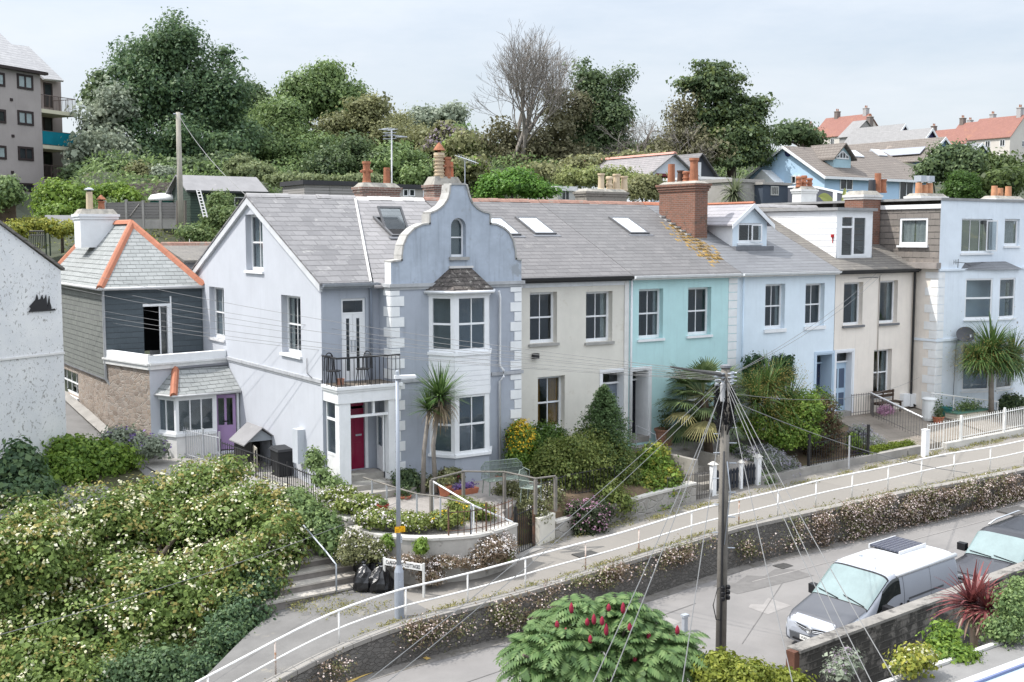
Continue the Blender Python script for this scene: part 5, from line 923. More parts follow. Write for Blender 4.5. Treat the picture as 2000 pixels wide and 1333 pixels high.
def flats():
    o=at(84,300,d=85); e=V((.8442,.5368,0)); o.z=0; P=Pl(o,e); H=thing('apartment_block','four-storey grey pebbledashed flats with brown windows and stacked balconies','apartment block',tuple(o)); H.location.z=0
    PEB=surf('pebbledash',(.36,.325,.315),.95,.08,.6,streak=.12,bump=.6,bscale=14); PLUM=surf('balcony_wall',(.33,.28,.27),.95,.06,1)
    ze=P.px(84,142)[1]; zb=6
    m=MB().ob(P,-30,0,zb,ze,-12,0); m.build('wall',PEB,H); sr=P.off(-2.6); se=sr.px(122,250)[0]; MB().ob(P,.003,se,zb,sr.px(110,153)[1],-12,-2.6).build('recessed_wall',PLUM,H)
    for x0,y0,x1,y1,pn in ((33,146,64,175,PGLASS),(34,217,65,245,PGLASS),(35,287,65,314,DGLASS),(35,358,65,374,DGLASS),(-20,141,9,168,PGLASS),(-20,213,11,240,DGLASS),(-20,284,12,311,PGLASS)): win(H,P,P.rect(x0,y0,x1,y1),BROWNF,.06,1,.16,pn)
    for px,py in ((22,195),(25,266),(24,337)): u,v=P.px(px,py); MB().ob(P,u-.12,u+.12,v-.1,v+.1,.002,.05).build('vent',BROWNF,H)
    for y0,y1 in ((163,210),(230,275),(298,345)): win(H,sr,sr.rect(85,y0,102,y1),BROWNF,.06,0,.12,DGLASS,'balcony_door')
    CRM=surf('balcony_slab',(.60,.57,.44),.8,.08,1); q=P
    for k,(py,cloth) in enumerate(((213,0),(283,1),(350,0))):
        v=P.px(88,py)[1]; s1=P.px(152,py+8)[0]; sl=MB().ob(P,.01,s1,v-.28,v,-2.6,-.1).build('balcony',CRM,H); m=MB(); m.tube([P.pt(.05,v+1.05,-.15),P.pt(s1-.05,v+1.05,-.15),P.pt(s1-.05,v+1.05,-2.5)],.03,n=5)
        for j in range(28): s=.05+(s1-.1)*j/27; m.tube([P.pt(s,v,-.15),P.pt(s,v+1.05,-.15)],.014 if j%7 else .03,n=4)
        for j in range(8): m.tube([P.pt(s1-.05,v,-.15-2.3*j/7),P.pt(s1-.05,v+1.05,-.15-2.3*j/7)],.014,n=4)
        m.build('balustrade',surf('rail_brown',(.12,.09,.08),.6,.1),sl)
        if cloth: MB().ob(P,.08,s1,v+.05,v+1.02,-.13,-.09).ob(P,s1-.03,s1+.0,v+.05,v+1.0,-2.4,-.14).build('windbreak',surf('turquoise_cloth',(.0,.17,.23),.8,.12,1.5,bump=.4,bscale=6),sl)
    RS=tiles('flats_slate',(.46,.45,.45),(.40,.39,.395),(.25,.25,.25),.5,.3,.01,stain=[((.30,.29,.27),.6,.5)])
    RP=Pl(P.pt(0,ze,.4),e,V((-P.n.x*.72,-P.n.y*.72,.69))); g=[RP.px(*k) for k in ((92,143),(22,86),(0,65))]
    top=max(x[1] for x in g)+4; m=MB(); k=(g[2][0]-g[1][0])/(g[2][1]-g[1][1])
    pts=[RP.pt(-30,0),RP.pt(g[0][0],0),RP.pt(*g[1]),RP.pt(*g[2]),RP.pt(g[2][0]+k*4,top),RP.pt(-30,top)]; m.prism(pts,-RP.n*.15); m.build('roof',RS,H)
    R2=Pl(sr.pt(0,sr.px(110,153)[1],.4),e,RP.b); g=[R2.px(*k) for k in ((86,154),(125,158),(56,91),(24,87))]; MB().prism([R2.pt(*k) for k in g],-R2.n*.15).build('lower_roof',RS,H)
    MB().ob(P,-30,.4,ze-.22,ze-.02,.02,.42).build('fascia',BROWNF,H)
flats()
def bungalow():
    D=95; Q=at(1611,339.3,d=D); x0,y0,ze=Q.x,Q.y,Q.z; G=Pl((x0,0,0),(0,-1,0)); F=Pl((0,y0,0),(1,0,0)); zb=F.px(1720,394)[1]-1
    a=G.px(1535.6,285.3); zr=a[1]; ym=-a[0]; yb=ym+(ym-y0); x1=F.px(1815,345)[0]
    BL=surf('bungalow_blue',(.47,.65,.83),.85,.04,1); H=thing('blue_bungalow','sky-blue bungalow with a brown tiled roof and pointed turquoise dormer','bungalow',((x0+x1)/2,ym,zb))
    BT=tiles('brown_pantile',(.20,.175,.155),(.165,.145,.13),(.10,.08,.07),.33,.36,.03,.9,.5,True,stain=[((.32,.27,.23),.6,.6)],bumpk=1)
    wall(H,'gable_wall',G,[(-yb,zb),(-y0,zb),(-y0,ze),(-ym,zr),(-yb,ze)],[],BL); wall(H,'front_wall',F,[(x0,zb),(x1,zb),(x1,ze),(x0,ze)],[],BL); MB().box(x0+.1,x1,y0+.1,yb,zb,ze-.05).build('core_wall',BL,H)
    o=.45; k=(zr-ze)/(ym-y0); xr=F.px(1735,300)[0]+6; m=MB()
    A,B=V((x0-o,ym,zr)),V((xr-1,ym,zr)); fr=[V((x0-o,y0-o,ze-k*o)),V((x1+o,y0-o,ze-k*o)),V((x1+o,yb+o,ze-k*o)),V((x0-o,yb+o,ze-k*o))]
    m.poly([fr[0],fr[1],B,A]); m.poly([fr[1],fr[2],B]); m.poly([fr[2],fr[3],A,B]); u=V((0,0,-.16)); m.poly([p+u for p in (A,B,fr[1],fr[0])]); r=m.build('roof',BT,H)
    MB().hexa([(x0-o-.05,y0-o,ze-k*o-.25),(x0-o-.05,ym,zr-.25),(x0-o,ym,zr-.25),(x0-o,y0-o,ze-k*o-.25),(x0-o-.05,y0-o,ze-k*o),(x0-o-.05,ym,zr),(x0-o,ym,zr),(x0-o,y0-o,ze-k*o)]).hexa([(x0-o-.05,ym,zr-.25),(x0-o-.05,yb+o,ze-k*o-.25),(x0-o,yb+o,ze-k*o-.25),(x0-o,ym,zr-.25),(x0-o-.05,ym,zr),(x0-o-.05,yb+o,ze-k*o),(x0-o,yb+o,ze-k*o),(x0-o,ym,zr)]).build('bargeboard',WHITE,H)
    MB().box(x0-o,x1+o,y0-o-.06,y0-o,ze-k*o-.2,ze-k*o+.02).build('fascia',WHITE,H)
    u,v=G.px(1540,298); MB().lathe((x0-.03,-u,v),[(.38,0),(.38,-.05),(.3,-.06)],14,'x').build('round_vent',surf('navy_vent',(.03,.04,.12),.5,.1),H)
    for x0_,y0_,x1_,y1_,b in ((1640,345,1665,372,1),(1756,348,1783,392,1),(1705,345,1732,366,1)): win(H,F,F.rect(x0_,y0_,x1_,y1_),WHITE,.06,b,.1)
    win(H,G,G.rect(1546,343,1563,360),WHITE,.06,1,.1)
    pq=G.px(1507,333); e=1.5; ax=-pq[0]; MB().prism([(x0-1.2,ax-e,pq[1]-1.1),(x0-1.2,ax,pq[1]),(x0-1.2,ax+e,pq[1]-1.1),(x0-1.2,ax+e,pq[1]-1.3),(x0-1.2,ax-e,pq[1]-1.3)],(1.2,0,0)).build('door_canopy',WHITE,H)
    for s in (-1,1): MB().box(x0-1.15,x0-1.0,ax+s*(e-.3)-.07,ax+s*(e-.3)+.07,zb,pq[1]-1.3).build('canopy_post',WHITE,H)
    # dormer: turquoise cladding, pointed window
    yd=y0+1.1; D2=Pl((0,yd,0),(1,0,0)); r_=D2.rect(1628,284,1662,328); u0,u1,v0,v1=r_; um=(u0+u1)/2; vs=D2.px(1628,306)[1]; DC=surf('dormer_turquoise',(.40,.56,.62),.85,.06,2); ln=lambda z:y0-o+(z-(ze-k*o))/k
    m=MB().poly([D2.pt(u0,v0),D2.pt(u1,v0),D2.pt(u1,vs),D2.pt(um,v1),D2.pt(u0,vs)]).poly([(u0,yd,v0),(u0,yd,vs),(u0,ln(vs),vs)]).poly([(u1,yd,v0),(u1,yd,vs),(u1,ln(vs),vs)]); dm=m.build('dormer',DC,H)
    m=MB()
    for s,xe in ((-1,u0-.35),(1,u1+.35)): q=[(xe,yd-.4,vs-.3),(um,yd-.4,v1+.05),(um,ln(v1)+.3,v1+.05),(xe,ln(vs)-.2,vs-.3)]; m.hexa([V(p) for p in q]+[V(p)+V((0,0,.14)) for p in q])
    m.build('dormer_roof',BT,dm); W2=Pl((0,yd-.01,0),(1,0,0)); m=MB(); f0,f1,g0=u0+.3,u1-.3,v0+(v1-v0)*.38; m.prism([W2.pt(f0,g0),W2.pt(f1,g0),W2.pt(f1,vs+.1),W2.pt(um,v1-.45),W2.pt(f0,vs+.1)],(0,-.05,0)); dw=m.build('dormer_window',WHITE,dm); m=MB(); n=4
    for j in range(n):
        a=f0+.1+(f1-f0-.1)*j/n; b=a+(f1-f0-.1)/n-.12; hh=lambda u: vs+.05+(v1-.5-vs)*(1-abs(u-um)/(um-f0))-.12; m.prism([W2.pt(a,g0+.12,.055),W2.pt(b,g0+.12,.055),W2.pt(b,hh(b),.055),W2.pt(a,hh(a),.055)],(0,-.01,0))
    m.build('pane',DGLASS,dw)
    RPf=Pl((0,y0-o,ze-k*o),(1,0,0),(0,1,k))
    for px,py in ((1670,302),(1716,300)): u,v=RPf.px(px,py); MB().ob(RPf,u-.6,u+.6,v-.6,v+.6,.01,.12).build('rooflight',surf('skylight_glass',(.55,.58,.62)),r)
bungalow()
def big(name,label,cat,x0,x1,y0,y1,zb,ze,zr,axis,wm,rm,wins=(),ch=(),om=None):
    H=shed(name,label,cat,x0,x1,y0,y1,zb,ze,zr,axis,wm,rm,.3,.12); G=Pl((x0,0,0),(0,-1,0)); F=Pl((0,y0,0),(1,0,0))
    for face,n,z0,h,w in wins:
        P=G if face=='g' else F; a,b=(-y1,-y0) if face=='g' else (x0,x1)
        for k in range(n): c=a+(b-a)*(k+.5)/n; win(H,P,(c-w/2,c+w/2,z0,z0+h),WHITE,.05,1,.1)
    for x,y,h,mt in ch:
        c,z=chimney(H,x-.55,x+.55,y-.45,y+.45,ze,zr+h,mt,.08)
        for s in (-.25,.25): MB().lathe((x+s,y,z-.02),[(.14,0),(.11,.5),(.13,.55)],8).build('chimney_pot',POTR,c)
    return H
REDT=tiles('red_clay_tile',(.27,.135,.11),(.23,.115,.095),(.2,.08,.06),.3,.3,.02,.9,.5,True,stain=[((.30,.15,.10),.55,.5)])
GRYT=tiles('grey_tile_far',(.27,.265,.265),(.24,.235,.235),(.15,.15,.15),.4,.3,.01,.9,.5,True)
def uphill():
    OW=surf('far_offwhite',(.62,.58,.53),.9,.07,.4,streak=.1); GR=surf('far_grey_render',(.40,.39,.39),.95,.06,.4); CG=surf('far_stack',(.20,.17,.155),.95,.1,1); LG='red-roofed terraces on the skyline'
    def corner(px,py,D): q=at(px,py,d=D); return q
    def row(px,py,D,L,W,hz,rise,label,ch,wm=OW,rm=REDT,nw=3,grp=LG):
        q=corner(px,py,D); zb=q.z-hz; H=big('terraced_house',label,'house',q.x,q.x+W,q.y,q.y+L,zb,q.z,q.z+rise,'y',wm,rm,(('g',nw,q.z-1.9,1.3,1.1),('g',nw,q.z-4.7,1.3,1.1),('f',1,q.z-1.9,1.2,1.0)),[(q.x+W/2,q.y+L*f,h,CG if i%2 else GR) for i,(f,h) in enumerate(ch)]); H['group']=grp
    row(1973,266,220,9.5,9,9,4.2,'red-roofed white terrace with grey end wall at the crest',((.1,1.6),))
    row(1921,276,238,9,10,9,4.6,'red-roofed terrace between the white stack and the grey-ended one',((.15,1.4),(.95,1.2)))
    row(1879,284,258,12,9,9,4.2,'red-roofed terrace farthest down the slope above the blue gables',((.1,1.8),(.9,1.2)))
    row(1668,262,250,12,10,9,4.6,'red-roofed terrace beside the large grey gable',((.08,1.4),(.75,1.4)))
    row(1633,271,265,12,8,9,3.4,'red-roofed terrace nearest the pine tops on the ridge',((.2,1.4),(.95,1.2)))
    q=corner(1662,266,235); big('grey_roofed_house','large grey-roofed white house with solid dark stack on the skyline','house',q.x,q.x+9,q.y,q.y+3,q.z-8,q.z,q.z+3.4,'y',surf('far_grey_gable',(.33,.32,.315),.9,.05),GRYT,(('f',3,q.z-2.4,1.4,1.2),),((q.x+8.4,q.y+2,1.2,CG),))
    q=corner(1712,290,190); H=big('grey_dormer_house','grey-roofed house with three white pointed dormers','house',q.x,q.x+9,q.y,q.y+8,q.z-6,q.z,q.z+3.4,'x',OW,GRYT)
    for k in range(3): x=q.x+.9+1.5*k; MB().prism([(x,q.y+1.2,q.z+.2),(x+1,q.y+1.2,q.z+.2),(x+1,q.y+1.2,q.z+1.9),(x+.5,q.y+1.2,q.z+2.7),(x,q.y+1.2,q.z+1.9)],(0,2.6,0)).build('dormer',WHITE,H)
    NV=surf('navy_boards',(.035,.03,.085),.8,.1,1); BLG=surf('blue_gable_paint',(.17,.27,.42),.85,.06,1)
    for px,py,D,W,L,rs,wm,lab,wd in ((1743,276,170,5,9,2.6,NV,'grey-roofed house with a navy boarded gable and twin white windows',4.0),(1795,285,160,5,9,2.5,NV,'grey-roofed house with navy gable and wide white three-light window',4.4)):
        q=corner(px,py,D); H=big('navy_gabled_house',lab,'house',q.x,q.x+W,q.y,q.y+L,q.z-7,q.z,q.z+rs,'y',wm,GRYT); F=Pl((0,q.y,0),(1,0,0)); win(H,F,(q.x+W/2-wd/4,q.x+W/2+wd/4,q.z-.3,q.z+1.2),WHITE,.06,2,.14)
        m=MB(); o=.32
        for s,xe in ((-1,q.x-o),(1,q.x+W+o)): m.hexa([(xe,q.y-o-.06,q.z-.55),(q.x+W/2,q.y-o-.06,q.z+rs-.3),(q.x+W/2,q.y-o,q.z+rs-.3),(xe,q.y-o,q.z-.55),(xe,q.y-o-.06,q.z-.2),(q.x+W/2,q.y-o-.06,q.z+rs+.1),(q.x+W/2,q.y-o,q.z+rs+.1),(xe,q.y-o,q.z-.2)])
        m.build('bargeboard',WHITE,H)
    q=corner(1758,302,150); H=big('grey_hip_house','long grey-roofed house with a pale yellow bay behind the bungalow','house',q.x,q.x+11,q.y,q.y+9,q.z-6,q.z-1.6,q.z+1.6,'x',surf('pale_yellow',(.64,.62,.46),.9,.05),GRYT,(('f',3,q.z-3.6,1.3,1.2),))
    for px,py,D,W,L,rs,lab in ((1806,312,130,6.6,14,2.6,'blue gabled bungalow with white bargeboards and solar panel roof'),(1888,306,135,5.0,12,1.6,'smaller blue gabled bungalow with dark tiled roof behind the dome conifer')):
        q=corner(px,py,D); H=big('blue_gabled_house',lab,'bungalow',q.x,q.x+W,q.y,q.y+L,q.z-4,q.z,q.z+rs,'y',BLG,tiles('brown_pantile',(.24,.195,.16),(.2,.165,.14),(.1,.08,.07),.33,.36,.03) if rs>2 else SL_N); m=MB(); o=.32
        for xe in (q.x-o,q.x+W+o): m.hexa([(xe,q.y-o-.06,q.z-.5),(q.x+W/2,q.y-o-.06,q.z+rs-.2),(q.x+W/2,q.y-o,q.z+rs-.2),(xe,q.y-o,q.z-.5),(xe,q.y-o-.06,q.z-.15),(q.x+W/2,q.y-o-.06,q.z+rs+.12),(q.x+W/2,q.y-o,q.z+rs+.12),(xe,q.y-o,q.z-.15)])
        m.build('bargeboard',WHITE,H); win(H,Pl((0,q.y,0),(1,0,0)),(q.x+W/2-.9,q.x+W/2+.9,q.z+.1,q.z+1.4),WHITE,.06,1,.12)
        if rs>2: k=rs/(W/2); R3=Pl((q.x-.1,q.y,q.z+.1),(0,-1,0),(W/2,0,rs)); MB().ob(R3,-9,-1,.8,2.2,.12,.2).build('solar_panel',surf('pale_panel',(.26,.27,.31),.3,.05,bump=0,spec=.8),H)
uphill()
# ---------------------------------------------------------------- sheds and small buildings behind the terrace
TIMB=tiles('grey_boards',(.30,.285,.275),(.25,.24,.23),(.10,.095,.09),2.6,.16,.012,.9,.35,True,var=.2)
GRN=tiles('green_shed_boards',(.045,.07,.055),(.038,.06,.048),(.02,.03,.025),3,.15,.01,.8,.3,True); FELT=surf('grey_felt',(.25,.245,.25),.95,.1,1.5,stain=(.32,.31,.3),sfrac=.6,stscale=2)
def backs():
    q=at(371,374,d=66); r=at(432,374,d=66); z=q.z; x0,y0=q.x,q.y
    H=shed('garden_shed','dark green wooden garden shed with a grey felt roof','shed',x0,x0+3.0,y0,y0+4.6,z-2.2,z-.1,z+.75,'x',GRN,FELT,.3) if False else None
    D=66; e=at(366,372,d=D); H=shed('garden_shed','dark green wooden garden shed with a shallow grey felt roof','shed',e.x,e.x+4.4,e.y-.5,e.y+2.9,e.z-2.3,e.z,e.z+.85,'x',GRN,FELT,.3); F=Pl((0,e.y-.5,0),(1,0,0)); MB().ob(F,e.x-.32,e.x+4.7,e.z-.14,e.z-.02,.28,.36).build('fascia',surf('fascia_black',(.03,.035,.035),.7,.1),H); win(H,F,(e.x+2.6,e.x+3.8,e.z-1.1,e.z-.35),WHITE,.05,1,.06)
    def flat(name,label,*a_,dep=3,cat='shed',over=.12,rh=.25):
        if isinstance(a_[0],str): cat,a_=a_[0],a_[1:]
        px0,px1,pt,pb,D,wm,rm=a_
        a=at(px0,pt,d=D); b=at(px1,pt,d=D); yy=a.y; b=at(px1,pt,y=yy); zb=at((px0+px1)/2,pb,y=yy).z; H=thing(name,label,cat,((a.x+b.x)/2,yy+dep/2,zb)); MB().box(a.x,b.x,yy,yy+dep,zb,a.z-rh).build('wall',wm,H); MB().box(a.x-over,b.x+over,yy-over,yy+dep+over,a.z-rh+.002,a.z).build('roof',rm,H); return H,Pl((0,yy,0),(1,0,0)),a.x,b.x,zb,a.z
    H,F,a,b,zb,zt=flat('timber_garage','flat-roofed grey timber garage clad in weathered boards','garage',594,694,352,392,62,TIMB,surf('felt_black',(.05,.05,.055),.9,.1)); MB().ob(F,(a+b)/2-.03,(a+b)/2+.03,zb,zt-.25,.002,.03).build('corner_batten',TIMB,H)
    H,F,a,b,zb,zt=flat('flat_roofed_outhouse','low grey outhouse with a dark felt roof beside the brick stacks','shed',698,845,358,392,64,surf('outhouse_wall',(.36,.34,.32),.9,.1),surf('felt_black',(.05,.05,.055)))
    win(H,F,F.rect(787,370,797,384),WHITE,.04,0,.05); win(H,F,F.rect(799,370,810,384),WHITE,.04,0,.05); win(H,F,F.rect(826,362,842,392),WHITE,.04,0,.08)
    H,F,a,b,zb,zt=flat('small_shed','small pale flat-roofed shed among hedge bushes','shed',1090,1122,364,396,64,surf('pale_boards',(.42,.42,.40),.9,.1),surf('white_felt',(.66,.66,.66),.8,.1)); win(H,F,F.rect(1096,372,1112,392),surf('grey_trim',(.4,.4,.4)),.04,1,.06)
    # white gabled outbuilding and dark gable behind it
    D=78; g=at(1270,338.7,d=D); F=Pl((0,g.y,0),(1,0,0)); xr=F.px(1355,338)[0]; zr=F.px(1312.7,302.7)[1]
    H=shed('white_outbuilding','white gabled outbuilding with slate roof and pink ridge tiles','outbuilding',g.x,xr,g.y,g.y+12,g.z-5,g.z,zr,'y',surf('outbuilding_white',(.60,.63,.68),.85,.05),tiles('outbuilding_slate',(.26,.24,.24),(.21,.2,.2),(.11,.1,.1),.4,.28,.012,stain=[((.33,.31,.29),.56,1)]),.3); q=MB(); ridge_run(q,((g.x+xr)/2,g.y-.3,zr+.12),((g.x+xr)/2,g.y+12,zr+.12),.2,.5); q.build('ridge_tiles',surf('pink_ridge',(.55,.28,.23),.8,.1),H)
    F_=Pl((0,g.y,0),(1,0,0)); win(H,F_,F_.rect(1286,345,1300,365),surf('red_brown_door',(.16,.03,.03),.6,.1),.05,0,.9,name='door')
    D=84; g=at(1345,343,d=D); F=Pl((0,g.y,0),(1,0,0)); xr=F.px(1397,343)[0]; zr=F.px(1362,307)[1]+.2
    H=shed('dark_gabled_shed','dark grey gabled shed with a white corner board behind the white outbuilding','shed',g.x-.5,xr,g.y,g.y+7,g.z-4,g.z,zr,'y',surf('dark_slate_paint',(.07,.075,.09),.9,.1),SL_B,.3); MB().ob(F,F.px(1362,330)[0],F.px(1368,330)[0],g.z-.6,g.z+1,.002,.08).build('corner_board',WHITE,H)
    H,F,a,b,zb,zt=flat('white_garden_room','white flat-roofed garden room with an open glazed door','garden room',1362,1427,345,400,68,WHITE,surf('white_felt',(.66,.66,.66)),over=.05,rh=.15)
    win(H,F,F.rect(1376,354,1386,395),WHITE,.05,0,.1,rail=.35); MB().ob(F,*F.rect(1387,354,1396,398),-.0+.002,.01).build('opening_shade_sheet',DARK,H); win(H,F,F.rect(1398,355,1419,380),surf('grey_trim',(.4,.4,.4)),.05,1,.1,PGLASS)  # thin black sheet painted in for the unlit doorway
    H,F,a,b,zb,zt=flat('blockwork_store','grey blockwork store with a pale slab roof','store',1430,1489,349,400,66,surf('blockwork',(.32,.305,.285),.95,.12,1.5,stain=(.22,.21,.2),sfrac=.58,stscale=2),CONC,rh=.2,over=.1)
    H,F,a,b,zb,zt=flat('navy_shed','dark blue-grey shed with a small barred window','shed',1490,1541,356,400,66.5,surf('navy_render',(.06,.075,.10),.85,.1),CONC,rh=.15); win(H,F,F.rect(1505,364,1520,382),surf('bar_pale',(.45,.45,.42)),.05,3,.06)
    # dark garden wall with white swept coping
    pts=[(1541,364),(1570,363),(1592,364),(1625,371),(1660,378),(1697,381)]; D=67; P=[]
    for px,py in pts: P.append(at(px,py,d=D-(px-1541)*.02))
    t=gwall('garden_wall',[tuple(p) for p in P],3.2,'dark grey garden wall with swept white coping below the blue bungalow',surf('charcoal_wall',(.10,.105,.125),.9,.1,1),.25,True,.1); [setattr(c.data.materials,'x',0) if 0 else c.data.materials.__setitem__(0,WHITE) for c in t.children if c.name.startswith('coping')]
    # fence, posts, hot tub cover, ladder, kennel-like feeder, wicker screen
    t=thing('panel_fence','weathered grey panel fence with concrete posts and gravel boards behind the cottage','fence',tuple(at(275,450,d=66))); 
    FP=tiles('fence_panel',(.24,.225,.22),(.20,.19,.185),(.09,.085,.08),2.4,.16,.012,.95,.3,True,var=.3); CP_=surf('concrete_post',(.33,.315,.30),.9,.12,3); X=[205,246,279,313,346]
    for k,(a,b) in enumerate(zip(X,X[1:])):
        A=at(a,396-(k==1)*2,d=66); B=at(b,396-(k==1)*2,d=66); L=(B-A); L.z=0; P=Pl((A.x,A.y,0),L); w=L.length; zt=A.z; zb=at(a,447,d=66).z; MB().ob(P,.08,w-.02,zb+.55,zt,-.05,0).build('fence_panel',FP,t); MB().ob(P,.08,w-.02,zb,zb+.54,-.06,.01).build('gravel_board',CP_,t); MB().ob(P,-.06,.07,zb,zt+.12,-.1,.05).build('post',CP_,t)
        if k==1: MB().tube([P.pt(.2,zb+.7,.02),P.pt(w-.2,zt-.15,.02)],.04,n=4).build('brace',FP,t)
    A=at(344,430,d=65.5); m=MB()
    for px in (347,362): a=at(px,392,d=65.6); b=at(px,442,d=65.6); m.tube([b,a],.09,n=5)
    one(m,'fence_post',surf('old_timber_post',(.13,.115,.10),.95,.15),'pair of dark upright timber posts at the end of the panel fence','fence post')
    c=at(324,398,d=69); t=thing('covered_tank','green tank under a domed white cover behind the panel fence','tank',tuple(c)); MB().lathe(c,[(.95,-.6),(.95,.15)],8).build('tank_body',surf('tank_green',(.03,.16,.14),.6,.1),t); MB().lathe(c,[(1.05,.15),(1.05,.3),(.9,.5),(.3,.62),(.05,.62)],12).build('cover',surf('tank_cover',(.78,.78,.76),.5,.05),t,True)
    a,b=at(384,372,d=58.5),at(398,425,d=58.1); a2,b2=at(391,371,d=58.5),at(405,425,d=58.1); m=MB().tube([a,b],.035,n=5).tube([a2,b2],.035,n=5)
    for k in range(9): f=(k+.5)/9; m.tube([a+(b-a)*f,a2+(b2-a2)*f],.025,n=5)
    one(m,'ladder',surf('aluminium',(.52,.52,.52),.5,.05,metal=.3),'aluminium ladder leaning on the green shed','ladder')
    c=at(122,428,d=62); t=thing('bird_table','small roofed bird table on a pole by the round bush','bird table',tuple(at(103,455,d=62))); H0=MB(); x,y,z=c; H0.hexa([(x-.9,y-.6,z-.35),(x+1.4,y-.6,z-.35),(x+1.4,y,z+.15),(x-.9,y,z+.15),(x-.9,y-.6,z-.3),(x+1.4,y-.6,z-.3),(x+1.4,y,z+.2),(x-.9,y,z+.2)]).hexa([(x-.9,y,z+.15),(x+1.4,y,z+.15),(x+1.4,y+.6,z-.35),(x-.9,y+.6,z-.35),(x-.9,y,z+.2),(x+1.4,y,z+.2),(x+1.4,y+.6,z-.3),(x-.9,y+.6,z-.3)]).build('roof',FELT,t); m=MB()
    for dx,dy in ((-.8,-.5),(-.8,.5),(1.3,-.5),(1.3,.5)): m.tube([(x+dx,y+dy,z-.3),(x+dx,y+dy,z-2)],.04,n=5)
    m.build('support_leg',surf('dark_green_post',(.04,.06,.05),.8,.1),t)
    A=at(-14,402,d=60); B=at(31,402,d=60); P=Pl((A.x,A.y,0),(B-A).xy.to_3d()); w=(B-A).xy.length; zb=at(10,450,d=60).z; m=MB(); 
    for k in range(46): s=w*k/46; m.tube([P.pt(s,zb,0),P.pt(s,A.z+.03*math.sin(k*5),.02*math.sin(k*3))],.032,n=4)
    one(m,'wicker_screen',surf('wicker_brown',(.10,.075,.055),.95,.2,4),'brown wicker screen panel below a leafy shrub by the flats','fence')
    a,b=at(58,452,d=58),at(86,452,d=58); m=MB().tube([a,b],.04,n=5).tube([at(58,460,d=58),at(86,460,d=58)],.03,n=5)
    for k in range(9): q=a+(b-a)*k/8; m.tube([q,q-V((0,0,.9))],.02,n=4)
    one(m,'garden_railing',BLACKM,'short dark railing above the orange-ridged cottage roof','railing')
    W=rubble('bank_stone',[(.20,.17,.15),(.28,.24,.21),(.15,.13,.12)],(.12,.11,.09),2,1.5); m=MB(); A=at(205,392,d=74); B=at(345,392,d=74); m.hexa([(A.x,A.y,A.z-2),(B.x,B.y,A.z-2),(B.x,B.y+.6,A.z-2),(A.x,A.y+.6,A.z-2),(A.x,A.y+.3,A.z+1.0),(B.x,B.y+.3,A.z+1.2),(B.x,B.y+.7,A.z+1.2),(A.x,A.y+.7,A.z+1.0)]); one(m,'bank_wall',W,'rough stone bank wall below the garden shrubs behind the fence','wall')
    e=at(355,500,d=50); H=shed('rear_lean_to','brown-slated rear extension with red ridge between cottage and grey gable','house extension',-7.0,-4.2,12.2,17.5,0,at(390,500,y=13).z-.2,at(370,483,y=15).z,'x',surf('rear_render',(.4,.4,.42),.9,.1),SL_O,.2); q=MB(); ridge_run(q,(-7.2,14.85,at(370,483,y=15).z+.12),(-4,14.85,at(370,483,y=15).z+.12),.14); q.build('ridge_tiles',RIDGE,H)
    A=at(395,467,d=60); MB; b=thing('garden_bench','pale garden bench under the shrubs behind the grey gable','bench',tuple(A)); MB().box(A.x-.7,A.x+.7,A.y-.2,A.y+.25,A.z+.4,A.z+.46).build('seat',WOODW,b)
    for s in (-.6,.6): MB().box(A.x+s-.05,A.x+s+.05,A.y-.15,A.y+.2,A.z-.3,A.z+.4).build('leg',WOODW,b)
backs()
# ================================================================ vegetation
def rnd_dirs(n): d=RNG.normal(size=(n,3)); return d/np.linalg.norm(d,axis=1,keepdims=True)
def nrm(a): return a/np.maximum(np.linalg.norm(a,axis=1,keepdims=True),1e-6)
def leaf_quads(P,N,S,asp=.55,fold=.12,T=None):
    n=len(P); R=rnd_dirs(n) if T is None else T; N=nrm(N); t=nrm(np.cross(N,R)) if T is None else nrm(T); b=np.cross(N,t); S=np.broadcast_to(np.asarray(S,float),(n,))[:,None]
    up=N*S*fold; return np.stack([P-t*S*.5,P-b*S*asp*.5+up,P+t*S*.5,P+b*S*asp*.5+up],1)
def Dp(px,py,k):
    if isinstance(k,tuple):
        r=ray(px,py); return (k[1]-CAM.y)/r.y
    return k
def blobs_px(B):
    out=[]
    for px,py,rx,ry,k in B:
        D=Dp(px,py,k); c=at(px,py,d=D); s=D/FPX; out.append((np.array(c),np.array([rx*s,(rx+ry)*.5*s*.9,ry*s])))
    return out
def to_px_frame(d):   # spread directions so that blob x-radius lies across the view
    return np.stack([d[:,0]*RX[0]+d[:,1]*HX[0],d[:,0]*RX[1]+d[:,1]*HX[1],d[:,2]],1)
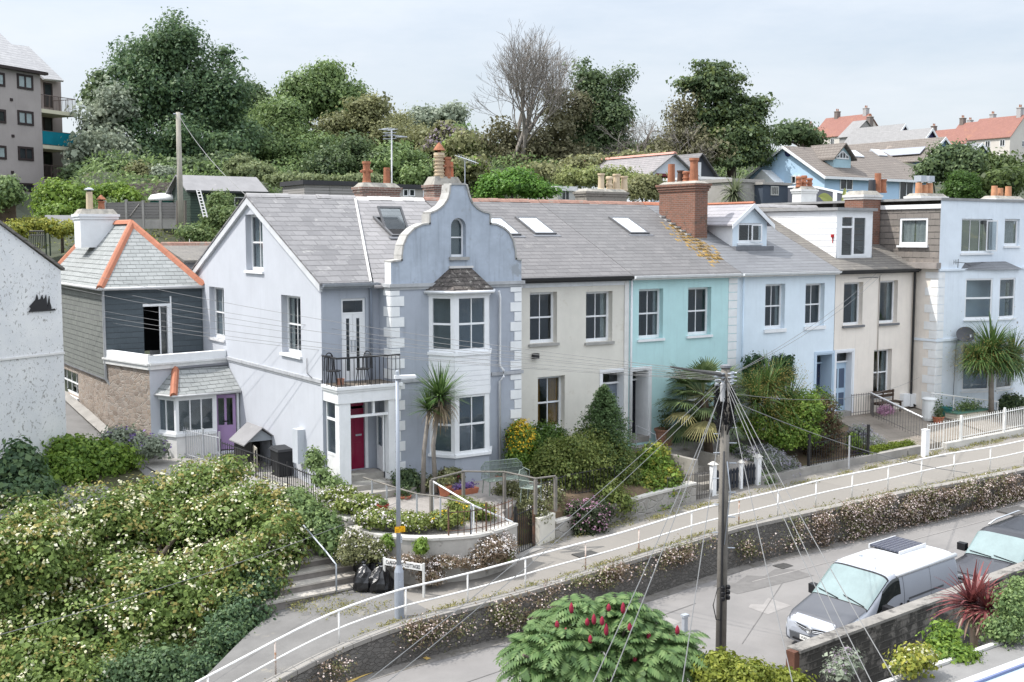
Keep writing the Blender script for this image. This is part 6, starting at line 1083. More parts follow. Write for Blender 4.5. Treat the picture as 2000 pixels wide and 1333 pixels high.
def cloud(BL,n,size,clump,per=30,shell=(.55,1.0),up=.35,flat=.65,asp=.55,low=-.75):
    W=np.array([b[1][0]*b[1][2] for b in BL]); W=W/W.sum(); K=max(1,n//per); idx=RNG.choice(len(BL),K,p=W); C=np.array([b[0] for b in BL])[idx]; Rr=np.array([b[1] for b in BL])[idx]
    d=rnd_dirs(K*2); d=d[d[:,2]>low][:K]; K=len(d); C,Rr=C[:K],Rr[:K]; r=RNG.uniform(shell[0],shell[1],K)[:,None]**.7
    off=d*Rr*r; cc=C+to_px_frame(off); keep=np.ones(K,bool)
    for c,R in BL:     # drop clumps buried deep in another blob
        q=(cc-c); lx=q[:,0]*RX[0]+q[:,1]*RX[1]; ly=q[:,0]*HX[0]+q[:,1]*HX[1]; e=(lx/R[0])**2+(ly/R[1])**2+(q[:,2]/R[2])**2; keep&=e>.30
    cc,d=cc[keep],d[keep]; K=len(cc); cs=clump*RNG.uniform(.6,1.35,K)
    g=np.clip(RNG.normal(size=(K,per,3)),-1.7,1.7)*np.array([1,1,flat])*cs[:,None,None]*.5; P=(cc[:,None,:]+g).reshape(-1,3)
    N=(g/np.maximum(cs[:,None,None],.01)+to_px_frame(d)[:,None,:]*.5+np.array([0,0,up])).reshape(-1,3)+RNG.normal(size=(K*per,3))*.45
    return leaf_quads(P,N,size*RNG.uniform(.6,1.4,K*per),asp)
BARK=surf('bark',(.13,.105,.085),.95,.25,4,bump=.8,bscale=10); BARKG=surf('bark_grey',(.25,.225,.20),.95,.2,4,bump=.6,bscale=10)
def trunk_of(t,BL,r,mat=None,zb=None,base=None,limbs=True):
    c0=max(BL,key=lambda b:b[1][0]*b[1][2])[0]; zb=gz(c0[0],c0[1])-.3 if zb is None else zb; b=V((c0[0],c0[1],zb)) if base is None else V(base); m=MB(); top=V(c0)
    mid=b+(top-b)*.55+V((.1*r,0,0)); m.tube([b,mid,top+V((0,0,.3))],r,r*.35,7)
    if limbs:
        for c,R in BL:
            c=V(c)
            if (c-top).length>r*2: m.tube([b+(top-b)*.45,b+(c-b)*.75+V((0,0,.2)),c],r*.5,r*.12,5)
    m.build('trunk',mat or BARK,t,True)
def tree(name,label,cat,B,mat,n,size,clump,group=None,r=.35,zb=None,second=None,up=.35,flat=.65,asp=.6,shell=(.5,1),trunk=True,base=None,per=30,tm=None,part='crown',lump=None):
    lump=(9 if group==G1 else 5 if n>9000 else 0) if lump is None else lump
    BL=blobs_px(B); c0=max(BL,key=lambda b:b[1][0]*b[1][2]); g=gz(c0[0][0],c0[0][1]) if zb is None else zb; B0_=BL
    if lump:
        out=[]
        for c,R in BL:
            out.append((c,R*(.7 if group==G1 else .88)))
            for _ in range(lump): d=rnd_dirs(1); d[0,2]=max(d[0,2],-.45); out.append((c+to_px_frame(d*R*RNG.uniform(.62,.85))[0],R*RNG.uniform(.24,.46)))
        BL=out
    t=thing(name,label,cat,(c0[0][0],c0[0][1],g),group); m=MB(); m.quads(cloud(BL,n,size,clump,per,shell,up,flat,asp)); m.quads(cloud([(c,R*.66) for c,R in BL],n//5,size*1.5,clump*1.2,per,(.3,1),up,flat,.8)); m.build(part,mat,t)
    if second:
        for (nm,mt,k,sz,sh,*ix) in second: MB().quads(cloud([B0_[i] for i in ix[0]] if ix else BL,int(n*k),sz,clump*.55,max(4,per//3),sh,up,flat,.8,-.2)).build(nm,mt,t)
    if trunk: trunk_of(t,B0_,r,tm,zb,base)
    return t
L_BLUE=leafm('leaf_dark_blue_green',(0.083,0.149,0.075),(0.154,0.226,0.097),(.038,.072,.043),hue=.25)
L_DARK=leafm('leaf_deep_green',(0.086,0.132,0.063),(0.161,0.218,0.092),(.035,.06,.03),hue=.3)
L_MID=leafm('leaf_mid_green',(0.135,0.208,0.079),(0.255,0.341,0.128),(0.058,0.098,0.039),hue=.3)
L_OLIVE=leafm('leaf_olive',(0.176,0.191,0.088),(0.307,0.307,0.145),(0.078,0.085,0.039),hue=.3)
L_BROWN=leafm('leaf_brown_olive',(.145,.14,.08),(.22,.21,.12),(.08,.075,.04),hue=.3)
L_GREY=leafm('leaf_grey_green',(0.232,0.275,0.203),(0.388,0.434,0.326),(0.117,0.143,0.104),hue=.3)
L_LIME=leafm('leaf_bright_green',(.13,.22,.035),(.24,.34,.06),(.06,.12,.02),hue=.4)
L_YEL=leafm('leaf_yellow_green',(.24,.27,.045),(.42,.40,.08),(.10,.14,.03),hue=.6)
L_MAUVE=leafm('blossom_mauve',(.27,.22,.27),(.38,.32,.38),(.16,.14,.15),hue=.4)
L_CREAM=leafm('blossom_cream',(.66,.63,.42),(.80,.79,.64),(.45,.44,.22),.25)
L_BRONZE=leafm('leaf_bronze',(.27,.24,.07),(.40,.34,.12),(.16,.14,.04),hue=.5)
L_WHITE=leafm('petal_white',(.70,.66,.64),(.84,.82,.80),(.55,.45,.44),.25)
L_PINK=leafm('petal_pink',(.42,.22,.33),(.56,.36,.46),(.30,.13,.22),.25)
L_YFL=leafm('petal_yellow',(.75,.48,.03),(.80,.60,.06),(.6,.35,.02),.2)
L_DAISY=leafm('daisy_stems',(.20,.15,.10),(.30,.22,.16),(.10,.10,.05),hue=1.2)
L_PURP=leafm('petal_purple',(.20,.12,.36),(.28,.2,.46),(.12,.07,.22),.25)
G1='trees on the hillside behind the terrace'
def hillside():
    T=tree
    T('broadleaf_tree','tallest dark blue-green tree with a ragged pointed top above the panel fence','tree',[(345,190,95,110,92),(345,95,48,62,92),(343,42,13,34,92),(280,185,55,110,91),(300,105,45,55,93),(425,215,62,100,93),(437,115,13,34,94),(380,290,105,55,90),(290,290,70,50,89),(250,120,25,45,93),(470,265,45,50,93)],L_BLUE,52000,.25,1.15,G1,.5)
    T('willow_tree','grey-green willow-like tree tucked beside the apartment balconies','tree',[(228,215,32,55,88),(195,240,42,58,89),(178,295,45,42,86),(215,300,50,50,86)],L_GREY,8000,.3,1.0,G1,.25)
    T('pine_tree','small dark pine on the skyline between flats and tallest tree','tree',[(192,180,28,32,112),(205,205,30,30,112)],L_DARK,3500,.4,1.1,G1,.25)
    T('pine_tree','distant dark pines showing past the shoulder of the tallest tree','tree',[(485,190,30,40,120),(515,205,20,28,120),(500,230,40,25,120)],L_DARK,5000,.42,1.1,G1,.3)
    T('broadleaf_tree','round-headed green tree standing alone on the skyline above the timber garage','tree',[(625,190,68,55,115),(580,215,42,48,115),(672,205,40,40,116),(630,150,45,22,115)],L_MID,24000,.30,1.3,G1,.4)
    T('thorn_tree','brownish dark thorn tree behind the television aerial','tree',[(715,235,55,40,100),(672,265,50,45,100),(745,285,42,40,99),(735,210,30,15,100)],L_OLIVE,17000,.24,1.0,G1,.3)
    T('thorn_tree','bushy dark green tree above the green garden shed','tree',[(560,250,55,48,98),(600,290,58,42,96),(520,295,50,40,95),(545,215,40,25,99)],L_MID,20000,.24,1.0,G1,.3)
    T('thorn_tree','dark rounded tree close behind the two-pot brick stack','tree',[(690,305,60,40,90),(640,325,45,30,88),(735,320,35,30,89)],L_DARK,14000,.22,.9,G1,.25)
    T('broadleaf_tree','pale feathery green tree on the skyline left of the bare tree'.replace('left of','before'),'tree',[(850,235,55,28,130),(887,222,26,24,130),(830,240,30,20,130)],L_GREY,6000,.4,1.2,G1,.3)
    T('buddleia_bush','mauve-grey flowering buddleia mass below the pale feathery tree','bush',[(870,285,50,35,96),(905,320,50,32,92),(930,350,30,22,90)],L_OLIVE,7000,.28,.9,G1,.2,second=[('blossom',L_MAUVE,.7,.26,(.8,1.08))])
    T('broadleaf_tree','green tree behind the cream louvred chimney pot','tree',[(790,310,45,35,90),(760,330,30,28,88),(820,345,30,22,86)],L_MID,7500,.28,.9,G1,.2)
    T('broadleaf_tree','yellow-green young tree beside the orange chimney pot','tree',[(900,290,28,34,88),(915,330,34,24,86),(880,335,28,22,86)],L_OLIVE,5000,.27,.8,G1,.2,second=[('young_leaves',L_LIME,.3,.26,(.8,1.05))])
    T('holly_tree','dark upright evergreen with a broken top next to the bare tree','tree',[(1180,190,45,55,106),(1175,260,55,65,105),(1137,135,12,26,106),(1150,165,28,30,106),(1215,150,16,26,106),(1130,300,48,40,104),(1205,230,30,50,106),(1150,250,48,58,106),(1115,292,42,42,105)],L_DARK,28000,.25,1.05,G1,.45)
    T('scrub_tree','brown-olive twiggy tree overlapping the bare tree and the dark evergreen','tree',[(1095,215,50,45,103),(1060,280,60,50,101),(1120,320,55,30,100),(980,270,50,40,101),(1010,315,45,30,100)],L_BROWN,11000,.27,1.2,G1,.3,shell=(.3,1.05))
    T('conifer_tree','broad dark conifer with layered boughs above the white outbuilding','tree',[(1405,180,58,50,100),(1430,240,65,45,100),(1385,145,36,26,100),(1452,300,55,36,99),(1400,310,70,28,98),(1470,215,28,30,100),(1490,262,16,14,100),(1352,170,28,26,100),(1410,135,20,14,100),(1372,262,42,48,100),(1420,290,78,38,99),(1452,262,52,42,99),(1388,222,52,42,100)],L_DARK,34000,.24,1.0,G1,.5,flat=.4,second=[('lighter_boughs',leafm('leaf_conifer_light',(.10,.14,.04),(.17,.21,.06),(.06,.09,.03)),.22,.3,(.85,1.05))])  # outer boughs coloured a lighter green
    T('scrub_tree','grey-olive half-bare tree leaning in front of the broad conifer','tree',[(1335,230,38,45,99),(1350,275,55,40,98),(1300,320,55,25,97),(1380,300,50,35,97)],L_BROWN,7500,.25,1.1,G1,.25,shell=(.2,1.05))
    T('broadleaf_tree','dull green bushy tree filling the skyline gap beyond the green shed roof','tree',[(500,255,60,42,106),(470,285,50,35,104),(530,240,30,25,107)],L_MID,9000,.26,1.0,G1,.25)
    T('thorn_tree','low olive tree rising between the thorn tree and the pale feathery tree','tree',[(790,265,50,38,108),(770,240,30,20,110),(815,285,40,30,106)],L_OLIVE,8000,.25,1.0,G1,.25)
    T('thorn_tree','low green tree at the foot of the bare tree trunk','tree',[(930,300,45,40,103),(965,320,45,30,102),(905,270,25,18,106)],L_MID,8000,.25,1.0,G1,.25)
    T('thorn_tree','dark low tree between the leafless crooked tree and the broad conifer','tree',[(1290,300,50,30,105),(1245,310,40,26,104),(1340,310,40,30,103)],L_OLIVE,8000,.25,1.0,G1,.25)
    T('pine_tree','little pines on the skyline next to the red-roofed terraces','tree',[(1530,265,16,18,170),(1568,262,25,17,170),(1590,272,12,12,172)],L_DARK,4000,.55,1.5,G1,.3)
    T('round_bush','bright fresh green bush behind the long terrace ridge','bush',[(1000,362,62,26,63),(955,372,28,20,63),(1050,372,40,18,63),(1010,345,30,16,63)],leafm('leaf_fresh_green',(.09,.20,.03),(.16,.30,.05),(.04,.10,.02)),12000,.16,.5,G1,.12,up=.8)
    T('garden_shrub','pale yellow-green shrubs behind the cream chimney pots','shrub',[(1120,350,35,18,68),(1160,348,32,20,67),(1205,352,35,22,67),(1240,365,35,22,66)],leafm('leaf_pale_lime',(.20,.24,.08),(.32,.35,.14),(.10,.13,.05)),8000,.16,.5,None,.1)
    T('garden_shrub','olive shrub between cream pots and the tall brick stack','shrub',[(1255,372,35,26,64),(1275,360,20,18,64)],L_OLIVE,4000,.15,.4,None,.1)
    T('sycamore_tree','leafy dark green tree in front of the blue gabled bungalow','tree',[(1855,325,42,32,84),(1820,335,22,24,84),(1875,300,25,14,84),(1890,335,30,34,83)],L_DARK,9000,.26,.9,G1,.25)
    T('sycamore_tree','spreading dark green tree above the white corner house roof','tree',[(1935,330,42,34,86),(1975,345,35,40,84),(1945,365,50,25,82),(1910,330,25,30,86)],leafm('leaf_sycamore',(.08,.12,.04),(.14,.19,.06),(.04,.06,.02)),10000,.26,.9,G1,.25)
    T('dome_conifer','clipped dome-shaped conifer browned at its heart behind the flat roof','tree',[(1876,378,46,38,64),(1876,352,28,20,64)],leafm('leaf_dome',(.05,.11,.02),(.09,.165,.03),(.03,.06,.015)),12000,.11,.3,None,.15)
    T('round_bush','bright green laurel bush by the grey retaining wall of the flats','bush',[(118,385,44,28,66),(95,400,28,22,66),(145,395,26,30,66),(115,420,38,20,65)],L_LIME,8000,.2,.6,None,.12)
    T('garden_shrub','leafy green shrub rising behind the wicker screen','shrub',[(12,375,26,24,60),(2,390,20,20,60)],L_MID,3500,.2,.5,None,.1)
    T('garden_shrub','silvery dome shrub on the bank behind the panel fence','shrub',[(315,342,26,16,80)],L_GREY,3000,.16,.4,None,.08)
    T('garden_shrub','olive shrub beside the silvery dome on the bank','shrub',[(272,345,26,28,80),(300,372,26,16,78)],L_OLIVE,4000,.2,.5,None,.08)
    T('garden_shrub','tall fresh green shrub growing around the aluminium ladder','shrub',[(432,398,24,20,60),(425,430,28,26,59.4),(380,456,32,14,58),(452,425,14,22,58.6),(400,462,30,12,58)],leafm('leaf_elder',(.13,.20,.07),(.24,.30,.12),(.06,.10,.035)),9000,.13,.4,None,.1)
    T('garden_shrub','low vegetable rows and marigolds behind the cottage roof','shrub',[(70,440,50,10,60),(130,450,40,12,60),(30,450,30,14,59)],L_YEL,4000,.14,.4,None,.05,trunk=False)
    T('hedge','pale mixed hedge behind the timber garage and green shed','hedge',[(560,352,40,12,76),(620,352,50,10,76),(690,352,45,12,76),(500,340,40,18,78),(470,330,30,22,80)],leafm('leaf_hedge',(.16,.20,.09),(.27,.31,.15),(.08,.11,.05)),11000,.2,.5,None,.08,trunk=False)
    T('hedge','dark shaded hedge along the foot of the tallest tree','hedge',[(210,345,50,20,84),(160,350,40,22,83),(260,330,50,18,84),(360,330,60,16,84),(440,325,50,22,86)],L_DARK,9000,.28,.8,None,.08,trunk=False)
    T('hedge','mid green hedge between white outbuilding and the dark evergreen','hedge',[(1150,325,60,16,86),(1240,320,50,16,88),(1060,340,50,14,84),(1300,318,40,12,90)],L_OLIVE,8000,.28,.8,None,.08,trunk=False)
    T('garden_shrub','pale ivy-like growth and bulrushes on the bank wall','shrub',[(225,372,32,12,73),(250,385,22,10,72),(190,380,18,12,73)],L_LIME,3500,.17,.5,None,.05,trunk=False)
    # undergrowth on the slope, one mass
    m=MB(); n=75000; X=RNG.uniform(-45,75,n); Y=RNG.uniform(42,78,n); Z=np.array([gz(x,y) for x,y in zip(X[:],Y[:])])+RNG.uniform(0,1.6,n)*(.6+.4*np.sin(X*.5)*np.sin(Y*.6)); ok=((X-CAM.x)*RX[0]+(Y-CAM.y)*RX[1])/((X-CAM.x)*HX[0]+(Y-CAM.y)*HX[1])>-.385; m.quads(leaf_quads(np.stack([X,Y,Z],1)[ok],rnd_dirs(ok.sum())+np.array([-.2,-.3,.8]),.30*RNG.uniform(.6,1.4,ok.sum()))); struct(m,'undergrowth',L_MID,'stuff')
    m=MB(); n=24000; X=RNG.uniform(-40,60,n); Y=RNG.uniform(19,44,n); Z=np.array([gz(x,y) for x,y in zip(X,Y)])+RNG.uniform(0,.5,n); m.quads(leaf_quads(np.stack([X,Y,Z],1),rnd_dirs(n)+np.array([-.2,-.3,.8]),.22*RNG.uniform(.6,1.4,n))); struct(m,'rough_grass',leafm('leaf_grass',(.14,.18,.05),(.26,.27,.08),(.08,.11,.03)),'stuff')
hillside()
# bare trees ------------------------------------------------------
def bare(name,label,px,pyb,pyt,D,spread,seed,levels=6,mat=BARKG,r0=.3,stems=1,curl=.15,upb=.35,ang=.5):
    b=at(px,pyb,d=D); H=at(px,pyt,d=D).z-b.z; g=gz(b.x,b.y); t=thing(name,label,'tree',(b.x,b.y,min(g,b.z)),G1); R=random.Random(seed); big=MB(); fine=MB()
    def grow(p,d,L,r,lv):
        q=p; pts=[p]; dd=d
        for k in range(3):
            dd=(dd+V((R.gauss(0,curl),R.gauss(0,curl),R.gauss(0,curl)+upb*.12))).normalized(); q=q+dd*(L/3); pts.append(q)
        (big if lv>levels-3 else fine).tube(pts,max(r,.012),max(r*.62,.010),6 if lv>levels-2 else 3,cap=False)
        if lv==0: return
        n=3 if lv>1 else 2
        for k in range(n):
            a=V((R.gauss(0,1),R.gauss(0,1),R.gauss(0,.6)+upb)); a=(dd+a*ang*(1 if k else .35)).normalized(); grow(pts[-1] if k<2 else pts[2],a,L*R.uniform(.66,.86),r*(.66 if k==0 else .5),lv-1)
    for s in range(stems): a=V((R.gauss(0,spread),R.gauss(0,spread*.5),1)).normalized(); grow(V((b.x+R.uniform(-.3,.3)*stems,b.y,min(g,b.z)-.2)),a,H*.27,r0*R.uniform(.75,1),levels)
    big.build('trunk',mat,t,True); fine.build('twigs',mat,t)
bare('bare_tree','tall leafless tree with a fan of fine grey twigs on the skyline',1022,330,60,100,.34,4,6,r0=.27,stems=5,curl=.10,upb=.42,ang=.55)
bare('bare_tree','leafless crooked tree with twisted pale limbs against the sky',1265,310,150,101,.5,9,5,r0=.2,stems=3,curl=.3,upb=.15,ang=.65)
bare('bare_tree','half-dead grey tree leaning against the broad conifer',1320,320,145,98,.45,21,5,r0=.18,stems=2,curl=.22,upb=.2,ang=.55)
# ---------------------------------------------------------------- palms
def sword_head(m,c,n,L,w,droop,rng,low=-.5,seg=4,up=0,curve=1.0):
    Q=[]
    for k in range(n):
        z=rng.uniform(low,1)+up; a=rng.uniform(0,2*math.pi); h=math.sqrt(max(0,1-min(1,z*z))); d=np.array([h*math.cos(a),h*math.sin(a),z]); d/=np.linalg.norm(d)+1e-6; LL=L*rng.uniform(.7,1.1); side=np.cross(d,[0,0,1.0]); ns=np.linalg.norm(side); side=side/ns if ns>.05 else np.array([1.,0,0]); p=np.array(c,float); dd=d.copy(); ww=w
        for s in range(seg):
            f=(s+1)/seg; q=p+dd*LL/seg; w0=ww*(1-.85*(s/seg)**1.5); w1=ww*(1-.85*f**1.5)
            Q.append([p-side*w0*.5,p+side*w0*.5,q+side*w1*.5,q-side*w1*.5]); p=q; dd=dd+np.array([0,0,-droop*(curve*f)*(1.1-abs(dd[2])*.5)]); dd/=np.linalg.norm(dd)
    m.quads(np.array(Q))
def cordyline(label,stems,heads,trunk_r,leafmat,n=120,L=.8,w=.05,droop=.35,dead=None,zb=None,name='cordyline_palm',low=-.4,seed=1,flower=None,tmat=None):
    rng=np.random.default_rng(seed); b=V(stems[0][0]); t=thing(name,label,'palm',tuple(b))
    for s in stems: MB().tube(s,trunk_r,trunk_r*.75,8).build('trunk',tmat or BARKG,t,True)
    for (c,sc) in heads:
        m=MB(); sword_head(m,c,int(n*sc),L*sc,w*sc,droop,rng,low); m.build('leaf_rosette',leafmat,t)
        if dead: d=MB(); sword_head(d,V(c)-V((0,0,.12*sc)),int(n*.5*sc),L*.8*sc,w*sc*.9,.9,rng,-.9,4,-.5); d.build('dead_leaf_skirt',dead,t)
        if flower:
            f=MB(); q=RNG.normal(size=(1500,3))*np.array([.42,.42,.3])*sc*L; f.quads(leaf_quads(np.array(c)+q+np.array([0,0,.0]),rnd_dirs(1500),.05)); f.build('flower_panicles',flower,t)
    return t
C_GRN=leafm('sword_green',(.065,.13,.035),(.13,.20,.06),(.035,.075,.022),.2); C_DEAD=leafm('sword_dead',(.26,.20,.13),(.36,.29,.2),(.15,.11,.07),.2); C_OLV=leafm('panicle_olive',(.25,.20,.05),(.36,.29,.09),(.14,.11,.03),.2); C_RED=leafm('sword_red',(.17,.05,.055),(.27,.09,.085),(.09,.03,.035),.25)
yb=-1.95; bs=[at(826,972,y=yb),at(851,962,y=yb-.15)]; hd=[at(838,800,y=yb),at(860,775,y=yb-.15)]
cordyline('twin-stemmed cordyline palm in front of the white bay window',[[bs[0],at(828,880,y=yb),hd[0]],[bs[1],at(846,870,y=yb-.15),hd[1]]],[(hd[0],.78),(hd[1],1.15)],.075,C_GRN,170,.95,.055,.20,None,seed=3,low=-.25)
d=MB(); rng=np.random.default_rng(5); sword_head(d,hd[1]-V((0,0,.25)),130,.85,.05,1.1,rng,-.9,4,-.4); d.build('dead_leaf_skirt',C_DEAD,bpy.data.objects['cordyline_palm'])
def fan_palm():
    y=-1.55; b=at(1385,893,y=y); c=at(1374,772,y=y); t=thing('fan_palm','shaggy fan palm with a fibrous trunk in front of the turquoise house','palm',tuple(b)); rng=np.random.default_rng(8)
    MB().tube([b,b+(c-b)*.5,c],.17,.15,9).build('trunk',surf('fibrous_trunk',(.10,.075,.055),.95,.3,6,bump=1,bscale=22),t); G=[];Y=[]
    m=MB()
    for k in range(58):
        z=rng.uniform(-.7,.98); a=rng.uniform(0,6.283); h=math.sqrt(1-z*z); d=V((h*math.cos(a),h*math.sin(a),z)); pl=rng.uniform(.75,1.1); tip=V(c)+d*pl+V((0,0,-.12*(1-z))); m.tube([V(c),tip],.012,.008,4,cap=False)
        s=d.cross(V((0,0,1))); s=s.normalized() if s.length>.05 else V((1,0,0)); u=s.cross(d).normalized(); n=22; LL=rng.uniform(.7,.95); tgt=Y if (z<-.25 and rng.random()<.3) else G
        for j in range(n):
            th=-1.25+2.5*j/(n-1); e=(d*math.cos(th)+s*math.sin(th)+u*.12*math.cos(th*2)).normalized(); w=(s*math.cos(th)-d*math.sin(th)); q0,q1=tip,tip+e*LL*.55; q2=tip+e*LL*.98+V((0,0,-.08-.10*(1-z)+rng.normal()*.05)); wd=.028
            tgt.append([q0-w*wd*.5,q0+w*wd*.5,q1+w*wd,q1-w*wd]); tgt.append([q1-w*wd,q1+w*wd,q2+w*.004,q2-w*.004])
    m.build('petiole',L_OLIVE,t); MB().quads(np.array([[tuple(p) for p in q] for q in G])).build('frond',leafm('fan_green',(.085,.13,.05),(.15,.19,.08),(.045,.07,.025),.25),t); MB().quads(np.array([[tuple(p) for p in q] for q in Y])).build('yellowed_frond',leafm('fan_yellow',(.28,.25,.10),(.40,.36,.17),(.15,.13,.05),.2),t)
fan_palm()
y=-1.7; q=[at(1512,880,y=y),at(1497,800,y=y),at(1500,765,y=y)]
cordyline('bushy cordyline clump with olive flower plumes behind the tall utility pole',[[q[0],q[1],q[2]],[q[0],at(1535,800,y=y-.3)]],[(at(1500,755,y=y),1.0),(at(1478,785,y=y-.2),1.0),(at(1540,800,y=y-.3),1.1),(at(1465,760,y=y+.2),.8),(at(1520,740,y=y+.2),.8),(at(1500,815,y=y-.4),.9)],.09,C_GRN,190,1.3,.055,.38,None,flower=C_OLV,seed=6)
y=-2.4; b=at(1936,806,y=y); h=at(1936,690,y=y)
cordyline('cordyline palm with drooping skirt before the white corner house',[[b,b+(h-b)*.5,h]],[(h,1.15),(at(1978,700,y=y+.2),1.0),(at(1912,700,y=y-.1),.75)],.12,C_GRN,420,1.5,.075,.5,None,seed=9,flower=C_OLV,low=-.7)
D=19.5; b=at(1903,1268,d=D); h=at(1898,1178,d=D)
cordyline('red-leaved cordyline behind the stained block wall',[[b,h],[b+V((.05,0,.2)),at(1925,1195,d=D-.2)]],[(h,.8),(at(1928,1190,d=D-.3),.62)],.07,C_RED,120,.95,.095,.28,leafm('sword_brown_dead',(.30,.21,.16),(.38,.28,.22),(.2,.13,.1),.2),seed=12,low=-.3,tmat=surf('pale_trunk',(.42,.34,.27),.9,.15,5))
q=at(1433,378,d=66); cordyline('small spiky cordyline beside the white garden room',[[q-V((0,0,1.8)),q]],[(q,1.3)],.1,leafm('sword_grey_green',(.16,.19,.11),(.24,.27,.16),(.09,.11,.06)),110,1.15,.07,.5,None,seed=14,low=-.9)
def banana():
    c=at(1640,400,d=60); t=thing('banana_plant','banana plant with torn yellow-green paddles above the flat roof','plant',tuple(c-V((0,0,2)))); 
    for k,(px,py,w) in enumerate(((1598,385,.32),(1652,372,.3),(1690,388,.3),(1665,382,.25))):
        tip=at(px,py,d=60); base=c-V((0,0,.6)); mid=(base+tip)/2+V((0,0,.55)); m=MB(); rows=[]; s=V((-.3,-.9,.3)).normalized(); n=9
        for j in range(n+1): f=j/n; p=base*(1-f)**2+mid*2*f*(1-f)+tip*f*f; ww=w*math.sin(math.pi*min(1,.12+f*.88))**.7+.02; rows.append([p+V((0,0,ww)),p,p-V((0,0,ww))+s*.1])
        m.grid(rows); m.build('leaf_blade',leafm('banana_leaf',(.22,.27,.07),(.36,.36,.14),(.12,.17,.04)),t)
    MB().tube([c-V((0,0,2)),c-V((0,0,.5))],.13,.1,8).build('stem',L_OLIVE,t)
banana()
# ---------------------------------------------------------------- the big bush and neighbours
B0=[(60,1130,120,150,28.6),(200,1060,140,130,31),(320,1020,125,105,32),(430,1050,105,100,31),(538,1062,66,95,30.0),(400,955,95,60,32.3),(515,985,62,48,31.2),(150,1250,180,110,28),(330,1195,160,115,28.8),(485,1160,85,105,29.0),(60,1030,95,70,32.5),(20,1290,100,90,27.6),(340,1290,60,60,28.4),(110,1330,150,75,26.6),(250,1330,110,55,27.2),(420,1115,90,62,29.6),(250,1140,115,75,29.6),(100,1190,105,75,29)]
tree('flowering_shrub','huge rounded shrub flecked with cream blossom and bronze new leaves beside the steps','shrub',B0,leafm('leaf_pittosporum',(.135,.205,.05),(.25,.325,.095),(.055,.095,.025),hue=.9),90000,.115,.42,None,.16,zb=-2.2,per=26,second=[('bronze_leaves',L_BRONZE,.10,.10,(.92,1.1)),('cream_blossom',L_CREAM,.10,.085,(.95,1.12))],part='foliage',up=.6,tm=BARK,base=(-12.5,-3,-2),lump=3)
for px,py,r in ((78,1272,22),(228,1292,30),(205,1325,16)):
    BL=blobs_px([(px,py,r,r*.6,27.2)]); MB().quads(cloud(BL,900,.10,.25,15,(.5,1.1))).build('yellow_sprig',L_YEL,bpy.data.objects['flowering_shrub'])
tree('climber','dark ivy and bramble curtain at the foot of the huge shrub by the path','climber',[(470,1215,62,62,28),(440,1262,66,58,27.3),(385,1315,90,60,26.6),(512,1170,48,75,28.8),(290,1320,90,60,26.5),(420,1300,60,40,26.9)],L_BLUE,26000,.085,.3,None,zb=-2.2,trunk=False,per=24,part='foliage')
tree('bramble_bush','bright green bramble thicket under the white gable end','bush',[(150,890,60,38,36),(110,930,60,45,35),(205,905,55,35,36),(50,950,50,40,34.5)],L_LIME,16000,.13,.4,None,.05,zb=-.5,trunk=False,per=24,part='foliage')
tree('fig_bush','dark lobed-leaf sapling against the white gable end','bush',[(40,915,34,40,33.5),(55,965,55,35,33),(20,975,40,40,33),(35,885,10,26,33.5)],L_BLUE,7000,.16,.35,None,.05,zb=-.8,trunk=False,per=20,part='foliage')
tree('buddleia_bush','sparse buddleia with purple flower spikes beside the rubble stone wing','bush',[(235,862,36,26,38),(275,868,30,24,38),(300,875,26,18,37)],L_GREY,3500,.12,.3,None,.05,zb=-.1,trunk=False,second=[('flower_spike',L_PURP,.06,.09,(.9,1.2))],per=18,part='foliage')
tree('garden_shrub','fresh green ivy spilling over the wall above the steps','shrub',[(575,985,30,30,31.5),(600,1015,32,35,31),(635,1040,30,38,30.5),(655,1065,22,22,30.3)],L_MID,9000,.10,.3,None,zb=-1.5,trunk=False,per=20,part='foliage')
# ---------------------------------------------------------------- front garden plants
Y=lambda v:('y',v)
def gp(name,label,B,mat,n,size,clump,second=None,up=.4,per=20,cat='shrub',part='foliage',flat=.65,asp=.6,shell=(.5,1),lump=None):
    BL=blobs_px(B); z=min(b[0][2]-b[1][2] for b in BL); return tree(name,label,cat,B,mat,n,size,clump,None,.03,zb=z,second=second,trunk=False,up=up,per=per,part=part,flat=flat,asp=asp,shell=shell,lump=lump)
gp('yellow_flowering_shrub','shrub with clusters of yellow blossom by the quoined corner',[(1018,868,26,46,Y(-1.25)),(1010,895,20,20,Y(-1.4))],L_LIME,5000,.085,.25,[('yellow_blossom',L_YFL,.22,.065,(.9,1.1),[0])])
gp('clipped_shrub','dense dark green clipped shrub beneath the beige house window',[(1068,865,46,42,Y(-.9)),(1040,890,40,36,Y(-1.2))],leafm('leaf_clipped',(.07,.14,.025),(.13,.21,.04),(.03,.06,.015)),9000,.075,.22)
gp('variegated_shrub','sprawling yellow-green variegated shrub in the middle of the gardens',[(1130,905,75,68,Y(-2.5)),(1198,915,48,66,Y(-2.4)),(1082,918,48,50,Y(-2.6)),(1165,972,62,40,Y(-3.1)),(1228,950,28,45,Y(-2.7)),(1205,985,35,35,Y(-3.5)),(1160,870,50,45,Y(-2.0))],leafm('leaf_variegated',(.12,.17,.04),(.28,.31,.09),(.05,.08,.02),hue=1.5),30000,.08,.28,lump=4)
gp('laurel_shrub','yellow-tipped laurel shrub beside the white-posted garden gate',[(1280,900,32,38,Y(-2.3)),(1302,955,28,45,Y(-3.1)),(1258,960,30,45,Y(-2.9)),(1290,1000,22,18,Y(-3.4))],L_LIME,10000,.095,.28,[('yellow_tips',L_YEL,.25,.09,(.9,1.1))])
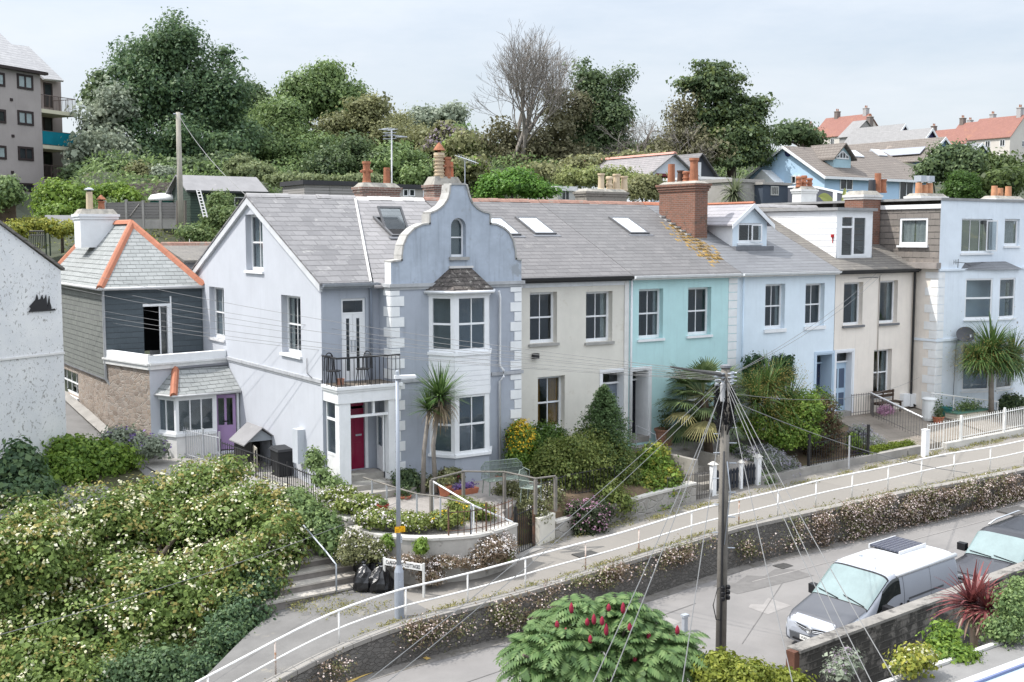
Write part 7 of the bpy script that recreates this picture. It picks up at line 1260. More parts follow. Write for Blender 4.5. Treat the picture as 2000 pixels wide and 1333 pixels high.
gp('aster_bush','mound of purple-pink daisies tumbling over the rubble wall',[(1145,1020,40,42,Y(-4.0)),(1125,1000,22,22,Y(-3.9)),(1170,1000,25,30,Y(-3.8))],leafm('leaf_aster',(.05,.07,.035),(.09,.11,.05),(.025,.035,.02)),8000,.07,.2,[('pink_daisies',L_PINK,.10,.06,(.95,1.12))],cat='flowers')
gp('daisy_cushion','pink and white daisy cushion hanging on the curved wall beside the gate',[(955,1075,48,30,Y(-5.62)),(985,1070,20,35,Y(-5.45))],L_DAISY,6000,.06,.18,[('white_daisies',L_WHITE,.22,.045,(.95,1.15))],cat='flowers')
gp('daisy_cushion','daisy cushion spilling down the wall above the black sacks',[(690,1062,24,26,Y(-4.0)),(715,1075,26,28,Y(-4.3)),(738,1078,18,18,Y(-4.6)),(678,1085,18,24,Y(-4.1))],L_OLIVE,6000,.065,.16,[('white_daisies',L_WHITE,.13,.045,(.95,1.15))],cat='flowers')
gp('daisy_cushion','long low band of daisies across the curved wall face',[(800,1098,40,13,Y(-5.3)),(870,1098,45,11,Y(-5.65)),(925,1100,30,14,Y(-5.7)),(840,1125,26,18,Y(-5.55))],L_DAISY,6000,.055,.15,[('white_daisies',L_WHITE,.2,.042,(.95,1.15))],cat='flowers')
gp('wall_fern','lime green valerian tuft under the curved coping near the signpost',[(756,1060,9,16,Y(-4.45))],L_LIME,700,.08,.12,cat='plant',per=10); gp('wall_fern','lime green valerian tuft hanging midway along the curved wall',[(822,1068,9,18,Y(-5.35))],L_LIME,700,.08,.12,cat='plant',per=10); gp('wall_fern','bright green tuft at the gate end of the curved wall',[(986,1080,12,24,Y(-5.6))],L_LIME,900,.08,.12,cat='plant',per=10)
gp('flower_bed','grassy bed with white and peach flowers inside the curved wall',[(700,985,52,16,Y(-2.6)),(660,965,36,14,Y(-1.9)),(740,1012,45,16,Y(-3.7)),(800,1018,45,12,Y(-4.3))],leafm('leaf_bed',(.15,.21,.05),(.28,.31,.09),(.08,.12,.03)),9000,.08,.2,[('white_flowers',L_WHITE,.16,.055,(.95,1.2))],cat='flowers')
gp('flower_bed','low mixed border inside the iron railing of the corner garden',[(870,1015,40,13,Y(-4.6)),(930,1000,35,14,Y(-4.3)),(900,985,30,10,Y(-3.6))],leafm('leaf_bed',(.15,.21,.05),(.28,.31,.09)),5000,.075,.2,[('orange_flowers',L_YFL,.03,.06,(.95,1.2))],cat='flowers')
gp('weedy_border','dark brownish border plants behind the narrow iron gate',[(1030,990,42,25,Y(-3.6)),(1000,960,35,22,Y(-2.9)),(1070,975,30,28,Y(-3.3)),(1050,1010,20,14,Y(-3.9))],L_OLIVE,8000,.075,.22,[('white_flowers',L_WHITE,.06,.05,(.95,1.15))],cat='plants')
gp('garden_shrub','dark bush at the foot of the quoins by the porch steps',[(795,942,26,24,Y(-1.4))],L_DARK,2500,.08,.2); gp('garden_shrub','small leafy weeds round the porch pillar foot',[(655,955,20,24,Y(-1.6)),(630,935,16,22,Y(-1.1)),(595,890,14,26,x) if False else (615,900,14,24,Y(-.6))],L_MID,3000,.08,.2)
gp('garden_shrub','dark geraniums in the shade under the bay window',[(880,930,22,14,Y(-1.9)),(845,945,16,14,Y(-1.9))],L_OLIVE,2000,.075,.18,[('red_flowers',leafm('petal_red',(.5,.05,.12),(.6,.1,.2)),.02,.07,(.9,1.1))])
gp('garden_shrub','pale green shrub spilling round the olive cordyline clump',[(1570,800,38,50,Y(-2.1)),(1560,850,48,32,Y(-2.6)),(1600,780,24,28,Y(-1.6)),(1525,860,34,24,Y(-2.5)),(1545,820,42,40,Y(-2.3)),(1480,835,40,30,Y(-2.0))],L_LIME,16000,.09,.28)
gp('dead_conifer','browned rounded conifer before the powder blue door','' and [],L_BROWN,1,.1,.1) if False else gp('dead_conifer','browned rounded conifer before the powder blue door',[(1612,832,32,62,Y(-2.2)),(1598,865,34,40,Y(-2.5))],leafm('leaf_browned',(.10,.065,.035),(.16,.11,.06),(.05,.035,.02)),9000,.06,.2,[('green_tips',L_DARK,.15,.06,(.95,1.05))],cat='tree')
for px,w,lab in ((1474,22,'pair-topped dark cypress tips beside the white quoin strip'),(1526,26,'pointed dark cypress cluster below the pale blue house window')):
    gp('cypress_bush',lab,[(px-w*.5,735,w*.42,30,Y(-.7)),(px+w*.4,730,w*.45,34,Y(-.7)),(px-w*.5,708,4,12,Y(-.7)),(px+w*.1,702,4,12,Y(-.7)),(px+w*.6,705,4,12,Y(-.7))],leafm('leaf_cypress',(.03,.075,.03),(.05,.11,.04),(.015,.04,.015)),5000,.075,.18,cat='tree')
gp('lavender_bush','tall grey lavender leaning over the black railing',[(1490,905,45,32,Y(-2.7)),(1535,920,26,28,Y(-2.9)),(1455,900,26,25,Y(-2.3))],L_GREY,8000,.075,.25,[('lavender_spikes',leafm('lavender_spike',(.33,.31,.38),(.42,.4,.47)),.3,.06,(.95,1.15))],up=1.2,asp=.25)
gp('garden_shrub','green weeds below the lavender by the tall white gatepost',[(1495,945,22,22,Y(-3.2)),(1440,880,20,12,Y(-1.9))],L_MID,2500,.075,.2)
gp('lavender_bush','silvery sprawling lavender in the cream house garden',[(1700,865,28,18,Y(-2.4)),(1680,845,22,16,Y(-1.8)),(1720,875,22,12,Y(-2.7))],L_GREY,4500,.06,.2,[('lavender_spikes',leafm('lavender_spike',(.33,.31,.38),(.42,.4,.47)),.3,.05,(.95,1.15))],up=1.2,asp=.25)
gp('garden_shrub','bright lime herb by the black garden post',[(1668,865,12,20,Y(-2.9))],L_LIME,1200,.08,.15); gp('lavender_bush','purple lavender tuft behind the clipped box hedge',[(1685,885,16,9,Y(-3.0))],L_PURP,900,.05,.14); gp('garden_shrub','pink heather clump in front of the wooden bench',[(1730,802,16,10,Y(-1.4))],L_PINK,1200,.05,.14)
gp('box_hedge','low clipped bright box hedge on the wall edge',[(x,885-(x-1690)*.14,14,14,Y(-3.2)) for x in range(1688,1782,10)],leafm('leaf_box',(.13,.18,.02),(.22,.27,.035),(.06,.1,.01)),9000,.05,.12,cat='hedge')
gp('garden_shrub','green leafy shrubs at the frame edge below the corner house',[(1975,790,30,20,Y(-2.0)),(1998,800,16,18,Y(-2.2))],L_DARK,3000,.09,.25); gp('garden_shrub','orange poppies and grass at the footpath edge',[(1595,945,14,8,Y(-3.45))],L_YFL,300,.06,.12,cat='flowers')
# retaining wall daisies: one mass of trailing growth
def trailing():
    global R_; R_=random.Random(7)
    m=MB(); f=MB(); P=[];F=[]
    spans=[(-12.5,-9.5,.3,.8,.25),(-9.5,-6.4,.05,.55,.5),(-6.4,-4.4,.1,.8,.6),(-4.4,-2,.0,.35,.6),(-2,1.6,.0,.3,.5),(1.6,3.2,.3,.7,.12),(3.2,6.5,.05,.9,.5),(6.5,10,.0,1.1,1.1),(10,13.5,.0,1.1,1.1),(13.5,17,.1,1.2,1.0),(17,24,.1,1.1,.8)]
    for a,b,t0,t1,dn in spans:
        k=int((b-a)*26*dn)
        for _ in range(k):
            x=R_.uniform(a,b); t=R_.uniform(t0,t1)
            if math.sin(x*2.3+1)+math.sin(x*5.1)*.7+math.sin(t*6+x)*.7<(-.9 if x>6 else -.25): continue
            h=zp(x)-zr(x); z=zp(x)+.12-t*h; s=R_.uniform(.12,.3); n=70; g=RNG.normal(size=(n,3))*np.array([s,s*.45,s*.6]); P.append(np.array([x,yw(x)-.16,z])+g)
            if R_.random()<.85: F.append(np.array([x,yw(x)-.26,z+.04])+RNG.normal(size=(10 if x<4 else 22,3))*np.array([s,s*.4,s*.6]))
    P=np.concatenate(P); F=np.concatenate(F); m.quads(leaf_quads(P,rnd_dirs(len(P))+np.array([0,-.5,.5]),.075*RNG.uniform(.6,1.4,len(P)),.45)); f.quads(leaf_quads(F,rnd_dirs(len(F))*.6+np.array([0,-.6,.7]),.05*RNG.uniform(.6,1.3,len(F)),.9))
    kk=len(m.bulk[0]); q=m.bulk[0]; sel=np.repeat(RNG.random(kk//70+1)<.38,70)[:kk]; m.bulk=[q[~sel]]; struct(MB().quads(q[sel]),'trailing_leaves',L_OLIVE,'stuff'); struct(m,'trailing_foliage',L_DAISY,'stuff'); struct(f,'trailing_daisy_blossom',leafm('petal_dusty',(.56,.44,.40),(.74,.66,.62),(.38,.27,.25),.25),'stuff')
    g=MB(); P=[]
    for _ in range(520):
        x=R_.uniform(-10,24); y=yw(x)+R_.choice([.3,.34,.4,.55]) if R_.random()<.62 else R_.uniform(-4.4,-3.9); 
        if x<-8 and y>-5: continue
        n=26; P.append(np.array([x,y,zp(x)+.03])+RNG.normal(size=(n,3))*np.array([.16,.07,.035]))
    for _ in range(60): P.append(np.array(tuple(at(R_.uniform(560,760),R_.uniform(1135,1200),z=-1.78)))+RNG.normal(size=(24,3))*np.array([.13,.1,.04]))
    P=np.concatenate(P); g.quads(leaf_quads(P,rnd_dirs(len(P))*.7+np.array([0,-.3,.3]),.09*RNG.uniform(.5,1.3,len(P)),.3)); struct(g,'path_weeds',leafm('leaf_dry_grass',(.24,.24,.09),(.42,.37,.17),(.13,.16,.05)),'stuff')
trailing()
# ---------------------------------------------------------------- sumac and foreground shrubs
def sumac():
    D=17.5; BL=blobs_px([(1175,1300,150,90,D),(1085,1300,80,70,D-.3),(1280,1300,70,62,D-.2),(1130,1225,60,45,D+.2),(1215,1225,55,48,D+.1),(1050,1270,40,40,D-.2),(1310,1280,40,40,D)]); c=BL[0][0]; t=thing('sumac_tree','staghorn sumac with feathery leaves and crimson cone flowers beside the road','tree',(c[0],c[1],-3.2)); rng=np.random.default_rng(4); Q=[]; cones=[]; m=MB()
    for _ in range(850):
        b=BL[rng.choice(7,p=[.36,.17,.14,.12,.11,.05,.05])]; d=rnd_dirs(1)[0]; d[2]=abs(d[2])*.9+.05 if rng.random()<.85 else d[2]; d/=np.linalg.norm(d); p=b[0]+to_px_frame((d*b[1]*rng.uniform(.45,1.06))[None])[0]; o=to_px_frame(d[None])[0]; a=rng.uniform(0,6.283); e=np.array([math.cos(a),math.sin(a),.0])*.9+o*.8; e/=np.linalg.norm(e); L=rng.uniform(.34,.58); n=11; s=np.cross(e,[0,0,1.]); s/=np.linalg.norm(s)+1e-6; pp=p.copy(); dd=e+np.array([0,0,.25])
        for j in range(n):
            dd=dd/np.linalg.norm(dd); q=pp+dd*L/n; u=np.cross(s,dd); l=.19*math.sin(math.pi*(.18+.78*j/n))+.02; w=.05
            for sg in (-1,1):
                k=s*sg*.85+dd*.4-np.array([0,0,.28]); k/=np.linalg.norm(k); Q.append([pp,pp+k*l*.45+dd*w*.6,pp+k*l,pp+k*l*.45-dd*w*.6])
            pp=q; dd=dd+np.array([0,0,-.16])
    MB().quads(np.array(Q)).build('foliage',leafm('leaf_sumac',(.10,.18,.06),(.20,.29,.11),(.05,.10,.035),.35,hue=1),t)
    for px,py in ((1116,1188),(1189,1187),(1217,1188),(1160,1210),(1088,1220),(1105,1233),(1147,1215),(1176,1213),(1184,1230),(1230,1225),(1034,1259),(1069,1250),(1069,1262),(1153,1249),(1267,1242),(1308,1248),(1323,1231),(1029,1277),(1100,1288),(1130,1278),(1184,1295),(1201,1304),(1268,1309),(1320,1310),(1057,1320),(1106,1323),(1164,1321),(1240,1285),(1295,1268),(1210,1330),(1010,1328),(1345,1290)):
        q=at(px,py,d=D-.75+.004*abs(px-1180)); h=rng.uniform(.10,.19); r=.033; mm=MB().lathe(q,[(r*.6,-h*.5),(r,-h*.3),(r*1.05,0),(r*.75,h*.3),(r*.15,h*.55)],8); mm.build('flower_cone',surf('sumac_red',(.30,.025,.055),.9,.3,30,bump=.8,bscale=90),t,True)
    st=MB(); 
    for k in range(16): b=BL[k%7][0]; st.tube([V((c[0],c[1],-3.2)),V((c+b)/2)+V((0,0,-.3)),V(b)+V((rng.uniform(-.6,.6),rng.uniform(-.6,.6),.2))],.05,.02,5)
    st.build('stem',BARK,t)
sumac()
gp('garden_shrub','yellow-green clipped shrub next to the sumac below the utility pole',[(1450,1325,75,38,17.0),(1390,1320,40,36,17.0),(1520,1335,45,24,17.0),(1410,1295,30,14,17.2)],leafm('leaf_spindle',(.17,.21,.03),(.32,.34,.06),(.08,.11,.015)),16000,.06,.17)
gp('garden_shrub','leafy green shrub between the stained wall and the red cordyline',[(1840,1268,26,20,18.0),(1868,1285,34,18,17.6),(1815,1292,26,16,17.6),(1845,1240,12,20,18.2)],L_LIME,4500,.065,.2); gp('garden_shrub','glossy green bush behind the red cordyline at the frame edge',[(1985,1190,24,36,18.5),(1998,1160,22,26,18.8),(1962,1232,26,18,18.2)],L_MID,6000,.06,.22)
gp('garden_shrub','pale flowering twiggy shrub at the edge of the felt roof',[(1790,1285,30,16,16.8),(1770,1300,22,12,16.6)],L_YEL,2200,.06,.18,[('cream_sprays',L_CREAM,.15,.05,(.95,1.1))]); gp('lavender_bush','grey lavender growing against the stained block wall',[(1655,1290,16,20,17.3),(1640,1310,22,18,17.2)],L_GREY,1500,.06,.15,[('lavender_spikes',L_MAUVE,.25,.05,(.95,1.15))],up=1.2,asp=.25)
# ================================================================ vehicles, street furniture, wires, garden objects
def cr(P,t):
    """Catmull-Rom through a list of numbers/arrays at parameter t (index units)"""
    n=len(P); i=min(max(int(math.floor(t)),0),n-2); f=t-i; a,b,c,d=P[max(i-1,0)],P[i],P[i+1],P[min(i+2,n-1)]
    return .5*((2*b)+(c-a)*f+(2*a-5*b+4*c-d)*f*f+(3*b-a-3*c+d)*f**3)
class Loft:
    FR=[(0,1.0),(.5,.999),(.80,.975),(.905,.90),(.955,.79),(.99,.62),(1.0,.36),(.99,.08),(.86,0)]   # roof centre -> underside: (width, height) fractions
    def __init__(s,st): s.x=[q[0] for q in st]; s.st=[np.array(q,float) for q in st]
    def idx(s,x):
        for k in range(len(s.x)-1):
            if x<=s.x[k+1]: return k+(x-s.x[k])/(s.x[k+1]-s.x[k])
        return len(s.x)-1
    def S(s,x,t):
        q=s.st; i=s.idx(x); k=min(int(i),len(q)-2); f=i-k; w,zb,T=(q[k]*(1-f)+q[k+1]*f)[1:4]; u=cr([np.array(p) for p in s.FR],abs(t)); return V((x,(1 if t>=0 else -1)*w*max(0,u[0]) if t else 0,zb+(T-zb)*u[1]))
    def N(s,x,t):
        e=.02; a=s.S(min(x+e,s.x[-1]),t)-s.S(max(x-e,s.x[0]),t); b=s.S(x,t+.05)-s.S(x,t-.05); n=a.cross(b); n.normalize(); c=s.S(x,t)-V((x,0,1)); return n if n.dot(c)>0 else -n
    def body(s,o,nx=6,nt=40):
        m=MB(); xs=[]
        for a,b in zip(s.x,s.x[1:]): xs+= [a+(b-a)*k/nx for k in range(nx)]
        xs.append(s.x[-1]); g=[[o+s.S(x,-8+16*j/nt) for j in range(nt+1)] for x in xs]; m.grid(g); m.poly(g[0]); m.poly(g[-1][::-1]); m.grid([[r[0] for r in g],[r[-1] for r in g]]); return m
    def patch(s,o,x0,x1,t0,t1,off=.012,nx=8,nt=8,skew=None):
        m=MB(); g=[]
        for i in range(nx+1):
            row=[]
            for j in range(nt+1):
                f,h=i/nx,j/nt; x=x0+(x1-x0)*f; t=t0+(t1-t0)*h
                if skew: x=skew(f,h)
                row.append(o+s.S(x,t)+s.N(x,t)*off)
            g.append(row)
        return m.grid(g)
TYRE=surf('tyre_rubber',(.02,.02,.02),.9,.1); SILV=surf('van_silver',(.40,.425,.475),.4,.03,1,bump=0,metal=.1,coat=.25); VWHITE=surf('van_white_roof',(.62,.63,.645),.4,.03,1,bump=0,coat=.3); LAMPG=surf('headlamp_glass',(.62,.62,.58),.12,.1,6,bump=0,spec=.7,coat=.8); PLAS=surf('bumper_grey',(.10,.105,.115),.55,.08,2,bump=.05); GRIL=surf('grille_black',(.015,.015,.017),.5,.1); CHR=surf('chrome',(.70,.71,.72),.18,.03,1,bump=0,metal=.9)
WSC=surf('windscreen_sheen',(.20,.27,.27),.10,.15,1.5,bump=0,spec=.8,coat=.6); SIDEG=surf('dark_side_glass',(.02,.025,.025),.06,.2,2,bump=0,spec=.6,coat=.5)
def wheel(t,c,r,w,s):
    x,y,z=c; m=MB().lathe(c,[(r*.62,-w/2),(r*.9,-w/2),(r,-w*.3),(r,w*.3),(r*.9,w/2),(r*.62,w/2)],20,'y').build('wheel',TYRE,t,True); MB().lathe((x,y+s*w*.3,z),[(r*.62,-.02),(r*.6,.02),(r*.25,.035),(.01,.035)],16,'y').build('rim',GREYM,m)
    return m
def van():
    o=V((-.60,-12.95,-2.53)); t=thing('camper_van','silver-white panel van with grey bonnet, roof hatch and solar panel','van',tuple(o)); k=1.04
    L=Loft([(-.03,.62,.46,.72),(.0,.74,.38,.84),(.07,.84,.30,.92),(.28,.92,.25,1.02),(.7,.955,.24,1.14),(1.05,.965,.24,1.25),(1.85,.965,.24,1.88),(2.05,.965,.24,1.965),(3.2,.965,.24,1.985),(4.45,.96,.26,1.97),(4.74,.95,.3,1.93),(4.80,.93,.36,1.86)])
    L.body(o).build('body',SILV,t,True); L.patch(o,2.0,4.7,-2.3,2.3,.006,14,14).build('roof_panel',VWHITE,t,True)
    L.patch(o,.04,1.06,-2.45,2.45,.024,14,18).build('bonnet',surf('bonnet_grey',(.10,.103,.115),.35,.06,1.5,bump=0,metal=.3,coat=.3),t,True)
    L.patch(o,1.05,1.92,-2.72,2.72,.007,10,14).build('windscreen_seal',GRIL,t,True); L.patch(o,1.09,1.86,-2.55,2.55,.012,10,14).build('windscreen',WSC,t,True)
    for s in (-1,1):
        L.patch(o,1.5,2.28,s*2.95,s*4.75,.008,8,6,lambda f,h,s=s:1.22+.42*(1-h)**.8+(1.06-.42*(1-h)**.8+.0*h)*f).build('side_window',SIDEG,t,True)
        hl=L.patch(o,.02,.5,s*2.75,s*4.7,.012,6,6,lambda f,h:.0+.16*(1-h)+(.30+.22*(1-h))*f).build('headlight',LAMPG,t,True)
        L.patch(o,2.42,2.435,s*2.7,s*7,.003,1,12).build('door_seam',GRIL,t); L.patch(o,3.55,3.56,s*2.7,s*7,.003,1,12).build('door_seam',GRIL,t)
        L.patch(o,.02,.42,s*5.6,s*8,.012,5,6).build('bumper_corner',PLAS,t,True); L.patch(o,2.6,4.1,s*5.22,s*5.34,.006,8,1).build('sliding_rail',PLAS,t)
        for x in (2.27,2.55): MB().tube([o+L.S(x,s*5.35)+V((0,s*.03,0)),o+L.S(x,s*5.95)+V((0,s*.03,0))],.03,n=6).build('door_handle',GRIL,t,True)
        c=o+V((1.5,s*1.13,1.17)); mi=MB().hexa([c+V(q) for q in ((-.1,-.12,-.11),(.1,-.12,-.11),(.12,.12,-.11),(-.06,.12,-.11),(-.1,-.12,.13),(.1,-.12,.13),(.12,.12,.13),(-.06,.12,.13))]).tube([c+V((0,-s*.08,-.1)),c+V((0,-s*.25,-.16))],.04,n=6).build('wing_mirror',GRIL,t)
        for x in (.98,4.0): wheel(t,o+V((x,s*.83,.32)),.33,.22,s)
    g=MB().hexa([o+V(q) for q in ((-.05,-.6,.40),(-.05,.6,.40),(.1,.78,.40),(.1,-.78,.40),(-.07,-.6,.60),(-.07,.6,.60),(.1,.8,.60),(.1,-.8,.60))]); bp=g.build('bumper',PLAS,t)
    MB().box(o.x-.085,o.x-.06,o.y-.5,o.y+.5,o.z+.42,o.z+.47).build('lower_grille',GRIL,bp); P=Pl(o+V((-.085,0,.535)),(0,-1,0)); pl=MB().ob(P,-.26,.26,-.056,.056,0,.012).build('number_plate',surf('plate_white',(.75,.75,.72),.5,.03),t); text_mesh('VU03',.085,P,-.225,0,.013,GRIL,pl,'registration',.002,'LEFT')
    for s in (-1,1):
        gg=MB().hexa([o+V((a,s*b,c)) for a,b,c in ((-.055,.09,.70),(-.0,.52,.73),(.05,.52,.73),(.05,.09,.70),(-.045,.09,.80),(.01,.54,.85),(.05,.54,.85),(.05,.09,.80))]).build('grille',GRIL,t)
        for zz in (.735,.775): MB().tube([o+V((-.06,s*.1,zz-.01)),o+V((.0,s*.53,zz+.03))],.009,n=5).build('chrome_bar',CHR,gg)
    MB().lathe(o+V((-.065,0,.77)),[(.085,.02),(.085,-.02),(.07,-.03),(.06,-.02)],18,'x').build('emblem',CHR,t); m=MB(); e=o+V((-.10,0,.77)); m.tube([e+V((0,.04,.04)),e+V((0,.0,-.05)),e+V((0,-.05,.03))],.008,n=5).build('emblem_mark',CHR,bp)
    m=MB(); 
    for a in range(8):
        for b in (0,1): p=L.S(.78+b*.08+.0*a,-.2-a*.16)+L.N(.8,-.4)*.011; m.lathe(o+p,[(.016,0),(.012,.006)],8)
    m.build('bonnet_vents',GRIL,t)
    w=MB(); w.tube([o+L.S(1.1,-1.9)+V((-.02,0,.02)),o+L.S(1.2,-.2)+V((-.03,0,.03))],.012,n=5).tube([o+L.S(1.1,.1)+V((-.02,0,.02)),o+L.S(1.2,1.7)+V((-.03,0,.03))],.012,n=5); w.build('wiper',GRIL,t)
    z=o.z+1.99; MB().hexa([o+V(q) for q in ((2.62,-.32,1.99),(3.1,-.32,1.99),(3.1,.22,2.0),(2.62,.22,2.0),(2.68,-.27,2.06),(3.05,-.27,2.06),(3.05,.17,2.06),(2.68,.17,2.06))]).build('roof_hatch',VWHITE,t); MB().lathe(o+V((2.55,.45,1.98)),[(.06,0),(.05,.05),(.01,.06)],10).build('roof_vent',GREYM,t)
    sp=MB().box(o.x+3.35,o.x+4.45,o.y-.15,o.y+.75,o.z+2.03,o.z+2.07).build('solar_panel',tiles('solar_cells',(.045,.05,.075),(.05,.055,.085),(.25,.26,.28),.135,.135,.006,.2,0,False,bumpk=.02,spec=.6),t); [MB().box(o.x+3.32,o.x+4.48,o.y+a,o.y+a+.028,o.z+1.97,o.z+2.08).build('panel_frame',VWHITE,sp) for a in (-.18,.752)]
    MB().tube([o+V((2.2,-.87,1.86)),o+V((4.75,-.87,1.86))],.062,n=10).build('awning_rail',VWHITE,t,True); MB().tube([o+V((1.95,-.45,1.97)),o+V((1.9,-.45,2.12))],.006,n=4).build('aerial',GRIL,t)
    t.rotation_euler=(0,-.04,.037); t.scale=(.956,.956,.956)
van()
def suv():
    o=V((4.75,-13.35,zr(4.75)+.0)); t=thing('off_road_car','dark grey off-road car with chrome grille and silver roof rails parked behind the van','car',tuple(o)); DG=surf('car_dark_grey',(.022,.022,.028),.35,.08,1.5,bump=0,metal=.1,coat=.35)
    L=Loft([(-.02,.7,.5,.86),(.0,.8,.44,.98),(.1,.88,.40,1.06),(.5,.93,.36,1.12),(1.4,.94,.34,1.2),(2.1,.94,.34,1.76),(2.35,.94,.34,1.83),(4.2,.93,.36,1.84),(4.75,.9,.45,1.62),(4.8,.86,.5,1.5)]); L.body(o).build('body',DG,t,True)
    L.patch(o,1.43,2.1,-2.55,2.55,.01,10,14).build('windscreen',WSC,t,True); L.patch(o,.12,1.38,-1.4,1.4,.012,8,10).build('bonnet',surf('bonnet_dull',(.05,.05,.06),.4,.08,1.5,bump=0,metal=.2,coat=.3),t,True)
    for s in (-1,1):
        L.patch(o,2.0,4.2,s*3.0,s*4.6,.008,10,6,lambda f,h:1.85+.45*(1-h)+(2.3-.45*(1-h))*f).build('side_window',SIDEG,t,True); MB().tube([o+V((2.5,s*.7,1.86)),o+V((2.9,s*.72,1.92)),o+V((4.2,s*.72,1.92)),o+V((4.5,s*.7,1.84))],.025,n=7).build('roof_rail',CHR,t,True)
        c=o+V((1.75,s*1.1,1.25)); MB().hexa([c+V(q) for q in ((-.09,-.13,-.09),(.09,-.13,-.09),(.09,.13,-.09),(-.07,.13,-.09),(-.09,-.13,.12),(.09,-.13,.12),(.09,.13,.12),(-.07,.13,.12))]).build('wing_mirror',GRIL,t)
        MB().hexa([o+V((a,s*b,c_)) for a,b,c_ in ((-.04,.5,.80),(.12,.9,.80),(.2,.9,.80),(.1,.5,.80),(-.03,.5,.98),(.13,.9,1.0),(.2,.9,1.0),(.1,.5,.98))]).build('headlight',LAMPG,t)
        for x in (.95,3.75): wheel(t,o+V((x,s*.82,.37)),.38,.26,s)
    g=MB().box(o.x-.06,o.x+.02,o.y-.48,o.y+.48,o.z+.68,o.z+.98).build('grille',GRIL,t)
    for z in (.72,.80,.88): MB().box(o.x-.085,o.x-.061,o.y-.46,o.y+.46,o.z+z,o.z+z+.045).build('chrome_bar',CHR,g)
    MB().box(o.x-.08,o.x+.03,o.y-.5,o.y+.5,o.z+.985,o.z+1.04).build('bonnet_trim',CHR,t); MB().hexa([o+V(q) for q in ((-.12,-.8,.38),(-.12,.8,.38),(.15,.93,.38),(.15,-.93,.38),(-.12,-.8,.64),(-.12,.8,.64),(.15,.93,.64),(.15,-.93,.64))]).build('bumper',DG,t)
    MB().tube([o+L.S(1.45,-1.9)+V((-.02,0,.02)),o+L.S(1.5,-.1)+V((-.03,0,.03))],.012,n=5).tube([o+L.S(1.45,.1)+V((-.02,0,.02)),o+L.S(1.5,1.8)+V((-.03,0,.03))],.012,n=5).build('wiper',GRIL,t); t.rotation_euler=(0,-.045,.07); t.scale=(.93,.93,.93)
suv()
# ---------------------------------------------------------------- block wall, flat roof, fence stub at the frame edge
def near_edge():
    zt=-.62; a=at(1562,1270,z=zt); b=at(1880,1153,z=zt); b=b+(b-a)*.9; d=(b-a); d.z=0; P=Pl((a.x,a.y,0),d); L=d.length
    t=thing('block_wall','weathered blockwork boundary wall blackened by stains in front of the van','wall',(a.x,a.y,-3.3)); BW=tiles('stained_block',(.22,.20,.18),(.17,.155,.14),(.12,.11,.10),.46,.16,.02,.95,.5,True,stain=[((.035,.033,.03),.42,1.7),((.30,.28,.26),.64,2.6)],bumpk=1.2)
    MB().ob(P,0,L,-3.4,zt-.06,-.24,0).build('blockwork',BW,t); MB().ob(P,-.03,L,zt-.06,zt,-.28,.04).build('coping',surf('block_coping',(.25,.235,.215),.95,.2,2,stain=(.09,.085,.08),sfrac=.5,stscale=2.5,bump=.5),t); MB().ob(P,-.16,-.002,-3.4,zt-.02,-.2,.0).build('end_post',surf('rust_post',(.13,.06,.04),.9,.2,3),t)
    f=thing('picket_stub','short run of brown pointed palings at the end of the block wall','fence',tuple(P.pt(-.4,-3,0))); m=MB()
    for k in range(5): u=-.3-.16*k; z=-1.05-.05*k; m.prism([P.pt(u,-3,-.05),P.pt(u+.1,-3,-.05),P.pt(u+.1,z,-.05),P.pt(u+.05,z+.07,-.05),P.pt(u,z,-.05)],P.n*.03)
    m.build('paling',surf('paling_brown',(.15,.09,.06),.9,.2,4),f); MB().ob(P,-1.1,-.18,-1.5,-1.4,-.1,-.052).build('rail',surf('paling_brown',(.15,.09,.06)),f)
    # flat roof just below the viewpoint
    zr_=.9; q=[at(1715,1338,z=zr_),at(2000,1238,z=zr_)]; d=q[1]-q[0]; R=Pl((q[0].x,q[0].y,0),d); w=d.length; t=thing('flat_roof_building','flat-roofed outbuilding with grey felt roof and pale blue raised panel','building',(q[0].x,q[0].y-1,-3)); n0=-R.n
    MB().ob(R,-3,w+3,-3.2,zr_-.2,.05,6).build('wall',surf('outhouse_wall',(.36,.34,.32)),t); MB().ob(R,-3.1,w+3.1,zr_-.2,zr_,0,6.1).build('roof',surf('grey_felt_near',(.215,.21,.205),.95,.12,1.2,stain=(.36,.35,.33),sfrac=.63,stscale=1.6,bump=.5,bscale=60),t)
    MB().ob(R,-3.1,w+3.1,zr_+.002,zr_+.045,0,.09).build('roof_edge',surf('roof_edge_pale',(.58,.57,.55),.9,.1,3),t)
    a=R.px(1850,1345); u2=at(1850,1338,z=zr_+.1); v2=at(2000,1283,z=zr_+.1); e=v2-u2; e.z=0; Q=Pl((u2.x,u2.y,0),e); MB().ob(Q,-2,e.length+2,zr_+.002,zr_+.1,0,.16).build('panel_kerb',surf('panel_kerb',(.5,.51,.52),.6,.05),t); MB().ob(Q,-2,e.length+2,zr_+.002,zr_+.075,.2,4).build('panel',surf('pale_blue_panel',(.40,.50,.56),.4,.04,1),t); MB().ob(Q,-2,e.length+2,zr_+.002,zr_+.115,.161,.199).build('panel_seam',surf('seam_indigo',(.16,.19,.33),.6,.1),t)
    for s in R_.sample(range(40),14): 
        u=R_.uniform(0,w); 
    b=at(1337,1252,z=-2.7); tt=thing('bollard','short grey steel marker post poking above the sumac','bollard',tuple(b-V((0,0,.5)))); MB().box(b.x-.06,b.x+.06,b.y-.05,b.y+.05,b.z-.5,b.z+.62).build('shaft',GREYM,tt); MB().box(b.x-.09,b.x+.09,b.y-.07,b.y+.07,b.z+.62,b.z+.68).build('cap',GREYM,tt)
near_edge()
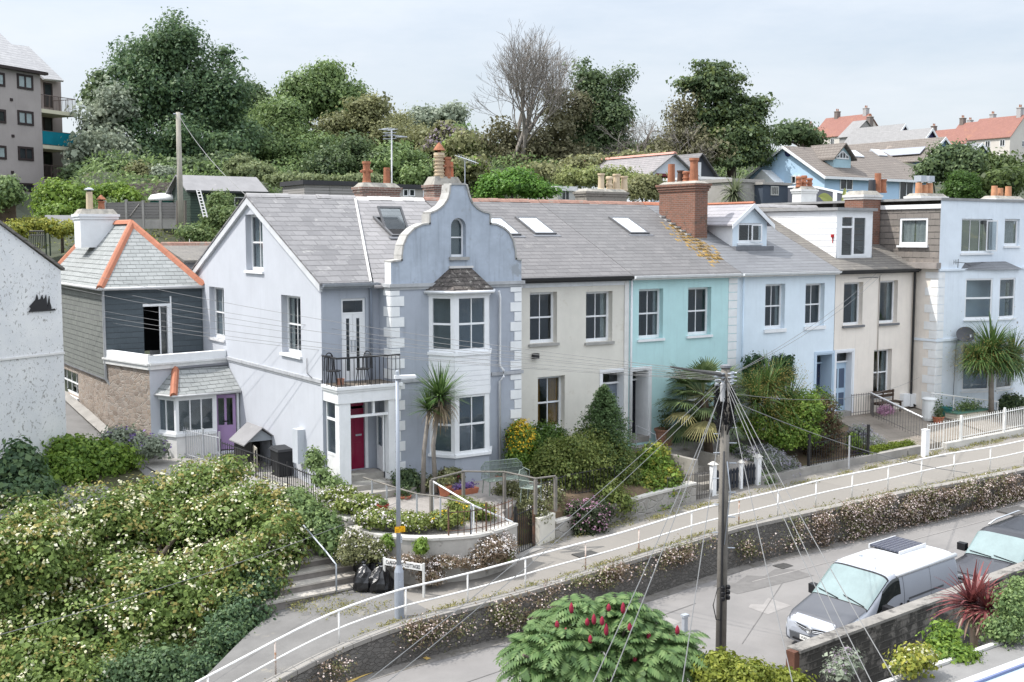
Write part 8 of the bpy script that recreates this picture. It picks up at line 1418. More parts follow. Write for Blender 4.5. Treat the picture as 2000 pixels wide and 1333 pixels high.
# ---------------------------------------------------------------- lamp post, name sign, sacks
def street():
    b=at(780,1208,z=-1.77); t=thing('lamp_post','tall grey street lamp column with a flat lantern and yellow notice','street lamp',tuple(b)); zt=at(780,738,x=b.x).z if False else at(781,738,y=b.y).z
    LP=surf('column_grey',(.34,.37,.42),.5,.06,2,streak=.15,metal=.2); MB().lathe(b,[(.115,0),(.115,.02),(.112,1.15),(.07,1.3),(.068,1.32)],14).build('base_sleeve',LP,t,False); MB().tube([b+V((0,0,1.3)),V((b.x,b.y,zt))],.058,.042,12).build('shaft',LP,t,True); MB().box(b.x-.06,b.x+.06,b.y-.118,b.y-.1,b.z+.45,b.z+.95).build('access_door',LP,t)
    h=V((b.x,b.y,zt)); e=V((.80,-.25,0)).normalized(); P=Pl(h,e); ln=MB().hexa([P.pt(-.06,-.02,-.07),P.pt(.45,.0,-.1),P.pt(.45,.0,.1),P.pt(-.06,-.02,.07),P.pt(-.06,.06,-.06),P.pt(.44,.055,-.09),P.pt(.44,.055,.09),P.pt(-.06,.06,.06)]).build('lantern',surf('lantern_pale',(.66,.67,.68),.5,.05),t); MB().ob(P,.1,.42,-.03,-.003,-.08,.08).build('diffuser',surf('lamp_diffuser',(.7,.7,.68),.3,.03),ln); MB().lathe(h+V((0,0,.06)),[(.05,0),(.045,.1),(.01,.12)],10).build('photocell',GREYM,t)
    # yellow notice: two halves bent round the column
    zs=at(783,1033,y=b.y).z; F=Pl((b.x,b.y-.075,zs),(RX[0],RX[1],0)); ye=surf('notice_yellow',(.80,.42,.01),.6,.04); n=MB().ob(F,-.125,.0,-.075,.07,.0,.008).build('notice',ye,t); F2=Pl(F.pt(0,0,0),(RX[0]*.97+.1,RX[1]*.97+.28,0)); MB().ob(F2,.0,.125,-.06,.085,.0,.008).build('notice_leaf',ye,n); ink=surf('notice_ink',(.12,.03,.01),.7,.1)
    MB().lathe(F.pt(0,.05,.012),[(.014,-.004),(.014,.004)],10,'y').build('fixing',ink,n)
    for s,yy,P_,x in (('Road',.0,F,-.065),('from',-.045,F,-.06),('will',.012,F2,.06),('June',-.033,F2,.06)): text_mesh(s,.038,P_,x,yy,.009,ink,n,'lettering',.001)
    zn=at(783,1048,y=b.y).z; F3=Pl((b.x,b.y-.0705,0),(RX[0],RX[1],0)); nb=MB().ob(F3,.012,.05,zn-.13,zn+.03,-.02,.004).build('number_strip',surf('number_strip',(.5,.53,.57),.6,.05),t)
    for k,ch in enumerate('141'): text_mesh(ch,.05,F3,.031,zn-.0-.05*k,.005,GRIL,nb,'digit',.001)
    # street name plate on two posts
    L=at(752,1155,z=-1.72); R=at(826,1168,z=-1.72); zl=at(752,1090,y=L.y).z; zr_=at(828,1108,y=R.y).z; zt=(zl+zr_)/2+.04; d=R-L; d.z=0; P=Pl((L.x,L.y,0),d); w=d.length; t=thing('street_name_sign','white CLAREMONT COTTAGES name plate on two short posts before the curved wall','sign',(L.x,L.y,-1.72))
    pl=MB().ob(P,.0,w,zt-.17,zt,0,.03).build('name_plate',surf('plate_paint',(.74,.74,.72),.6,.05,4,streak=.1),t); text_mesh('CLAREMONT COTTAGES',.135,P,w/2,zt-.088,.034,surf('sign_ink',(.012,.012,.014),.6,.05),pl,'lettering',.003)
    lt=[o for o in pl.children][0]; xs=[v.co for v in lt.data.vertices]; 
    span=max(P.a.dot(v)+0 for v in xs)-min(P.a.dot(v) for v in xs); k=(w-.12)/span; c0=V(pl['_o']); mid=P.pt(w/2,0,0)-c0
    for v in lt.data.vertices: s=(v.co-mid).dot(P.a); v.co+=P.a*(s*(k-1))
    for u in (-.04,w): MB().ob(P,u,u+.05,-1.75,zt+.02,-.03,.025).build('post',surf('post_concrete',(.58,.58,.56),.8,.1),t)
    # rubbish sacks
    SK=surf('black_sack',(.012,.012,.014),.28,.3,9,bump=1,bscale=14,spec=.6)
    def sack(label,px,py,h,r,seed,lean=0):
        b=at(px,py,z=-1.73); t=thing('rubbish_sack',label,'bin bag',tuple(b),'black sacks by the signpost'); R=random.Random(seed); m=MB(); g=[]; n=22
        for z,rr in ((0,.75),(.03,.97),(.15,1.1),(.32,1.06),(.48,.95),(.62,.74),(.72,.46),(.79,.2),(.83,.14),(.89,.26),(.95,.16)): g.append([b+V((lean*z*z+r*rr*(1+.10*math.sin(3*a*6.283/n+z*5+seed)+R.uniform(-.17,.17))*math.cos(a*6.283/n),r*rr*(1+.1*math.sin(2*a*.2856+seed*2+z*4)+R.uniform(-.17,.17))*math.sin(a*6.283/n)*.85,z*h+R.uniform(-.015,.015))) for a in range(n+1)])
        for row in g: row[-1]=row[0]
        m.grid(g); m.build('sack_body',SK,t,False); MB().lathe(b+V((lean*.66,0,h*.81)),[(r*.16,-.02),(r*.17,.0),(r*.16,.02)],10).build('tie',surf('sack_tie',(.7,.7,.7),.5,.1),t); return t
    s=sack('black rubbish sack standing nearest the concrete steps',713,1152,.82,.29,1,-.03); q=at(704,1120,y=s.location.y-.2); P=Pl(q,(RX[0],RX[1],0)); text_mesh('WASTE',.09,Pl(q,(.2,-.1,1),(-.8,.5,.1)),0,0,.04,surf('sack_print',(.6,.62,.7),.6,.1),s,'print',.001) if False else None
    sack('black rubbish sack leaning against the name sign post',743,1154,.80,.30,2,.04); sack('black rubbish sack squeezed behind the other two',729,1140,.95,.26,3,0)
    w=at(742,1092,z=-1.1); m=MB(); m.hexa([w+V(k) for k in ((-.22,-.06,-.02),(.05,-.12,-.04),(.08,.0,-.04),(-.2,.06,-.02),(-.22,-.06,.04),(.05,-.12,.02),(.08,0,.02),(-.2,.06,.05))]).tube([w+V((.1,-.05,-.12)),w+V((.22,0,.16))],.03,n=6); one(m,'plastic_scrap',surf('scrap_white',(.78,.78,.78),.5,.05),'crumpled white plastic packaging on top of the black sacks','litter')
street()
# ---------------------------------------------------------------- poles and wires
WIRE=surf('overhead_wire',(.19,.19,.19),.7,.1); PTIM=surf('pole_timber',(.19,.175,.155),.95,.2,2,streak=.5,stain=(.16,.15,.13),sfrac=.56,stscale=3,bump=.6,bscale=26)
PB=at(1407,1322,z=-2.62); PTOP=V((PB.x,PB.y,at(1421,716,y=PB.y).z))
def wire(label,a,b,sag,r=.011,group=None):
    a,b=V(a),V(b); pts=[a+(b-a)*(k/14)-V((0,0,sag*4*(k/14)*(1-k/14))) for k in range(15)]; o=one(MB().tube(pts,r*.7,n=4,cap=False),'overhead_wire',WIRE,label,'wire',group); return o
def poles():
    t=thing('telegraph_pole','weathered timber telegraph pole bristling with wires in front of the retaining wall','utility pole',tuple(PB)); MB().tube([PB-V((0,0,.3)),PTOP],.125,.10,14).build('shaft',PTIM,t,True); H=PTOP.z-PB.z
    at_z=lambda py:at(1412,py,y=PB.y).z; ca=V((-.12,-.11,0)); m=MB().tube([PB+ca*1.15+V((0,0,.0)),V((PB.x,PB.y,at_z(1000)))+ca,V((PB.x,PB.y,at_z(880)))+ca*.9],.03,.025,6); m.build('cable_duct',surf('duct_black',(.04,.04,.042),.6,.1),t,True); z=at_z(1155)
    j=MB()
    for s in (-.1,.06): 
        for k in range(3): j.lathe((PB.x+s,PB.y-.13,z-.16+k*.12),[(.05,0),(.055,.03),(.055,.07),(.04,.09)],10)
    j.build('cable_joint',GRIL,t); q=V((PB.x-.2,PB.y-.16,z)); MB().tube([q+V((.1,0,.2)),q+V((-.1,0,.15)),q+V((-.22,0,-.2)),q+V((-.12,0,-.55)),q+V((.1,.04,-.62))],.012,n=5).build('loose_cable',GRIL,t,True); MB().tube([V((PB.x-.08,PB.y-.13,at_z(1060))),V((PB.x+.06,PB.y-.15,at_z(960))),V((PB.x-.05,PB.y-.14,at_z(900)))],.015,n=5).build('pale_conduit',GREYM,t,True)
    for k,py in enumerate((836,848,866,885,905,935,962,985,1010,1040,1070)):
        zz=at_z(py); s=-1 if k%2 else 1; MB().tube([V((PB.x,PB.y,zz)),V((PB.x+s*.26*RX[0],PB.y+s*.26*RX[1]-.02,zz))],.014,n=6).build('step_bolt',GREYM,t)
    k=MB(); 
    for i in range(26): a=i*.9; zz=PTOP.z-.16-.11*(i//7)*.8; p=V((PTOP.x,PTOP.y,zz)); d=V((math.cos(a),math.sin(a),.1)); k.tube([p+d*.1,p+d*.25],.022,n=5)
    k.build('wire_bracket',GREYM,t); m=MB(); R=random.Random(2)
    for i in range(130):
        a=R.uniform(0,6.28); zz=PTOP.z-R.uniform(.35,1.3); d=V((math.cos(a),math.sin(a),0)); p=V((PTOP.x,PTOP.y,zz)); m.tube([p+d*.13,p+d*R.uniform(.17,.27)-V((0,0,.05)),p+d*.15-V((0,0,R.uniform(.12,.3)))],.018,n=5)
    m.build('cable_loops',GRIL,t); MB().lathe(V((PTOP.x-.2,PTOP.y-.12,PTOP.z-.75)),[(.05,0),(.055,.05),(.055,.38),(.03,.42)],10).build('junction_box',surf('junction_grey',(.45,.45,.46),.6,.08),t); MB().lathe(PTOP,[(.13,-.02),(.125,.03),(.02,.05)],12).build('cap',LEAD,t)
    g='wires from the pole passing the grey gable'; T=lambda dz,dx=0:PTOP+V((dx,0,dz))
    for k,y in enumerate((508,534,546,562,580,592,602)): wire('overhead wire in the bundle crossing the grey gable',T(-.12-.03*k,-.15),at(55,y,d=(41,44.5,39,46,42.5,38,43.5)[k]),.35,.008,g)
    bn=at(1310,717,d=22.6); one(MB().tube([T(-.18,-.1),T(-.18,-.1)+(bn-T(-.18,-.1))*.5,bn],.05,.02,6),'wire_splice',surf('splice_grey',(.12,.115,.11),.8,.2,8),'thick spliced grey wire bundle tied to the pole head','cable')
    G2='service wires fanning down from the pole'
    for lab,px,py,D,s in (('pole wire running to the eaves of the cream house',1713,533,('y',-.02),.25),('pole wire meeting the cream house eaves pipe',1722,536,('y',-.02),.3)): wire(lab,T(-.25),at(px,py,y=D[1]),s,.011,G2)
    for lab,px,py,D,s,dz in (('upper of two pole wires slanting past the aster bush to the road corner',690,1352,13,.15,-.2),('lower of two pole wires slanting past the aster bush to the road corner',735,1350,13.4,.18,-.3),('pole wire dropping steeply across the sumac',1150,1352,13.5,.1,-.3),('second pole wire dropping across the sumac cones',1185,1352,13.2,.1,-.22),('pole wire falling beside the sumac marker post',1330,1352,14,.05,-.35),('pole wire crossing the clipped shrub below the pole',1552,1352,14,.06,-.35),('pole wire falling across the van windscreen',1712,1352,13,.08,-.3),('pole wire falling across the van bonnet',1762,1352,12.6,.1,-.22),('thin pole wire reaching the felt roof edge',1690,1352,13.4,.1,-.4)): wire(lab,T(dz,.02),at(px,py,d=D),s,.010,G2)
    wire('dark cable running from the pole over the railing to the road wall',T(-.75,.1),at(1890,924,d=37),.25,.013,G2); wire('thin wire from the pole to the powder blue doorway',T(-.6,.1),at(1800,735,y=-.02),.5,.008,G2)
    wire('lone wire sweeping over the huge cream-flecked shrub',at(-30,1248,d=21),at(850,949,y=-1.6),.25,.011)
    b=at(354,452,d=62); tp=at(360,222,d=62); t=thing('telegraph_pole','slim pale timber pole standing behind the panel fence and ladder','utility pole',tuple(b)); MB().tube([b-V((0,0,1)),V((b.x,b.y,tp.z))],.17,.12,10).build('shaft',surf('pole_pale',(.36,.335,.29),.95,.15,2,streak=.3),t,True); MB().tube([V((b.x-.25,b.y,tp.z-.1)),V((b.x+.25,b.y,tp.z-.1))],.04,n=6).build('cross_bracket',GREYM,t)
    wire('single wire from the slim rear pole to the grey gable peak',V((b.x,b.y,tp.z-.1)),at(483,384,x=-7.1),.3,.022); wire('stay wire of the slim rear pole',V((b.x,b.y,tp.z-.6)),at(342,440,d=61),0,.016)
    # television aerials
    m=at(765,385,y=7.8); tp=at(765,255,y=7.8); t=thing('television_aerial','tall white mast with a branched television aerial above the two-pot stack','aerial',tuple(m)); MB().tube([m,tp],.028,n=7).build('mast',WHITE,t); MB().tube([at(752,262,y=7.8),at(795,268,y=7.7)],.014,n=5).build('boom',GREYM,t); e=MB()
    for px,py in ((752,258),(758,258),(764,259),(770,260)): e.tube([at(px-3,py-6,y=7.8)+V((0,-.4,0)),at(px-3,py-6,y=7.8)+V((0,.4,0))],.01,n=4); 
    for py in (254,260,266,272): e.tube([at(748,py,y=7.8),at(774,py-1,y=7.8)],.011,n=4)
    e.build('element',GREYM,t); MB().tube([at(772,268,y=7.8),at(795,268,y=7.8)],.02,n=5).build('log_arm',GREYM,t)
    a=at(908,338,y=7.0); b_=at(908,312,y=7.0); t=thing('television_aerial','small toothed television aerial beside the orange chimney pot','aerial',tuple(a)); MB().tube([a-V((0,0,.5)),b_],.02,n=5).build('mast',GREYM,t); MB().tube([at(895,306,y=7),at(930,318,y=7)],.02,n=5).build('boom',GREYM,t); e=MB()
    for k in range(11): c=at(895+3.3*k,306+1.15*k,y=7); e.tube([c+V((0,-.25,-.06)),c+V((0,.25,.06))],.008,n=4).tube([c-V((0,0,.1)),c+V((0,0,.1))],.008,n=4)
    e.build('element',GREYM,t)
    c=at(1871,512,y=-1.3); t=thing('television_aerial','small aerial lying on the bay roof of the white corner house','aerial',tuple(c)); MB().tube([c-V((0,0,.25)),c+V((.02,0,.12))],.015,n=5).build('mast',BLACKM,t); MB().tube([c+V((-.3,0,.0)),c+V((.55,0,-.05))],.012,n=5).build('boom',BLACKM,t); e=MB()
    for k in range(4): e.tube([c+V((-.28+.1*k,0,-.1)),c+V((-.28+.1*k,0,.1))],.01,n=4)
    e.build('element',BLACKM,t)
poles()
# ---------------------------------------------------------------- railings, gates and garden things
def bars(m,pts,h,gap=.12,r=.011,rail=.016,z0=.05,fin=None,lo=True):
    P=[V(p) for p in pts]
    for a,b in zip(P,P[1:]):
        m.tube([a+V((0,0,h)),b+V((0,0,h))],rail,n=5)
        if lo: m.tube([a+V((0,0,z0+.08)),b+V((0,0,z0+.08))],rail*.8,n=5)
        L=(b-a).length; n=max(1,int(L/gap))
        for k in range(n+1): q=a+(b-a)*k/n; m.tube([q+V((0,0,0)),q+V((0,0,h+(fin or 0)))],r,n=5)
    return m
def gardens():
    RUST=surf('rusty_iron',(.16,.09,.06),.85,.25,4,stain=(.05,.045,.045),sfrac=.5,stscale=5); PALE=surf('pale_iron',(.40,.41,.43),.6,.1,3,stain=(.2,.15,.12),sfrac=.66,stscale=6)
    p=[at(352,892,z=-.0),at(398,905,z=-.02),at(430,912,z=-.05)]; t=thing('iron_gate','pale grey iron picket gate and panel before the glazed porch','gate',tuple(p[0])); bars(MB(),p[:2],.95,.13,.013,.017,fin=.1).build('panel',PALE,t); bars(MB(),p[1:],.95,.13,.013,.017,fin=.1).build('gate_leaf',PALE,t)
    for q in p: MB().tube([q-V((0,0,.3)),q+V((0,0,1.15))],.035,n=7).build('gate_post',PALE,t)
    p=[at(432,912,z=-.05),at(500,937,z=-.12),at(562,962,z=-.2),at(626,990,z=-.22)]; t=thing('iron_railing','black iron railing along the path below the grey gable wall','railing',tuple(p[0])); bars(MB(),p,.8,.14,.012,.018,fin=.05).build('bars',BLACKM,t)
    for q in p: MB().tube([q-V((0,0,.4)),q+V((0,0,.92))],.022,n=6).build('post',BLACKM,t)
    gwall('garden_wall',[(q.x+.02,q.y,q.z+.04) for q in p],.9,'low pale wall carrying the black railing below the grey gable',CONC,.2,True,.05)
    # timber kennel-like store with open door, wheelie bin
    c=at(497,920,z=-.12); x,y,z=c; t=thing('log_store','small black timber store with pitched felt roof and its plank door open','shed',tuple(c)); BT=tiles('black_boards',(.045,.043,.042),(.035,.034,.033),(.015,.015,.015),.14,2.0,.008,.85,0,False); a,b=V((x-.15,y-.1,z)),V((1,0,0)); w,dp,h=.85,1.0,.95
    x0,x1,y0,y1=x-.25,x+.75,y,y+1.1; m=MB().box(x0,x1,y0+.03,y0+.08,z+.0,z+.1).box(x0,x0+.06,y0,y1,z,z+h).box(x1-.06,x1,y0,y1,z,z+h).box(x0+.06,x1-.06,y1-.05,y1,z,z+h).box(x0+.06,x0+.18,y0,y0+.04,z,z+h).box(x1-.18,x1-.06,y0,y0+.04,z,z+h); m.build('wall',BT,t); xm=(x0+x1)/2; zt=z+h+.42
    MB().prism([(x0,y0,z+h),(x1,y0,z+h),(xm,y0,zt-.06)],(0,.04,0)).build('gable_panel',surf('store_gable',(.34,.37,.40),.8,.1),t); m=MB()
    for s,xe in ((-1,x0-.14),(1,x1+.14)): m.hexa([(xe,y0-.15,z+h-.1),(xm,y0-.15,zt),(xm,y1+.1,zt),(xe,y1+.1,z+h-.1),(xe,y0-.15,z+h-.06),(xm,y0-.15,zt+.04),(xm,y1+.1,zt+.04),(xe,y1+.1,z+h-.06)])
    m.build('roof',FELT,t); MB().hexa([(x0+.2,y0-.02,z),(x0+.24,y0-.02,z),(x0+.12,y0-.62,z),(x0+.08,y0-.62,z),(x0+.2,y0-.02,z+.85),(x0+.24,y0-.02,z+.85),(x0+.12,y0-.62,z+.85),(x0+.08,y0-.62,z+.85)]).build('door',surf('plank_pale',(.40,.37,.31),.9,.15,4),t)
    c=at(551,938,z=-.2); x,y,z=c; t=thing('wheelie_bin','black wheelie bin beside the timber store','bin',tuple(c)); BP=surf('bin_plastic',(.022,.023,.026),.5,.1,2); a,b=.25,.31; MB().hexa([(x-a*.8,y-b*.8,z+.06),(x+a*.8,y-b*.8,z+.06),(x+a*.8,y+b*.8,z+.06),(x-a*.8,y+b*.8,z+.06),(x-a,y-b,z+.95),(x+a,y-b,z+.95),(x+a,y+b,z+.95),(x-a,y+b,z+.95)]).build('body',BP,t); MB().hexa([(x-a-.04,y-b-.05,z+.952),(x+a+.04,y-b-.05,z+.952),(x+a+.04,y+b+.05,z+.98),(x-a-.04,y+b+.05,z+.98),(x-a+.02,y-b,z+1.02),(x+a-.02,y-b,z+1.02),(x+a-.02,y+b,z+1.06),(x-a+.02,y+b,z+1.06)]).build('lid',BP,t); MB().tube([(x-a,y+b+.08,z+.97),(x+a,y+b+.08,z+.97)],.02,n=6).build('handle',BP,t)
    for s in (-1,1): MB().lathe((x+s*a*.85,y+b*.8,z+.1),[(.1,-.025),(.1,.025)],12,'x').build('wheel',TYRE,t)
    # balcony chairs and pot
    def chair(px,label,rz_):
        c=at(px,757,z=3.1); c=V((c.x,max(min(c.y,-.3),-.75),3.1)); t=thing('bistro_chair',label,'chair',tuple(c),'black chairs on the balcony'); MB().lathe(c+V((0,0,.43)),[(.2,0),(.21,.02),(.19,.03)],14).build('seat',BLACKM,t)
        for k in range(4): a=.785+k*1.571; MB().tube([c+V((.15*math.cos(a),.15*math.sin(a),.43)),c+V((.22*math.cos(a),.22*math.sin(a),.0))],.014,n=5).build('leg',BLACKM,t)
        s=V((math.cos(rz_),math.sin(rz_),0)); q=V((-s.y,s.x,0)); m=MB(); m.tube([c+q*.19*math.cos(u*math.pi/8)+s*.2+V((0,0,.45+.5*math.sin(u*math.pi/8)**.6)) for u in range(9)],.018,n=5)
        for u in (-.12,-.06,0,.06,.12): m.tube([c+q*u+s*.2+V((0,0,.45)),c+q*u*.8+s*.2+V((0,0,.88))],.012,n=4)
        m.build('backrest',BLACKM,t)
    chair(662,'black iron chair on the balcony beside the clay pot',math.pi*.6); chair(738,'black iron chair on the balcony next to the quoins',.3)
    c=at(665,752,z=3.1); c=V((min(c.x,-6.2),max(c.y,-.9),3.1)); one(MB().lathe(c,[(.09,0),(.12,.16),(.13,.18),(.1,.18),(.09,.05)],12),'clay_pot',surf('pale_terracotta',(.46,.25,.18),.85,.12,4),'small pale clay pot on the balcony floor','plant pot')
    # wooden and steel handrails in the corner garden
    WD=surf('grey_handrail_wood',(.20,.185,.165),.9,.15,3,stain=(.26,.23,.2),sfrac=.56,stscale=4); z0=-.3; pts=[at(710,933,z=.62),at(777,954,z=.52),at(814,965,z=.48),at(860,971,z=.45),at(920,985,z=.35)]
    t=thing('wooden_handrail','weathered wooden handrail descending from the porch steps','handrail',tuple(pts[0]-V((0,0,.7)))); MB().tube(pts,.022,n=6).build('rail',WD,t)
    for k,q in enumerate([pts[0]+(pts[1]-pts[0])*.25,pts[0]+(pts[1]-pts[0])*.68,pts[1],pts[2],pts[3],pts[4]]): MB().tube([q,V((q.x,q.y,-.45 if k>1 else -.2))],.025,n=6).build('post',PALE,t)
    pts=[at(842,937,z=.72),at(905,921,z=.75),at(985,922,z=.72),at(1046,935,z=.62),at(1085,930,z=.62)]; t=thing('wooden_handrail','grey timber rail on stout posts in front of the metal garden bench','handrail',tuple(pts[0]-V((0,0,1)))); MB().tube(pts,.027,n=6).build('rail',WD,t)
    for q in pts: MB().box(q.x-.04,q.x+.04,q.y-.04,q.y+.04,-.4,q.z-.03).build('post',WD,t)
    pts=[at(846,941,z=.6),at(925,988,z=.25),at(1001,1020,z=-.38)]; t=thing('steel_handrail','white steel tube handrail sloping down to the narrow iron gate','handrail',tuple(pts[0]-V((0,0,.8)))); MB().tube(pts,.025,n=7).build('rail',WHITE,t); 
    for q in (pts[0],pts[1]): MB().tube([q,V((q.x,q.y,-.5))],.022,n=6).build('post',WHITE,t)
    p=[(-6.45,-5.05,-.45),(-5.4,-5.52,-.45),(-4.6,-5.46,-.44),(-3.88,-5.22,-.42)]; t=thing('iron_railing','rusty iron railing standing on the curved garden wall','railing',p[0]); bars(MB(),arc([(-5.95,-5.3,-.45),(-5.4,-5.5,-.45),(-4.6,-5.45,-.44),(-3.86,-5.2,-.42)],2),.62,.13,.011,.014,fin=.06).build('bars',RUST,t)
    for q in ((-5.95,-5.3,-.45),(-4.9,-5.5,-.44)): MB().tube([V(q),V(q)+V((0,0,.78))],.022,n=6).build('post',RUST,t)
    a,b=V((-3.45,-4.75,-1.62)),V((-2.5,-4.3,-1.62)); t=thing('iron_gate','narrow black iron garden gate at the end of the curved wall','gate',tuple(a)); bars(MB(),[a,b],1.25,.11,.011,.016,fin=.1).build('gate_leaf',BLACKM,t); 
    for q,h in ((a,1.5),(b,1.3)): MB().tube([q-V((0,0,.1)),q+V((0,0,h))],.045,n=8).build('gate_post',RUST if h<1.4 else BLACKM,t)
    slab('gate_step',[(-3.6,-5.0,-1.5),(-2.3,-4.6,-1.5),(-2.3,-4.0,-1.5),(-3.6,-4.2,-1.5)],CONC,.3)
    bars(MB(),[a,b],.1); p=[V((-2.3,-3.75,-.68)),V((-.6,-3.4,-.55)),V((1.2,-3.4,-.5))]; t=thing('iron_railing','dark iron railing half lost in the variegated shrub','railing',tuple(p[0])); bars(MB(),p,.75,.13,.011,.015,fin=.05).build('bars',BLACKM,t)
    # metal mesh bench, chair
    def mesh_bench(c,w,label,name,cat,ang):
        c=V(c); e=V((math.cos(ang),math.sin(ang),0)); n=V((-e.y,e.x,0)); MG=surf('mesh_metal_green_grey',(.20,.24,.21),.6,.1,3,metal=.2); t=thing(name,label,cat,tuple(c)); Q=Pl(c,e,(n*-.97+V((0,0,0)))); m=MB(); k=int(w/.045)
        for i in range(k+1): u=-w/2+w*i/k; m.tube([c+e*u+V((0,0,.42))-n*.22,c+e*u+V((0,0,.42))+n*.2],.012,n=4)
        for v in (-.22,-.08,.06,.2): m.tube([c-e*w/2+n*v+V((0,0,.42)),c+e*w/2+n*v+V((0,0,.42))],.014,n=5)
        m.build('seat',MG,t); m=MB(); top=[c+e*(-w/2)+n*.22+V((0,0,.42)),c+e*(-w/2)+n*.27+V((0,0,.75)),c+e*(-w/2+.15)+n*.3+V((0,0,.9)),c+e*(w/2-.15)+n*.3+V((0,0,.9)),c+e*(w/2)+n*.27+V((0,0,.75)),c+e*(w/2)+n*.22+V((0,0,.42))]; m.tube(top,.017,n=6)
        for i in range(1,k): u=-w/2+w*i/k; m.tube([c+e*u+n*.22+V((0,0,.45)),c+e*u+n*.3+V((0,0,.89 if abs(u)<w/2-.12 else .8))],.013,n=4)
        for z in (.55,.67,.79): m.tube([c-e*(w/2-.01)+n*(.22+.1*(z-.42))+V((0,0,z)),c+e*(w/2-.01)+n*(.22+.1*(z-.42))+V((0,0,z))],.008,n=4)
        m.build('backrest',MG,t)
        for s in (-1,1):
            for v in (-.2,.2): MB().tube([c+e*s*(w/2-.05)+n*v+V((0,0,.42)),c+e*s*(w/2-.02)+n*v*1.1],.015,n=5).build('leg',MG,t)
            MB().tube([c+e*s*w/2+n*.25+V((0,0,.65)),c+e*s*w/2-n*.2+V((0,0,.63)),c+e*s*w/2-n*.2+V((0,0,.42))],.015,n=5).build('armrest',MG,t)
    mesh_bench(at(988,962,z=-.05),1.35,'grey-green metal mesh garden bench behind the timber rail','garden_bench','bench',-.1); mesh_bench(at(1037,980,z=-.12),.5,'grey metal mesh armchair beside the variegated shrub','garden_chair','chair',.5)
    def planter(px,py,y,r,h,mat,label,n=16,name='plant_pot',leaf=None):
        c=at(px,py,y=y) if y is not None else at(px,py,z=-.05); t=thing(name,label,'plant pot',tuple(c)); MB().lathe(c,[(r*.72,0),(r*.95,h*.85),(r*1.05,h*.87),(r*1.05,h),(r*.92,h),(r*.88,h*.8)],n).build('pot',mat,t); MB().lathe(c+V((0,0,h*.78)),[(r*.88,0),(.01,.03)],n).build('compost',SOIL,t)
        if leaf: P=np.array(c)+np.array([0,0,h*1.2+leaf[1]*.3])+RNG.normal(size=(int(500*leaf[2]),3))*np.array([leaf[0],leaf[0],leaf[1]])*.45; MB().quads(leaf_quads(P,rnd_dirs(len(P))+np.array([0,0,.5]),.09)).build('foliage',leaf[3],t)
    planter(869,968,-2.3,.2,.3,TERRA,'round terracotta pot of geraniums beneath the bay window',leaf=(.3,.2,.5,L_OLIVE)); planter(748,1000,None,.16,.2,surf('red_glaze',(.30,.05,.04),.4,.1),'small red bowl pot lying among the white flowers',leaf=(.12,.08,.2,L_MID)); planter(977,945,-1.6,.16,.26,TERRA,'terracotta pot tucked under the mesh bench',leaf=(.15,.1,.2,L_MID)); planter(790,985,-2.0,.2,.26,TERRA,'terracotta pot in the shade of the quoined corner',leaf=(.25,.2,.4,L_DARK))
    c=at(906,970,y=-2.35); t=thing('trough_planter','long terracotta trough of purple flowers beneath the bay window','planter',tuple(c)); MB().hexa([c+V(q) for q in ((-.38,-.12,0),(.38,-.12,0),(.38,.12,0),(-.38,.12,0),(-.44,-.16,.24),(.44,-.16,.24),(.44,.16,.24),(-.44,.16,.24))]).build('trough',TERRA,t); P=np.array(c)+np.array([0,0,.3])+RNG.normal(size=(500,3))*np.array([.2,.07,.06]); MB().quads(leaf_quads(P,rnd_dirs(500),.07)).build('flowers',L_PURP,t)
    planter(1298,870,-.5,.36,.6,tiles('woven_basket',(.42,.22,.14),(.36,.19,.13),(.2,.11,.08),.08,.06,.01,.9,.5,False,bumpk=1),'large woven terracotta-coloured pot by the dark doorway',leaf=(.25,.55,.7,L_DARK)); planter(1319,868,-.3,.24,.42,surf('dark_green_tub',(.01,.07,.055),.5,.08),'dark green tub beside the woven pot',leaf=(.2,.1,.1,L_DARK))
    for px,r,lab in ((1356,.5,'wide black half-barrel planter beneath the fan palm'),(1395,.34,'smaller black tub between fan palm trunk and telegraph pole')): planter(px,868,-.35,r,.62,surf('black_tub',(.012,.012,.016),.5,.1),lab,leaf=(r*.6,.15,.3,L_DARK))
    # teal house gate
    zt=-1.22; WP=WHITE; a=at(1392,968,z=zt); b=at(1479,951,z=zt); c=a+(b-a)*.62; t=thing('picket_gate','pair of dark picket gates between capped white posts at the footpath','gate',tuple(a)); 
    for q,h,w in ((a,1.05,.085),(b,1.05,.09),(c,.95,.05)):
        p=MB().box(q.x-w,q.x+w,q.y-w,q.y+w,zt-.2,zt+h).build('gate_post',WP,t); MB().hexa([(q.x-w-.05,q.y-w-.05,zt+h),(q.x+w+.05,q.y-w-.05,zt+h),(q.x+w+.05,q.y+w+.05,zt+h),(q.x-w-.05,q.y+w+.05,zt+h),(q.x-w*.4,q.y-w*.4,zt+h+.1),(q.x+w*.4,q.y-w*.4,zt+h+.1),(q.x+w*.4,q.y+w*.4,zt+h+.1),(q.x-w*.4,q.y+w*.4,zt+h+.1)]).build('post_cap',COPE,p)
    PK=surf('dark_picket',(.025,.03,.04),.7,.1,3)
